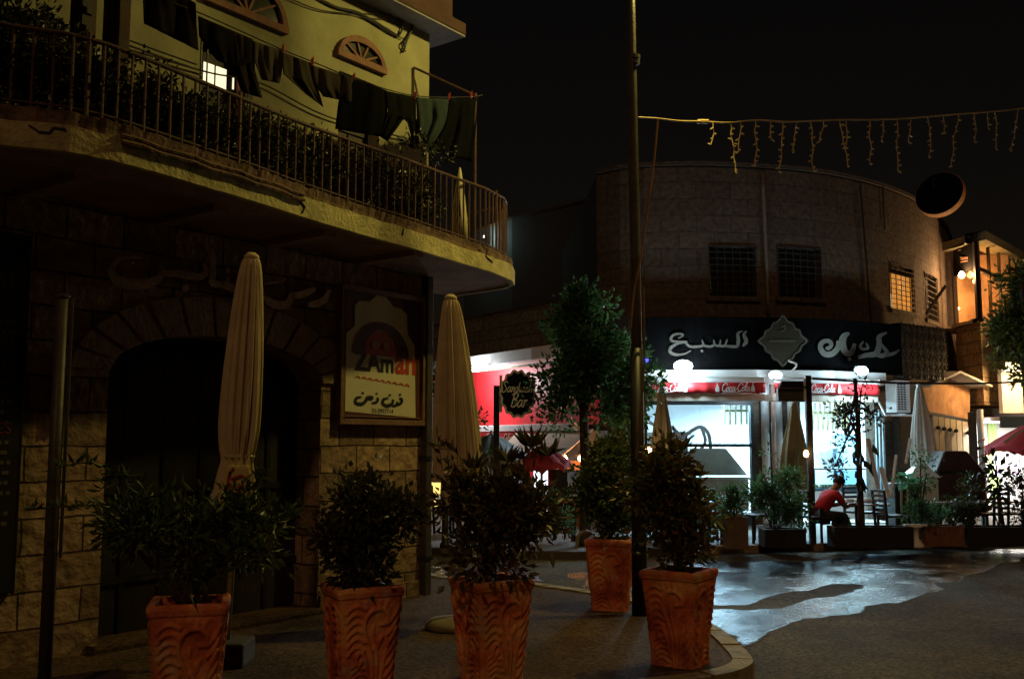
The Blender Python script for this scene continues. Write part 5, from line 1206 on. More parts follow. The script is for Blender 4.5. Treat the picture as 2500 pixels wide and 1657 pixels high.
# floodlights on the ledge
for i, (px, py, d, wts, lab) in enumerate(((1668, 893, 19.75, 330, 'bright white floodlight above the left shop window'), (2103, 905, 20.1, 130, 'white floodlight above the right shop opening'), (1893, 915, 19.6, 150, 'white floodlight between the two awnings below the diamond emblem'))):
    c = P(px, py, d); t = thing('floodlight', lab, 'floodlight', c, 0, 'floodlights on the shop front')
    mb = MB(); mb.box(c + Vector((0, .06, .03)), (.24 if i < 2 else .2, .09, .15 if i < 2 else .1)); mb.build('housing', M_alu, t, bevel=.015)
    mb = MB(); mb.lathe([(.001, -.006), ((.19, .14, .13)[i], -.006), ((.19, .14, .13)[i], .006), (.001, .006)], c + Vector((0, .0, 0)), 20, None, Matrix.Rotation(R(90), 4, 'X') @ Matrix.Diagonal((1.0, .62, 1, 1))); mb.build('lens', emit('flood_glare_lens', (.72, .92, 1.0), (260, 140, 90)[i]), t)  # glowing disc made wider than its housing to stand in for glare
    mb = MB(); mb.bar(c + Vector((0, .1, 0)), c + Vector((0, .35, -.02)), .04); mb.build('bracket', M_alu, t)
    lamp('flood_light', c + Vector((0, -.12, -.04)), wts * .08, (.62, .88, 1.0), .08, 165, c + Vector((0, -2.2, -2.4)), .6)
    lamp('flood_spill', c + (Vector((0, -.36, -.28)) if i < 2 else Vector((0, .05, -.25))), (60, 85, 60)[i], (.60, .88, 1.0), .1)
mb = MB(); c = P(1578, 880, 20.0); mb.lathe([(.001, -.05), (.05, -.03), (.05, .03), (.001, .05)], c, 10); tag(mb.build('indicator_lamp', emit('blue_glow', (.08, .1, 1.0), 1.2)), 'small blue lamp at the left end of the black shop sign', 'lamp')
c = P(1940, 905, 19.55); mb = MB(); mb.tube(catmull([c + Vector((-.05, 0, 0)), c + Vector((.03, -.05, .12)), c + Vector((-.12, 0, .2))], 5), .02, 6); tag(mb.build('lamp_bracket', M_white), 'curved white bracket below the diamond emblem', 'bracket')
# air conditioner
ac = thing('air_conditioner', 'white air conditioner unit on the wall right of the shop awning', 'air conditioner', P(2192, 1005, 21.3))
q = P(2192, 968, 21.3); mb = MB(); mb.box(q, (.40, .3, .68), rz=R(25)); mb.build('case', M_white, ac, bevel=.015)
mb = MB(); Mr = Matrix.Rotation(R(25), 4, 'Z')
for k in range(11):
    for j in range(3): mb.box(q + Mr @ Vector((-.13 + .085 * j, -.152, -.27 + .052 * k)), (.06, .008, .03), M=Mr)
mb.build('vent', M_black, ac)
mb = MB(); mb.bar(q + Vector((-.35, -.2, -.4)), q + Vector((.3, 0, -.4)), .04); mb.bar(q + Vector((-.35, -.2, -.4)), q + Vector((-.3, .3, -.1)), .035); mb.bar(q + Vector((.1, -.1, -.38)), q + Vector((.1, .3, -.38)), .03); mb.build('bracket', M_white, ac)
# pipes beside the right opening
t = thing('pipe_pair', 'pair of bluish vertical pipes right of the right shop opening', 'pipes', fp_(2145, 1240, .15))
for k in (0, 1, 2): mb = MB(); mb.tube([fp_(2139 + 8 * k, 1000, .16), fp_(2146 + 8 * k, 1240, .16)], .03, 8); mb.build('pipe', mat('blue_grey_pipe', (.3, .42, .48), .5), t, smooth=True)
# folded parasols of the shop
Mg1 = mat('grey_fabric', (.24, .23, .17), .9, .15, 5); Mg2 = mat('olive_fabric', (.27, .24, .14), .9, .15, 5); Mg3 = mat('white_fabric', (.62, .64, .60), .9, .08, 5)
def shop_parasol(label, px, d, ytop, rb_, m, seed, xt=0):
    f = XY(px, d); tp = P(px + xt, ytop, d)
    return parasol(label, (f.x, f.y, .02), tp, [(0, .03), (.03, .06), (.15, .10), (.35, rb_ * .85), (.55, rb_), (.68, rb_ * .9), (.74, rb_ * .6), (.75, .03)], seed=seed, m=m, group='folded parasols of the sweets shop', folds=8)
shop_parasol('grey folded parasol in front of the left shop window', 1618, 17.6, 952, .20, Mg1, 5, -2)
shop_parasol('olive folded parasol right of the white columns', 1933, 18.6, 985, .21, Mg2, 6, 6)
shop_parasol('white folded parasol by the alley, right of the air conditioner', 2262, 19.2, 940, .20, Mg3, 7, -18)
# ======================= sandwich bar building =======================
SB = Path([XY(px, d) for px, d in ((1040, 25.6), (1150, 23.7), (1345, 21.0), (1456, 19.85))])
def sb_(px, py, off=0.0): return SB.pt(px, py, off)
sbld = thing('snack_bar_building', 'low stone building with a white eave and a red shop front', 'building', SB.at(SB.l[1], 0))
zt_ = sb_(1345, 742)[2]; ze1 = sb_(1345, 850)[2]; ze0 = sb_(1345, 888)[2]; zl = sb_(1260, 1040)[2]
mb = MB(); SB.wall(mb, 0, SB.l[-1], ze0, zt_); a, b = SB.at(0, 0), SB.at(SB.l[-1], 0)
mb.quad((b.x, b.y, 0), (b.x + .6, b.y + 6, 0), (b.x + .6, b.y + 6, zt_), (b.x, b.y, zt_), [(0, 0), (6, 0), (6, zt_), (0, zt_)])
mb.build('stone_wall', stone('grey_stone', (.20, .19, .15), (.07, .06, .045), .8, .27, .15, .4, .012), sbld)
mb = MB(); mb.prism([SB.at(0, zt_, .0), SB.at(SB.l[-1], zt_, .0), b + Vector((.6, 6, zt_)), a + Vector((0, 6, zt_))], (0, 0, .08)); mb.build('roof', M_pave, sbld)
mb = MB(); SB.slab(mb, .0, SB.l[-1], ze0 + .05, ze1, .003, .5); mb.build('eave', M_white, sbld, bevel=.02)
mb = MB(); SB.slab(mb, .0, SB.l[-1], zl, ze0, -.1, .0); mb.build('red_panel', mat('red_panel', (.50, .02, .025), .45, .15, 2), sbld)
mb = MB(); SB.slab(mb, .0, SB.l[-1] - .3, zl - .12, zl + .02, .004, .3); mb.build('ledge', M_white, sbld, bevel=.01)
mb = MB(); SB.slab(mb, 0, SB.l[-1], 0, zl - .13, -2.6, -2.5); mb.build('back_wall', mat('brown_wall', (.12, .09, .06), .8, .3, 3), sbld)
mb = MB(); SB.slab(mb, SB.l[-1] - .9, SB.l[-1], 0, zl - .125, -.3, 0); mb.build('pier', mat('grey_pier', (.16, .15, .13), .8, .3, 3), sbld)
# awning (closed valance plus cream sloping cloth)
aw = thing('awning', 'cream sloping awning with a red lettered valance on the snack bar', 'awning', sb_(1290, 1090, .6))
s0, s1 = SB.hit(1150, 1060, .35)[0], SB.hit(1425, 1050, .35)[0]; zv1, zv0 = zl - .14, zl - .38
mb = MB(); SB.slab(mb, s0, s0 + (s1 - s0) * .64, zv0, zv1, .32, .345); mb.build('valance', M_red, aw)
mb = MB(); k0 = s0 + (s1 - s0) * .46
mb.add([SB.at(k0, zl - .16, .36), SB.at(s1, zl - .10, .1), SB.at(s1, zl - .62, .9), SB.at(k0, zl - .62, .9)], [(0, 1, 2, 3)]); o = solid(mb.build('cloth', M_cream, aw), .02)
mb = MB(); SB.slab(mb, k0, s1, zl - .70, zl - .61, .86, .92); mb.build('front_bar', M_alu, aw)
mb = MB()
for s_ in (s0 + .25, s0 + (s1 - s0) * .24, s0 + (s1 - s0) * .44): script(mb, 'Coca-Cola', lambda x, y, th: SB.at(s_ + x * .075, zv0 + .06 + y * .075, .35 + th), .24, .004)
mb.build('lettering', mat('cream_print2', (.7, .6, .42), .6), aw)
mb = MB()
for k, ch in enumerate(('C', 'o', 'C', 'a')):
    ss = SCRIPT[ch][0]; s_ = k0 + (s1 - k0) * (.30 + .17 * k)
    for st_ in ss: stroke(mb, st_, .2, lambda x, y, th: SB.at(s_ + x * .09, zl - .50 + y * .06, .80 - .35 * y * .1 - .05 + .1 * 0 + th + .0), .004, 3)
mb.build('print', mat('faded_red', (.35, .12, .09), .7), aw)
mb = MB(); c = sb_(1147, 905, .52); mb.tube([c, sb_(1190, 900, .52)], .035, 8); tag(mb.build('tube_lamp', emit('tube_glow', (.92, .97, 1), 30)), 'white tube lamp under the eave at the left end of the red shop front', 'tube lamp')
lamp('snack_bar_light', sb_(1162, 928, .62), 150, (.92, .97, 1.0), .1)
for i, (px, py) in enumerate(((1380, 1120), (1417, 1119))):
    c = sb_(px, py, .6); mb = MB(); mb.lathe([(.001, -.06), (.035, -.035), (.05, 0), (.035, .04), (.015, .07), (.001, .08)], c, 12); tag(mb.build('light_bulb', M_bulb, smooth=True), ('small orange bulb under the cream awning', 'large orange bulb under the right end of the cream awning')[i], 'light bulb', 'orange bulbs under the awning')
lamp('bulb_light', sb_(1405, 1112, .75), 20, (1, .38, .12), .04)
mb = MB(); mb.tube([sb_(1340, 1108, .62), sb_(1380, 1114, .62), sb_(1430, 1110, .62)], .01, 5); tag(mb.build('cable', M_wire), 'dark cable carrying the orange bulbs under the awning', 'cable')
mb = MB(); SB.slab(mb, k0 + .2, s1, zl - .9, zl - .72, .3, .34)
tag(mb.build('fringe_valance', mat('orange_fringe', (.5, .22, .1), .8)), 'short orange lit valance below the cream awning', 'valance')
# drinks fridge
fr = thing('drinks_fridge', 'glowing drinks fridge with red trim below the red parasol', 'fridge', sb_(1325, 1240, .2))
q = sb_(1322, 1200, .1); mb = MB(); mb.box((q.x, q.y, .85), (.42, .4, 1.5), rz=R(-20)); mb.build('case', M_red, fr, bevel=.02)
mb = MB(); mb.box((q.x - .02, q.y - .22, .85), (.30, .03, 1.3), rz=R(-20)); mb.build('door', emit('fridge_glow', (.82, .88, 1), 1.6), fr)
lamp('fridge_light', (q.x - .1, q.y - .6, .9), 6, (.8, .88, 1), .1)
r7 = random.Random(4)
mb = MB(); q = sb_(1293, 1165, -.4)
for k in range(7): mb.box(q + Vector((-.45 + k * .13, 0, r7.uniform(-.08, .1))), (.1, .06, r7.uniform(.08, .2)))
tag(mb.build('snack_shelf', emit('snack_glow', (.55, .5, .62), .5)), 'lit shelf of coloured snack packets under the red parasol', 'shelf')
# lit doorway at the far left
dw = thing('lit_kiosk', 'kiosk with a glowing yellow doorway seen past the drain pipe', 'kiosk', P(1070, 1310, 24.5))
q0, q1 = P(1036, 1150, 24.5), P(1088, 1325, 24.5)
mb = MB(); mb.box(((q0.x + q1.x) / 2, 24.6, (q0.z + q1.z) / 2), (q1.x - q0.x, .06, q0.z - q1.z)); mb.build('doorway', emit('door_glow', (1, .70, .2), 1.0), dw)
mb = MB(); mb.box(((q0.x + q1.x) / 2 - .1, 24.52, q1.z + .45), (q1.x - q0.x, .05, .75)); mb.build('lower_panel', M_white, dw)
mb = MB(); mb.box((q1.x - .02, 24.5, (q0.z + q1.z) / 2), (.22, .1, q0.z - q1.z)); mb.build('jamb', M_black, dw)
mb = MB(); mb.box((q0.x + .3, 25.2, 1.6), (3.0, 1.1, 3.2)); mb.build('body', mat('kiosk_wall', (.1, .07, .05), .8), dw)
lamp('kiosk_light', (q0.x + .3, 24.1, 1.0), 10, (1, .8, .45), .1)
# far block behind with a cool washed parapet
fb = thing('far_building', 'dark distant building with a pale washed roof edge rising to the right', 'building', XY(1370, 38).to_3d())
pb_ = Path([XY(1130, 43.5), XY(1250, 40), XY(1490, 36.2), XY(1560, 35.2)])
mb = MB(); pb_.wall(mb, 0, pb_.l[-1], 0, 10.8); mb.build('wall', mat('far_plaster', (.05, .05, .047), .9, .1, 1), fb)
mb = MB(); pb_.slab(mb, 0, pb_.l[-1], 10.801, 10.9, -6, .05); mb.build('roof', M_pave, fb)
c = pb_.at(pb_.l[1] - 1.4, 10.3, .5); lamp('far_wall_light', c, 80, (.55, .85, .8), .1)
mb = MB(); mb.box(c + Vector((0, .2, 0)), (.14, .1, .1)); tag(mb.build('wall_lamp', M_black), 'wall lamp washing the distant roof edge', 'wall lamp')
# ======================= alley wall, folding doors and right hand building =======================
AP_ = Path([XY(2236, 22.6), XY(2372, 24.6)])
al = thing('alley_annex', 'ochre plastered annex with a gabled top and cream folding doors in the alley', 'annex', AP_.at(AP_.l[-1] / 2, 0))
def ap(px, py, o=0.0): return AP_.pt(px, py, o)
mb = MB(); pl = [ap(2236, 945), ap(2296, 920), ap(2350, 938), ap(2368, 948), ap(2368, 1024), ap(2236, 1000)]
mb.prism(pl[::-1], (AP_.n[0] * -.2).to_3d()); mb.build('gable_wall', mat('ochre_plaster', (.36, .19, .085), .9, .35, 4, .4, 20), al)
mb = MB(); 
for a, b in ((ap(2222, 948, .0), ap(2297, 914, .0)), (ap(2297, 914, .0), ap(2352, 938, .0)), (ap(2352, 938, .0), ap(2376, 948, .0))): mb.bar(a + Vector((0, -.15, .03)), b + Vector((0, -.15, .03)), .8, .05)
mb.build('gable_roof', mat('pale_tarp', (.30, .28, .24), .8), al)
mb = MB(); mb.prism([ap(2240, 1001), ap(2368, 1025), ap(2368, 1270), ap(2240, 1270)][::-1], (AP_.n[0] * -.15).to_3d()); mb.build('lower_wall', M_dark, al)
mb = MB(); mb.bar(ap(2240, 1003, .03), ap(2368, 1028, .03), .07); mb.build('door_track', M_black, al)
Mdoor = mat('cream_door', (.55, .47, .34), .7, .15, 4)
for k in range(6):
    x0 = 2277 + 14.5 * k; x1 = x0 + 12.5; y0 = 1014 + (x0 - 2277) * .19
    a, b = ap(x0, y0, .06), ap(x1, y0 + 2, .12); mb = MB(); mb.prism([Vector((a.x, a.y, 0.02)), Vector((b.x, b.y, .02)), Vector((b.x, b.y, b.z)), Vector((a.x, a.y, a.z))], (AP_.n[0] * -.04).to_3d()); p = mb.build('folding_door', Mdoor, al)
    if k not in (4,):
        c = (a + b) / 2 + AP_.n[0].to_3d() * .06; mb = MB(); mb.lathe([(.001, -.05), (.05, -.03), (.055, .02), (.001, .06)], Vector((c.x, c.y, a.z - .28)), 8); mb.build('knob', M_black, p)
# dark post and striped pole beside
c = XY(2376, 23.4); mb = MB(); mb.box((c.x, c.y, 1.2), (.14, .14, 2.4)); mb.box((c.x, c.y, .1), (.22, .22, .2)); tag(mb.build('post', M_black, bevel=.01), 'thick dark post between the folding doors and the bright kiosk', 'post')
c = XY(2396, 23.0); bp_ = thing('striped_pole', 'white pole with red stripes beside the thick dark post', 'pole', (c.x, c.y, 0))
mb = MB(); mb.tube([(c.x, c.y, 0), (c.x, c.y, 2.45)], .07, 14); mb.build('pole', M_white, bp_, smooth=True)
mb = MB()
for k in range(9):
    z = .25 + k * .17; mb.tube([(c.x + .073 * math.cos(a), c.y + .073 * math.sin(a), z + .09 * (a / 3.14)) for a in [2.9 + .4 * i for i in range(9)]], .018, 5)
mb.build('stripe', mat('faded_orange', (.6, .2, .1), .6), bp_)
# right building: stone base, glazed bay above
RB = Path([XY(2346, 25.6), XY(2408, 24.3), XY(2530, 28.0)])
rbd = thing('cafe_building', 'stone building with a glazed corner bay glowing orange on its upper floor', 'building', RB.at(RB.l[1], 0))
def rp_(px, py, o=0.0): return RB.pt(px, py, o)
zb0 = rp_(2406, 790)[2]; zb1 = rp_(2406, 600)[2]
M_st3 = stone('tan_stone', (.34, .24, .14), (.12, .08, .05), .6, .3, .2, .5, .012)
mb = MB(); RB.wall(mb, 0, RB.l[-1], 2.6, zb0); e = RB.at(RB.l[-1], 0)
mb.build('stone_wall', M_st3, rbd)
mb = MB(); RB.slab(mb, 0, RB.l[-1], zb0 + .003, zb0 + .10, -.2, .1); mb.build('sill_band', M_st3, rbd)
mb = MB(); RB.slab(mb, 0, RB.l[-1], zb1, zb1 + .22, -.3, .25); mb.build('roof_band', mat('roof_band', (.2, .18, .1), .8), rbd)
mb = MB(); mb.prism([RB.at(0, zb1 + .1, 0), RB.at(RB.l[1], zb1 + .1, 0), RB.at(RB.l[2], zb1 + .1, 0), e + Vector((2, 6, zb1 + .1)), RB.at(0, zb1 + .1) + Vector((0, 6, 0))], (0, 0, .1)); mb.build('roof', M_pave, rbd)
M_bf = mat('bay_frame', (.03, .02, .016), .5)
mb = MB(); L1 = RB.l[1]; L2 = RB.l[2]
for s, w_ in ((.04, .045), (L1, .1)): mb = MB(); RB.slab(mb, s - w_, s + w_, zb0 + .1, zb1, -.06, .04); mb.build('bay_post', M_bf, rbd)
mb = MB(); zs2 = rp_(2370, 660)[2]
RB.slab(mb, .09, L1 - .11, zs2, zb1 - .002, -.05, .02); dp_ = mb.build('dark_panel', mat('matt_black', (.008, .007, .006), .95, spec=.05), rbd)
mb = MB()
for l in ([(2340, 612), (2346, 610)], [(2362, 608), (2368, 614), (2368, 626), (2358, 629), (2345, 629)], [(2346, 634), (2368, 630)], [(2346, 640), (2366, 636)]): stroke(mb, l, 2.6, lambda x, y, t: RB.pt(x, y, .03 + t), .01, 4)
mb.build('lettering', mat('copper_letter', (.4, .2, .12), .4), dp_)
M_pgl = glassmat('bay_glass', (1, .9, .75))
mb = MB(); RB.slab(mb, .09, L1 - .11, zb0 + .1, zs2, -.03, -.02); mb.build('pane', M_pgl, rbd)
xs_ = [L1 + .11, L1 + (L2 - L1) * .22, L1 + (L2 - L1) * .42, L1 + (L2 - L1) * .62, L2]
ztr = zb0 + (zb1 - zb0) * .66
for i, (a, b) in enumerate(zip(xs_, xs_[1:])):
    for c_, d_ in ((zb0 + .1, ztr - .05), (ztr + .05, zb1)):
        mb = MB(); RB.slab(mb, a + .02, b - .06, c_, d_, -.03, -.02); mb.build('pane', M_pgl, rbd)
    mb = MB(); RB.slab(mb, b - .06, b + .02, zb0 + .1, zb1, -.05, .02); mb.build('mullion', M_bf, rbd)
mb = MB(); RB.slab(mb, L1 + .1, L2, ztr - .05, ztr + .05, -.06, .03); mb.build('transom', M_bf, rbd)
# inside of the bay: wooden panelled walls lit by bulbs
M_panel = mat('bay_panelling', (.50, .33, .20), .7, .25, 5)
mb = MB(); a0 = XY(2356, 26.0); mb.box(((a0.x + 13.2) / 2, 26.15, (zb0 + zb1) / 2), (13.2 - a0.x, .08, zb1 - zb0 - .01)); mb.build('inner_wall', M_panel, rbd)
mb = MB(); mb.box((14.2, 28.6, (zb0 + zb1) / 2), (5.0, .08, zb1 - zb0 - .01)); mb.build('inner_wall', M_panel, rbd)
mb = MB(); mb.prism([RB.at(-.3, zb0, -.05), RB.at(L1, zb0, -.05), RB.at(L2, zb0, -.05), RB.at(L2, zb0, -1.0), RB.at(L1, zb0, -1.65), RB.at(-.0, zb0, -.9)], (0, 0, .03)); mb.build('bay_floor', M_panel, rbd)
for i, (px, py, o, r, wts, lab) in enumerate(((2348, 672, -.5, .085, 110, 'bright bulb high in the left pane of the glazed bay'), (2366, 682, -.8, .07, 80, 'second bright bulb just right of the highest one in the bay'), (2382, 762, -.6, .06, 50, 'round bulb low in the left pane of the glazed bay'), (2353, 748, -.8, .03, 0, 'tiny bulb at the lower left of the left pane'), (2444, 759, -.35, .035, 0, 'small bulb low behind the side pane of the bay'), (2460, 761, -.3, .06, 70, 'orange bulb at the right end of the glazed bay'))):
    c = rp_(px, py, o); mb = MB(); mb.lathe([(.001, -r), (r * .7, -r * .7), (r, 0), (r * .7, r * .7), (.3 * r, r * 1.2), (.001, r * 1.3)], c, 12); tag(mb.build('light_bulb', M_bulb, smooth=True), lab, 'light bulb', 'bulbs in the glazed bay')
    if wts: lamp('bay_bulb_light', c + Vector((-.02, -r - .03, 0)), wts, (1, .58, .27), .05)
# bright kiosk below with round downlights
kq0, kq1 = P(2400, 1010, 24.2), P(2560, 1270, 24.2)
kk = thing('bright_kiosk', 'brightly lit white kiosk with round downlights in its canopy', 'kiosk', P(2460, 1260, 24))
mb = MB(); mb.box((14.0, 26.6, 1.3), (4.4, .1, 2.6)); mb.build('back_wall', M_white, kk)
mb = MB(); mb.box((P(2447, 1100, 26).x, 26.5, 1.2), (.22, .06, 2.2)); mb.build('green_stripe', mat('lime_stripe', (.5, .7, .25), .6), kk)
cz0 = P(2440, 1030, 24.2).z; 
mb = MB(); mb.box(((kq0.x + kq1.x) / 2, 25.0, cz0 + .06), (kq1.x - kq0.x, 3.2, .1)); mb.build('canopy', M_white, kk)
mb = MB(); mb.box(((kq0.x + kq1.x) / 2, 23.38, cz0 - .02), (kq1.x - kq0.x, .06, .26)); mb.build('canopy_edge', M_alu, kk)
Mdl = emit('downlight', (1, .97, .92), 9)
for k, (x, y) in enumerate(((2416, 24.0), (2440, 24.0), (2464, 24.0), (2490, 24.0))):
    c = XY(x, y); mb = MB(); mb.lathe([(.001, -.03), (.15, -.03), (.16, 0), (.001, 0)], (c.x, c.y, cz0 + .005), 20); mb.build('downlight', Mdl, kk)
area('kiosk_downlight', ((kq0.x + kq1.x) / 2, 24.7, cz0 - .06), 330, (1, .96, .9), 1.6, 1.6, (0, .1, -1))
for lab, x, c_ in (('hanging white strip with purple print in the kiosk, left one', 2432, (.5, .3, .6)), ('hanging white strip with purple print in the kiosk, right one', 2478, (.5, .3, .6))):
    t = thing('hanging_banner', lab, 'banner', P(x, 1150, 25.2)); a = P(x, 1105, 25.2); mb = MB(); mb.box((a.x, a.y, a.z - .3), (.16, .02, .6)); mb.build('sheet', M_white, t)
    mb = MB()
    for k in range(3): mb.lathe([(.001, -.006), (.05, -.006), (.05, .006), (.001, .006)], (a.x, a.y - .016, a.z - .12 - .17 * k), 10, None, Matrix.Rotation(R(90), 4, 'X'))
    mb.build('print', mat('purple_print', c_, .6), t)
# strong wall light on the right building
c = P(2470, 893, 23.62); wl2 = thing('wall_light', 'very bright warm white wall lamp under the street tree', 'wall lamp', c)
mb = MB(); mb.box(c, (.36, .14, .2)); mb.build('housing', M_alu, wl2, bevel=.02)
mb = MB(); mb.box(c + Vector((0, -.02, -.115)), (.3, .12, .02)); mb.build('lens', emit('warm_flood', (1, .82, .55), 60), wl2)
mb = MB(); mb.bar(c + Vector((0, .05, 0)), rp_(2470, 880, 0), .05); mb.build('bracket', M_alu, wl2)
lamp('wall_light_glow', c + Vector((-.05, -.30, -.12)), 240, (1.0, .62, .26), .1)
mb = MB(); a = P(2444, 900, 24.0); b = P(2500, 1008, 24.0); mb.box(((a.x + b.x) / 2, 24.1, (a.z + b.z) / 2), (b.x - a.x, .2, a.z - b.z)); tag(mb.build('glare_board', mat('white_board', (.8, .75, .66), .7, .06, 2), bevel=.01), 'tall white board added to carry the glare of the wall lamp', 'board')  # added white board, sized to the bright glare on the wall
# ======================= street tree at the right edge =======================
M_lr = leafmat('tree_leaf', [(.03, .05, .01), (.07, .10, .02), (.12, .15, .03), (.05, .08, .015)], .35)
def tree(label, base, blobs, n, size, m, seed, trunk, r0, limbs=6, aspect=.5, group='street trees', shell=.25, br=6):
    r = random.Random(seed); t = thing('street_tree', label, 'tree', base, 0, group); mb = MB(); cloud(mb, blobs, n, size, r, aspect, .0, .2, br); mb.build('crown', m, t)
    q = catmull(trunk, 6); m_ = len(q); mb = MB(); mb.tube(q, [r0 * (1 - .6 * i / m_) for i in range(m_)], 9); mb.build('trunk', M_bark, t, smooth=True)
    mb = MB()
    for k in range(limbs):
        c, rr = blobs[k % len(blobs)]; a = q[int(m_ * (.55 + .4 * k / limbs)) - 1]; e = Vector(c) + Vector([r.uniform(-.5, .5) * x for x in rr])
        mb.tube(catmull([a, a.lerp(e, .5) + Vector((0, 0, .06)), e], 4), [r0 * .35] * 4 + [r0 * .22] * 4 + [r0 * .1], 5)
    mb.build('limb', M_bark, t); return t
tb = XY(2560, 20.5)
tree('bushy street tree lit yellow green at the right edge above the bright lamp', (tb.x, tb.y, 0), [pblob(2455, 850, 42, 42, 20.5), pblob(2490, 800, 60, 50, 20.5), pblob(2495, 690, 40, 75, 20.7), pblob(2530, 740, 70, 90, 20.6), pblob(2500, 900, 50, 30, 20.4), pblob(2435, 880, 14, 20, 20.4)], 5200, .13, M_lr, 51, [(tb.x, tb.y, 0), (tb.x - .05, tb.y, 1.8), (tb.x - .2, tb.y, 3.4), (tb.x - .4, tb.y, 5)], .13)
# big dark street tree in the middle
tb = XY(1427, 16.6)
M_lm = leafmat('ficus_leaf', [(.03, .08, .026), (.055, .14, .045), (.09, .21, .065), (.04, .10, .03)], .5)
tree('dense ficus street tree between the red snack bar and the lamp pole', (tb.x, tb.y, 0), [pblob(1410, 728, 46, 30, 16.6, .45), pblob(1455, 765, 48, 40, 16.6, .4), pblob(1405, 780, 65, 50, 16.6, .5), pblob(1385, 850, 75, 70, 16.5, .6), pblob(1465, 860, 80, 75, 16.6, .6), pblob(1362, 930, 46, 52, 16.4, .45), pblob(1420, 940, 90, 65, 16.6, .6), pblob(1515, 930, 72, 66, 16.5, .5), pblob(1380, 1015, 50, 35, 16.5, .35), pblob(1500, 1000, 60, 35, 16.5, .35), pblob(1580, 960, 28, 38, 16.3, .25), pblob(1328, 1000, 34, 24, 16.4, .25), pblob(1322, 955, 18, 22, 16.5, .2)], 8800, .11, M_lm, 52, [(tb.x, tb.y, -.02), (tb.x + .01, tb.y, 1.2), (tb.x - .02, tb.y, 2.4), (tb.x - .05, tb.y, 4.0)], .11, 11, .55)
mb = MB(); mb.box((tb.x, tb.y, .2), (.9, .9, .4)); 
# thin young tree before the right opening
tb = XY(2097, 16.7)
M_ly = leafmat('young_leaf', [(.015, .02, .01), (.03, .035, .015), (.02, .03, .012)], .1)
yt = tree('thin young tree with sparse leaves in front of the right shop opening', (tb.x, tb.y, 0), [pblob(2065, 1010, 30, 30, 16.7), pblob(2075, 1055, 25, 20, 16.7), pblob(2045, 1000, 12, 16, 16.7), pblob(2110, 950, 14, 22, 16.7), pblob(2050, 1138, 30, 20, 16.7), pblob(2120, 1010, 16, 16, 16.7), pblob(2145, 1020, 22, 12, 16.7), pblob(2060, 1080, 20, 12, 16.7)], 620, .085, M_ly, 53, [(tb.x, tb.y, -.02), (tb.x - .01, tb.y, 1.0), (tb.x + .0, tb.y, 1.9), (tb.x - .03, tb.y, 2.75)], .065, 8, .5, shell=.0)
mb = MB(); r5 = random.Random(8)
for k in range(15):
    x, y = 2105 + r5.uniform(-22, 26), 1075 + k * 9 * r5.uniform(.8, 1.1); leaf(mb, P(x, y, 16.6), Vector((r5.uniform(-.4, .7), 0, -1)), .24, .11, r5)
tag(mb.build('climbing_plant', M_ly), 'large dark drooping leaves climbing the thin young tree', 'plant')
# ======================= signs on posts =======================
c = XY(1215, 16.9); sbs = thing('round_sign', 'scalloped round blackboard sign with white script on a dark post', 'sign', (c.x, c.y, 0))
mb = MB(); mb.box((c.x - .02, c.y, 1.33), (.10, .10, 2.62)); mb.build('post', M_black, sbs, bevel=.008)
cc = P(1264, 961, 16.8); Rx = .30; Rz = .40
def scal(k, s=1.0, y=0.0): a = 2 * math.pi * k / 112; r = s * (1 + .045 * math.cos(14 * a)); return cc + Vector((Rx * r * math.cos(a), y + .10 * r * math.cos(a), Rz * r * math.sin(a)))
mb = MB(); mb.prism([scal(k) for k in range(112)][::-1], (0, .05, 0)); mb.build('board', mat('chalk_board', (.008, .010, .014), .8, spec=.1), sbs)
mb = MB()
for k in range(112): mb.bar(scal(k, .97, -.012), scal(k + 1, .97, -.012), .022)
for k in range(112): mb.bar(scal(k, .90, -.01), scal(k + 1, .90, -.01), .007)
chalk = mat('chalk_white', (.8, .8, .82), .7); mb.build('scallop_edge', chalk, sbs)
mb = MB()
def sf(ox, oz, k): return lambda x, y, t: cc + Vector((ox + x * k, -.012 - t + (ox + x * k) * .33, oz + y * k * 1.35))
script(mb, 'Sandwich', sf(-.27, .03, .062), .2, .004); script(mb, 'Bar', sf(-.13, -.22, .085), .2, .004); mb.build('lettering', chalk, sbs)
mb = MB(); mb.box((cc.x - .285, cc.y - .05, cc.z - .0), (.05, .04, .62)); mb.build('bracket', mat('bracket_grey', (.5, .55, .6), .5), sbs)
# hanging menu box on a post before the right opening
c = XY(1977, 16.9); ms = thing('menu_sign', 'dark square post with a roofed black menu box beside the seated person', 'sign', (c.x, c.y, 0))
mb = MB(); mb.box((c.x, c.y, 1.4), (.10, .10, 2.82)); mb.build('post', M_black, ms, bevel=.008)
a, b = P(1897, 948, 16.85), P(1964, 980, 16.85); mb = MB(); mb.box(((a.x + b.x) / 2, 16.85, (a.z + b.z) / 2), (b.x - a.x, .14, a.z - b.z)); mb.build('box', mat('menu_box', (.05, .045, .035), .6), ms, bevel=.01)
a, b = P(1896, 930, 16.85), P(1976, 948, 16.85); mb = MB(); mb.prism([(a.x, 16.7, b.z + .003), (b.x, 16.7, b.z + .003), (b.x - .03, 16.85, a.z), (a.x + .1, 16.85, a.z)], (0, .12, 0)); mb.build('roof', M_black, ms)
mb = MB(); mb.box((P(1962, 940, 16.8).x, 16.75, P(1962, 950, 16.8).z), (.035, .03, .36)); mb.build('edge_bar', M_white, ms)
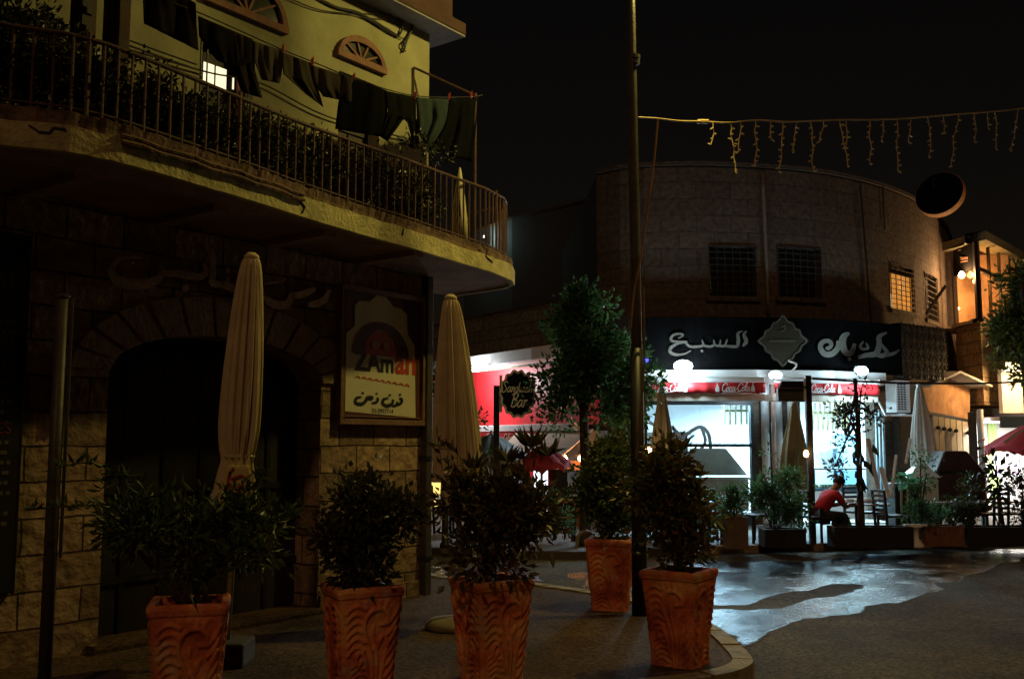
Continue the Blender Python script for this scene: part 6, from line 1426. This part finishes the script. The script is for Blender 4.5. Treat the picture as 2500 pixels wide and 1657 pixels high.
for i, (px, py, d) in enumerate(((1968, 1107, 16.8), (1584, 1107, 17.0))):
    c = P(px, py, d); t = thing('lantern', ('small warm lantern on the dark post beside the menu box', 'small warm lamp glowing between the corner shrub and the black lamp pole')[i], 'lantern', c)
    mb = MB(); r = (.045, .085)[i]; mb.lathe([(.001, -r * 1.3), (r * .7, -r), (r, 0), (r * .6, r), (.001, r * 1.3)], c, 14); mb.build('globe', M_bulb, t, smooth=True)
    mb = MB(); mb.lathe([(.02, 0), (.04, .015), (.01, .04)], c + Vector((0, 0, r * 1.3)), 10); mb.build('cap', M_black, t)
    if i: mb = MB(); mb.tube([c - Vector((0, 0, r)), (c.x, c.y, 0)], .018, 6); mb.build('stand', M_black, t)
    lamp('lantern_light', c + Vector((0, -.16, 0)), 6, (1, .55, .22), .05)
# cable over the shop front
mb = MB(); mb.tube(catmull([P(1985, 924, 17.2), P(2100, 931, 18), P(2230, 935, 19), P(2370, 936, 20.5), P(2440, 934, 21.3), P(2540, 930, 22)], 5), .022, 6); tag(mb.build('cable', M_wire), 'black cable stretched level from the menu box past the white parasol to the right', 'cable')
# ======================= open parasols =======================
def open_parasol(name_lab, px, d, ztop, zedge, rad, m, n=8, pole=True, tilt=0, flap=.12):
    c = XY(px, d); t = thing('open_parasol', name_lab, 'parasol', (c.x, c.y, 0), 0, 'open parasols')
    mb = MB(); vs = [Vector((c.x, c.y, ztop))]; K = 5; N = n * 6; fs = []
    for i in range(1, K + 1):
        k = i / K
        for j in range(N):
            a = 2 * math.pi * j / N; sag = abs(math.sin(a * n / 2)); z = ztop - (ztop - zedge) * (k ** 1.25) + .07 * sag * k - tilt * math.cos(a) * k
            rr = rad * k * (1 - .05 * sag); vs.append(Vector((c.x + rr * math.cos(a), c.y + rr * math.sin(a), z)))
    for j in range(N):
        a = 2 * math.pi * j / N; sag = abs(math.sin(a * n / 2)); rr = rad * (1 - .05 * sag); vs.append(Vector((c.x + rr * math.cos(a), c.y + rr * math.sin(a), zedge + .07 * sag - tilt * math.cos(a) - flap + .03 * abs(math.sin(a * n)))))
    for j in range(N): fs.append((0, 1 + j, 1 + (j + 1) % N))
    for i in range(K):
        for j in range(N): j2 = (j + 1) % N; fs.append((1 + i * N + j, 1 + (i + 1) * N + j, 1 + (i + 1) * N + j2, 1 + i * N + j2))
    mb.add(vs, fs); solid(mb.build('canopy', m, t), .008)
    mb = MB(); mb.tube([(c.x, c.y, 0), (c.x, c.y, ztop + .06)], .025, 8); mb.build('pole', M_white, t)
    mb = MB()
    for j in range(n):
        a = 2 * math.pi * j / n; mb.bar((c.x, c.y, ztop - .05), (c.x + rad * .95 * math.cos(a), c.y + rad * .95 * math.sin(a), zedge - tilt * math.cos(a) + .0), .012)
    mb.build('rib', M_white, t)
    return t
Mwp = mat('white_parasol', (.62, .68, .70), .85, .06, 3); Mrp = mat('maroon_parasol', (.32, .03, .05), .85, .15, 4); Mrr = mat('red_parasol', (.5, .03, .04), .8, .1, 4)
zz = lambda py, d: P(1250, py, d).z
op1 = open_parasol('white open parasol with a small dark print, in front of the red snack bar', 1200, 18.2, zz(1058, 18.2), zz(1125, 18.2), .78, Mwp)
mb = MB()
for l in ([(1172, 1108), (1180, 1112), (1176, 1118)], [(1184, 1118), (1192, 1106), (1200, 1116)], [(1168, 1120), (1190, 1124), (1202, 1118)]): stroke(mb, l, 4, lambda x, y, t: P(x, y, 17.47 - t), .006)
mb.build('print', M_alu, op1)
op2 = open_parasol('maroon open parasol with pale panels beside the white one', 1322, 17.4, zz(1085, 17.4), zz(1140, 17.4), .52, Mrp, tilt=-.05)
op3 = open_parasol('red open parasol cut by the right edge of the photo', 2540, 18.0, zz(1025, 18), zz(1098, 18), .95, Mrr, flap=.10)
mb = MB(); stroke(mb, [(2452, 1080), (2475, 1064), (2496, 1048)], 7, lambda x, y, t: P(x, y, 17.05 - t), .004); mb.build('stripe', M_white, op3)
# ======================= planters along the far kerb =======================
Mpl = mat('dark_planter', (.02, .017, .015), .8, .3, 5); Mbr = mat('brick_planter', (.20, .085, .05), .85, .3, 6, .4, 30)
M_lg = leafmat('planter_leaf', [(.03, .07, .025), (.06, .13, .045), (.09, .18, .06), (.04, .09, .03)], .5)
def planter(label, x0, x1, y0, y1, m, d=16.25, w=.45):
    a, b = XY(x0, d), XY(x1, d); t = thing('planter', label, 'planter', ((a.x + b.x) / 2, (a.y + b.y) / 2 + w / 2, 0), 0, 'planters along the far kerb')
    zt__ = P((x0 + x1) / 2, y0, d).z; cx_, cy_ = (a.x + b.x) / 2, d + w / 2; L_ = b.x - a.x
    mb = MB()
    mb.box((cx_, d + .03, zt__ / 2), (L_, .06, zt__)); mb.box((cx_, d + w - .03, zt__ / 2), (L_, .06, zt__)); mb.box((a.x + .03, cy_, zt__ / 2), (.06, w - .12, zt__)); mb.box((b.x - .03, cy_, zt__ / 2), (.06, w - .12, zt__)); mb.box((cx_, cy_, zt__ * .4), (L_ - .1, w - .1, zt__ * .8))
    mb.build('box', m, t, bevel=.008)
    mb = MB(); mb.box((cx_, cy_, zt__ * .86), (L_ - .13, w - .13, .04)); mb.build('soil', M_soil, t); return t
planter('long dark planter along the far kerb left of the seated person', 1862, 1962, 1292, 1335, Mpl, 16.2)
planter('long dark planter along the far kerb under the thin young tree', 2030, 2222, 1286, 1333, Mpl, 16.2, .4)
planter('reddish brown planter box right of the white vase', 2238, 2345, 1284, 1328, Mbr, 16.4)
planter('low dark planter at the right end of the far kerb', 2352, 2540, 1286, 1325, Mpl, 16.5)
pd_ = planter('tall square brown planter on the far pavement left of the white columns', 1771, 1822, 1262, 1340, mat('brown_planter', (.16, .11, .075), .85, .25, 5), 16.0, .36)
def bush(label, px, py, d, blobs, n, size, m, seed, aspect=.5, stems=4, group='bushes on the far pavement'):
    r = random.Random(seed); base = P(px, py, d); t = thing('bush', label, 'bush', base, 0, group); mb = MB(); cloud(mb, blobs, n, size, r, aspect, .0, .2, 5); mb.build('foliage', m, t)
    mb = MB()
    for k in range(stems):
        c, rr = blobs[k % len(blobs)]; mb.tube(catmull([base, base.lerp(Vector(c), .6) + Vector((r.uniform(-.06, .06), 0, 0)), Vector(c) + Vector((r.uniform(-.5, .5) * rr[0], 0, .5 * rr[2]))], 3), .012, 5)
    mb.build('stem', M_bark, t); return t
d = 16.4
bush('round bush growing in the tall square planter', 1796, 1262, 16.2, [pblob(1795, 1225, 45, 35, 16.2), pblob(1770, 1200, 30, 25, 16.2), pblob(1740, 1215, 28, 30, 16.3)], 900, .07, M_lg, 61)
bush('broad leafy bush with a tall stem right of the square planter', 1890, 1296, d, [pblob(1885, 1180, 45, 45, d), pblob(1890, 1240, 60, 50, d), pblob(1935, 1210, 45, 60, d), pblob(1850, 1215, 30, 30, d), pblob(1875, 1105, 17, 15, d), pblob(1945, 1260, 40, 30, d)], 2600, .075, M_lg, 62, .5, 6)
bush('leafy climbing plant before the white tank', 2250, 1290, d, [pblob(2252, 1130, 16, 28, d), pblob(2262, 1170, 18, 30, d), pblob(2235, 1190, 22, 20, d), pblob(2250, 1230, 35, 35, d), pblob(2275, 1255, 45, 28, d), pblob(2230, 1260, 24, 26, d)], 1300, .065, M_lg, 63)
bush('low green bush in the reddish brown planter', 2320, 1288, 16.6, [pblob(2340, 1230, 35, 40, 16.6), pblob(2370, 1255, 40, 35, 16.6), pblob(2375, 1180, 20, 28, 16.7), pblob(2325, 1262, 35, 25, 16.6)], 1300, .06, leafmat('olive_leaf', [(.03, .045, .012), (.06, .08, .02), (.04, .06, .02)], .3), 64)
bush('dark bush at the right edge below the red parasol', 2495, 1290, 16.8, [pblob(2495, 1180, 26, 40, 16.8), pblob(2500, 1240, 24, 40, 16.8)], 700, .07, M_ly, 65)
bush('slender plant with big dark leaves before the bright kiosk', 2440, 1290, 17.2, [pblob(2430, 1145, 12, 18, 17.2), pblob(2440, 1180, 18, 20, 17.2), pblob(2425, 1210, 14, 16, 17.2)], 60, .16, M_ly, 66)
bush('green plants in pots left of the rear terracotta pot', 1350, 1320, 17.0, [pblob(1345, 1240, 35, 40, 17), pblob(1370, 1270, 35, 35, 17), pblob(1315, 1270, 30, 40, 17)], 1300, .075, M_lg, 67)
bush('dark bushes behind the corner shrub along the far pavement', 1690, 1330, 16.4, [pblob(1640, 1290, 60, 35, 16.4), pblob(1710, 1300, 50, 35, 16.4), pblob(1590, 1280, 40, 45, 16.4)], 1700, .07, M_lg, 68)
bush('small leafy twig hanging beside the second parasol and the red wall', 1060, 960, 12.5, [pblob(1052, 905, 12, 24, 12.5), pblob(1050, 955, 10, 16, 12.5), pblob(1168, 1030, 8, 26, 13), pblob(1163, 1085, 8, 12, 13)], 220, .06, M_lm, 69)
# white vase shaped bollard
c = XY(2226, 16.3); vz = thing('vase', 'small white vase shaped stand between two planters at the far kerb', 'vase', (c.x, c.y, 0)); mb = MB(); mb.lathe([(.001, 0), (.13, 0), (.12, .04), (.05, .14), (.045, .26), (.09, .31), (.12, .34), (.001, .34)], (c.x, c.y, 0), 16); mb.build('body', M_white, vz, smooth=True)
mb = MB(); mb.box((c.x, c.y, .355), (.36, .1, .03)); mb.build('top', M_white, vz)
# pillar box stuff: white tank, bin, covered barbecue
c = XY(2242, 18.4); tk = thing('water_tank', 'white plastic tank with a peaked lid behind the climbing plant', 'tank', (c.x, c.y, 0)); zz1, zz2 = zz(1222, 18.4), zz(1140, 18.4)
mb = MB(); mb.box((c.x, c.y, zz1 / 2 + .28), (.52, .45, zz1 + .3)); mb.build('body', mat('white_plastic', (.65, .72, .72), .4, .08, 3), tk, bevel=.05)
mb = MB(); b_ = zz1 + .43; mb.add([(c.x - .28, c.y - .25, b_), (c.x + .28, c.y - .25, b_), (c.x + .28, c.y + .25, b_), (c.x - .28, c.y + .25, b_), (c.x - .03, c.y, b_ + .26), (c.x + .1, c.y, b_ + .26)], [(0, 1, 5, 4), (1, 2, 5), (2, 3, 4, 5), (3, 0, 4), (0, 3, 2, 1)]); mb.build('lid', mat('white_lid', (.7, .75, .75), .4), tk)
c = XY(2198, 18.0); bn = thing('bin', 'tall black bin left of the white tank', 'bin', (c.x, c.y, 0)); mb = MB(); mb.box((c.x, c.y, .45), (.42, .42, .9)); mb.build('body', M_black, bn, bevel=.02); mb = MB(); mb.box((c.x, c.y, .935), (.46, .46, .06)); mb.build('lid', M_alu, bn, bevel=.02)
c = XY(2325, 18.6); bq = thing('covered_barbecue', 'dark covered barbecue shaped like a small house before the folding doors', 'barbecue', (c.x, c.y, 0)); hw__ = .46; za, zb_, zc_ = zz(1230, 18.6), zz(1150, 18.6), zz(1100, 18.6)
mb = MB(); mb.prism([(c.x - hw__, c.y - .3, za - .2), (c.x + hw__, c.y - .3, za - .2), (c.x + hw__ * .95, c.y - .3, zb_), (c.x + hw__ * .3, c.y - .3, zc_), (c.x - hw__ * .6, c.y - .3, zc_), (c.x - hw__ * .97, c.y - .3, zb_)], (0, .6, 0)); mb.build('cover', mat('bbq_cover', (.05, .03, .025), .7, .3, 4), bq, bevel=.03)
mb = MB(); mb.box((c.x, c.y - .31, zb_), (hw__ * 1.85, .03, .02)); mb.build('seam', M_black, bq)
for sx in (-1, 1):
    for sy in (-1, 1): mb = MB(); mb.bar((c.x + sx * hw__ * .85, c.y + sy * .25, 0.02), (c.x + sx * hw__ * .85, c.y + sy * .25, za - .19), .05); mb.build('leg', M_black, bq)
# leaning white boards by the pillar
for i, (a, b) in enumerate((((2150, 1140), (2172, 1215)), ((2118, 1070), (2150, 1225)), ((2188, 1110), (2176, 1210)), ((2222, 1070), (2212, 1130)))):
    mb = MB(); mb.bar(P(*a, 17.9), P(*b, 17.7), .1 if i < 2 else .05, .03); tag(mb.build('board', M_white, bevel=.004), ('short white board leaning left of the black bin', 'long white plank leaning beside the thin young tree', 'narrow white plank leaning on the black bin', 'bent white strip above the black bin')[i], 'board')
for i, (x, y0, y1) in enumerate(((2201, 1172, 1285), (2217, 1160, 1288))):
    mb = MB(); mb.tube([P(x, y0, 16.9), P(x, y1, 16.9)], .02, 7); tag(mb.build('stake', M_slat), ('left one of two wooden stakes before the black bin', 'right one of two wooden stakes before the black bin')[i], 'stake')
mb = MB(); r5 = random.Random(3)
for k in range(14): leaf(mb, P(2205 + r5.uniform(-18, 14), 1165 + r5.uniform(-8, 14), 16.85), Vector((r5.uniform(-1, 1), -.3, r5.uniform(-1, .2))), .2, .12, r5)
tag(mb.build('climbing_plant', leafmat('mint_leaf', [(.08, .2, .1), (.12, .3, .16)], .4)), 'mint green leafy plant on the two wooden stakes', 'plant')
# dark stone rubble wall chunk next to the AC
mb = MB(); a = fp_(2190, 1015, .18); b = fp_(2235, 1150, .18); mb.box(((a.x + b.x) / 2, (a.y + b.y) / 2 + .1, (a.z + b.z) / 2), (.62, .25, a.z - b.z), rz=R(30)); tag(mb.build('hanging_mat', mat('brown_mat', (.06, .045, .03), .95, .4, 9, .6, 40), bevel=.05), 'rough brown mat hanging under the air conditioner', 'mat')
# ======================= tables, chairs =======================
M_ch = mat('chair_wood', (.03, .022, .018), .6, .3, 8); M_tt = mat('table_top', (.35, .36, .36), .4, .15, 5)
def make_chair(label, loc, rz):
    t = thing('chair', label, 'chair', loc, rz, 'bistro chairs of the shops')
    for x in (-.19, .19):
        for y in (-.19, .19):
            mb = MB(); mb.bar((x, y, 0), (x, y + (.06 if y > 0 else 0), .88 if y > 0 else .44), .035); mb.build('leg', M_ch, t, local=True)
    mb = MB(); mb.box((0, 0, .45), (.42, .42, .035)); mb.build('seat', M_ch, t, local=True)
    for z in (.55, .63, .71, .79): mb = MB(); mb.box((0, .215 + (z - .5) * .12, z), (.37, .022, .045)); mb.build('slat', M_ch, t, local=True)
    mb = MB(); mb.bar((-.2, .25, .87), (.2, .25, .87), .04); mb.build('top_rail', M_ch, t, local=True); return t
def cpos(px, d): v = XY(px, d); return (v.x, v.y, 0.0)
ch = make_chair('dark slatted chair at the far right under the red parasol', cpos(2470, 17.6), R(60))
for px, d, rz, lab in ((2408, 17.5, -80, 'dark slatted chair facing left before the bright kiosk'), (2172, 17.0, 100, 'dark slatted chair behind the thin tree, back towards the bin'), (2098, 17.9, 20, 'dark slatted chair beyond the table of the seated person'), (1835, 17.2, -60, 'dark slatted chair just right of the tall square planter'), (1752, 17.0, 40, 'dark slatted chair left of the tall square planter'), (1690, 17.4, 120, 'dark slatted chair half hidden behind the corner shrub'), (1390, 17.6, -30, 'dark slatted chair beside the ficus trunk'), (1075, 18.5, 70, 'dark slatted chair before the glowing yellow doorway'), (1120, 18.6, -100, 'dark slatted chair right of the glowing yellow doorway')):
    dup(ch, cpos(px, d), R(rz), lab)
def make_table(label, loc, s=(.8, .7), h=.66):
    t = thing('table', label, 'table', loc, 0, 'tables of the shops'); mb = MB(); mb.box((0, 0, h), (s[0], s[1], .03)); mb.build('top', M_tt, t, local=True, bevel=.006)
    mb = MB(); mb.tube([(0, 0, .03), (0, 0, h - .015)], .03, 8); mb.build('leg', M_black, t, local=True); mb = MB(); mb.box((0, 0, .02), (.42, .42, .03)); mb.build('base', M_black, t, local=True, bevel=.008); return t
tbl = make_table('table before the seated person with a pale top', cpos(2085, 17.4), (.95, .7), .63)
dup(tbl, cpos(2310, 17.8), None, 'table with a pale top behind the olive bush'); dup(tbl, cpos(2400, 18.2), None, 'table with a pale top near the striped pole'); dup(tbl, cpos(1715, 17.8), None, 'table behind the dark bushes left of the square planter'); dup(tbl, cpos(1620, 18.2), None, 'table behind the corner shrub before the left shop window'); dup(tbl, cpos(1100, 19.0), None, 'table near the glowing yellow doorway')
for i, (px, d, s) in enumerate(((2068, 17.35, .09), (2090, 17.3, .07), (2110, 17.4, .1), (2128, 17.35, .06))):
    v = XY(px, d); mb = MB(); mb.lathe([(.001, 0), (s * .7, 0), (s, .03), (s * .8, .07), (.001, .075)], (v.x, v.y, .647), 14); tag(mb.build('bowl', M_white, smooth=True), ('white bowl on the table nearest to the seated person', 'small white dish in the middle of that table', 'wide white plate on the right half of that table', 'tiny white cup at the right end of that table')[i], 'dish', 'dishes on the table')
for i, (px, py) in enumerate(((2050, 1288), (2073, 1284))):
    c = P(px, py, 17.2); mb = MB(); mb.lathe([(.001, 0), (.045, 0), (.045, .13), (.018, .19), (.018, .24), (.001, .24)], (c.x, c.y, 0.01 + max(0, c.z - .1)), 12); tag(mb.build('bottle', mat('green_bottle', (.12, .5, .12), .3), smooth=True), ('bright green bottle near the feet of the seated person', 'dull green bottle right of the bright one')[i], 'bottle')
# wooden stand left
c = XY(1397, 17.4); wsd = thing('wooden_stand', 'small orange brown wooden stand with a rail, left of the rear pot', 'stand', (c.x, c.y, 0)); Mw = mat('warm_wood', (.30, .12, .05), .6, .25, 7)
mb = MB(); mb.bar(P(1358, 1222, 17.4), P(1420, 1222, 17.4), .07); mb.build('rail', Mw, wsd); mb = MB(); a, b = P(1397, 1228, 17.4), P(1416, 1285, 17.4); mb.box(((a.x + b.x) / 2, 17.4, (a.z + b.z) / 2), (.14, .05, a.z - b.z)); mb.build('panel', Mw, wsd)
mb = MB()
for px in (1396, 1418): v = XY(px, 17.4); mb.bar((v.x, v.y, 0), (v.x, v.y, .72), .05)
mb.build('leg', Mw, wsd)
mb = MB(); 
for k in range(5): mb.bar(P(1384, 1243 + 6 * k, 17.3), P(1392, 1245 + 6 * k, 17.3), .03)
mb.build('white_rung', M_white, wsd)
c = XY(1010, 12.2)
# slim dark column near the left doorway
c = XY(1089, 16.2); mb = MB(); mb.lathe([(.09, 0), (.09, .06), (.06, .1), (.055, 1.2), (.065, 1.26), (.001, 1.28)], (c.x, c.y, 0), 14); tag(mb.build('bollard', M_black, smooth=True), 'tall dark post before the glowing yellow doorway', 'post')
# ======================= seated person =======================
Msk = mat('skin', (.20, .10, .065), .6, .1, 6); Msh = mat('red_shirt', (.42, .025, .05), .85, .15, 8); Mtr = mat('dark_trousers', (.02, .02, .026), .9, .2, 8); Mhr = mat('dark_hair', (.012, .010, .010), .6, .2, 20)
def skin(name, verts, edges, radii, m, parent, root=0, sub=2):
    me = bpy.data.meshes.new(name); me.from_pydata(verts, edges, []); me.materials.append(m); o = bpy.data.objects.new(name, me); COL.objects.link(o)
    if parent: o.parent = parent
    md = o.modifiers.new('skin', 'SKIN'); sv = me.skin_vertices[0].data
    for i, r in enumerate(radii): sv[i].radius = (r, r) if not isinstance(r, tuple) else r
    sv[root].use_root = True; md.use_smooth_shade = True; o.modifiers.new('sub', 'SUBSURF').levels = sub; o.modifiers['sub'].render_levels = sub; return o
pc = XY(1992, 16.75)
V = [(0, 0, .47), (.10, 0, .62), (.22, 0, .78), (.27, 0, .86), (.33, 0, .93), (.385, 0, .985), (.41, 0, 1.05),          # pelvis .. head
     (.25, .17, .82), (.36, .22, .62), (.54, .12, .66), (.25, -.17, .82), (.38, -.22, .62), (.56, -.10, .66),           # arms
     (.05, .10, .46), (.42, .11, .47), (.40, .11, .10), (.50, .12, .045), (.05, -.10, .46), (.44, -.11, .47), (.36, -.11, .10), (.47, -.12, .045)]
E = [(0, 1), (1, 2), (2, 3), (3, 4), (4, 5), (5, 6), (2, 7), (7, 8), (8, 9), (2, 10), (10, 11), (11, 12), (0, 13), (13, 14), (14, 15), (15, 16), (0, 17), (17, 18), (18, 19), (19, 20)]
Rr = [.10, .10, .105, .07, .055, .075, .082, .065, .045, .034, .065, .045, .034, .085, .06, .042, .035, .085, .06, .042, .035]
prs = bpy.data.objects.new('person', None); COL.objects.link(prs); prs.location = (pc.x, pc.y, 0); prs.rotation_euler = (0, 0, R(12)); prs.scale = (1, 1, 1); _MW[prs] = Matrix.Translation((pc.x, pc.y, 0)) @ Matrix.Rotation(R(12), 4, 'Z')
tag(prs, 'person in a red shirt sitting bent forward over the table', 'person')
# head features, fingers join the same body skeleton
hb = len(V); V += [(.455, 0, .985), (.485, 0, .998), (.43, .085, 1.01), (.43, -.085, 1.01)]; E += [(5, hb), (hb, hb + 1), (5, hb + 2), (5, hb + 3)]; Rr += [.05, .014, .016, .016]
for base, sy in ((9, 1), (12, -1)):
    bx_, by_, bz_ = V[base]; p0 = len(V); V.append((bx_ + .06, by_ - sy * .02, bz_ - .005)); E.append((base, p0)); Rr.append((.03, .018))
    for k, l_ in enumerate((.055, .065, .06, .045)):
        q0 = len(V); V.append((bx_ + .09, by_ - sy * (.045 - .02 * k) , bz_ - .01)); V.append((bx_ + .09 + l_, by_ - sy * (.05 - .022 * k), bz_ - .03)); E += [(p0, q0), (q0, q0 + 1)]; Rr += [.010, .008]
    q0 = len(V); V.append((bx_ + .05, by_ - sy * .06, bz_ + .005)); E.append((p0, q0)); Rr.append(.010)
skin('body', V, E, Rr, Msk, prs)
skin('shirt', [(-.01, 0, .52), (.10, 0, .63), (.22, 0, .78), (.275, 0, .86), (.25, .17, .825), (.335, .215, .67), (.25, -.17, .825), (.35, -.215, .67)], [(0, 1), (1, 2), (2, 3), (2, 4), (4, 5), (2, 6), (6, 7)], [.13, .135, .14, .085, .078, .058, .075, .058], Msh, prs)
skin('trousers', [(0, 0, .46), (.05, .10, .465), (.42, .11, .475), (.40, .11, .13), (.05, -.10, .465), (.44, -.11, .475), (.36, -.11, .13)], [(0, 1), (1, 2), (2, 3), (0, 4), (4, 5), (5, 6)], [.135, .10, .076, .062, .10, .076, .062], Mtr, prs)
mb = MB(); mb.lathe([(.092, -.035), (.100, .0), (.094, .04), (.07, .078), (.035, .098), (.001, .103)], (.402, 0, 1.035), 20, lambda g, z: 1 + .05 * math.sin(5 * g + z * 40), Matrix.Rotation(R(-14), 4, 'Y')); mb.build('hair', Mhr, prs, smooth=True, local=True)
skin('shoe', [(.38, .11, .05), (.50, .12, .04)], [(0, 1)], [.05, .04], M_black, prs); skin('shoe', [(.34, -.11, .05), (.47, -.12, .04)], [(0, 1)], [.05, .04], M_black, prs)
dup(ch, (pc.x - .03, pc.y, 0), R(102), 'dark slatted chair under the person in the red shirt')
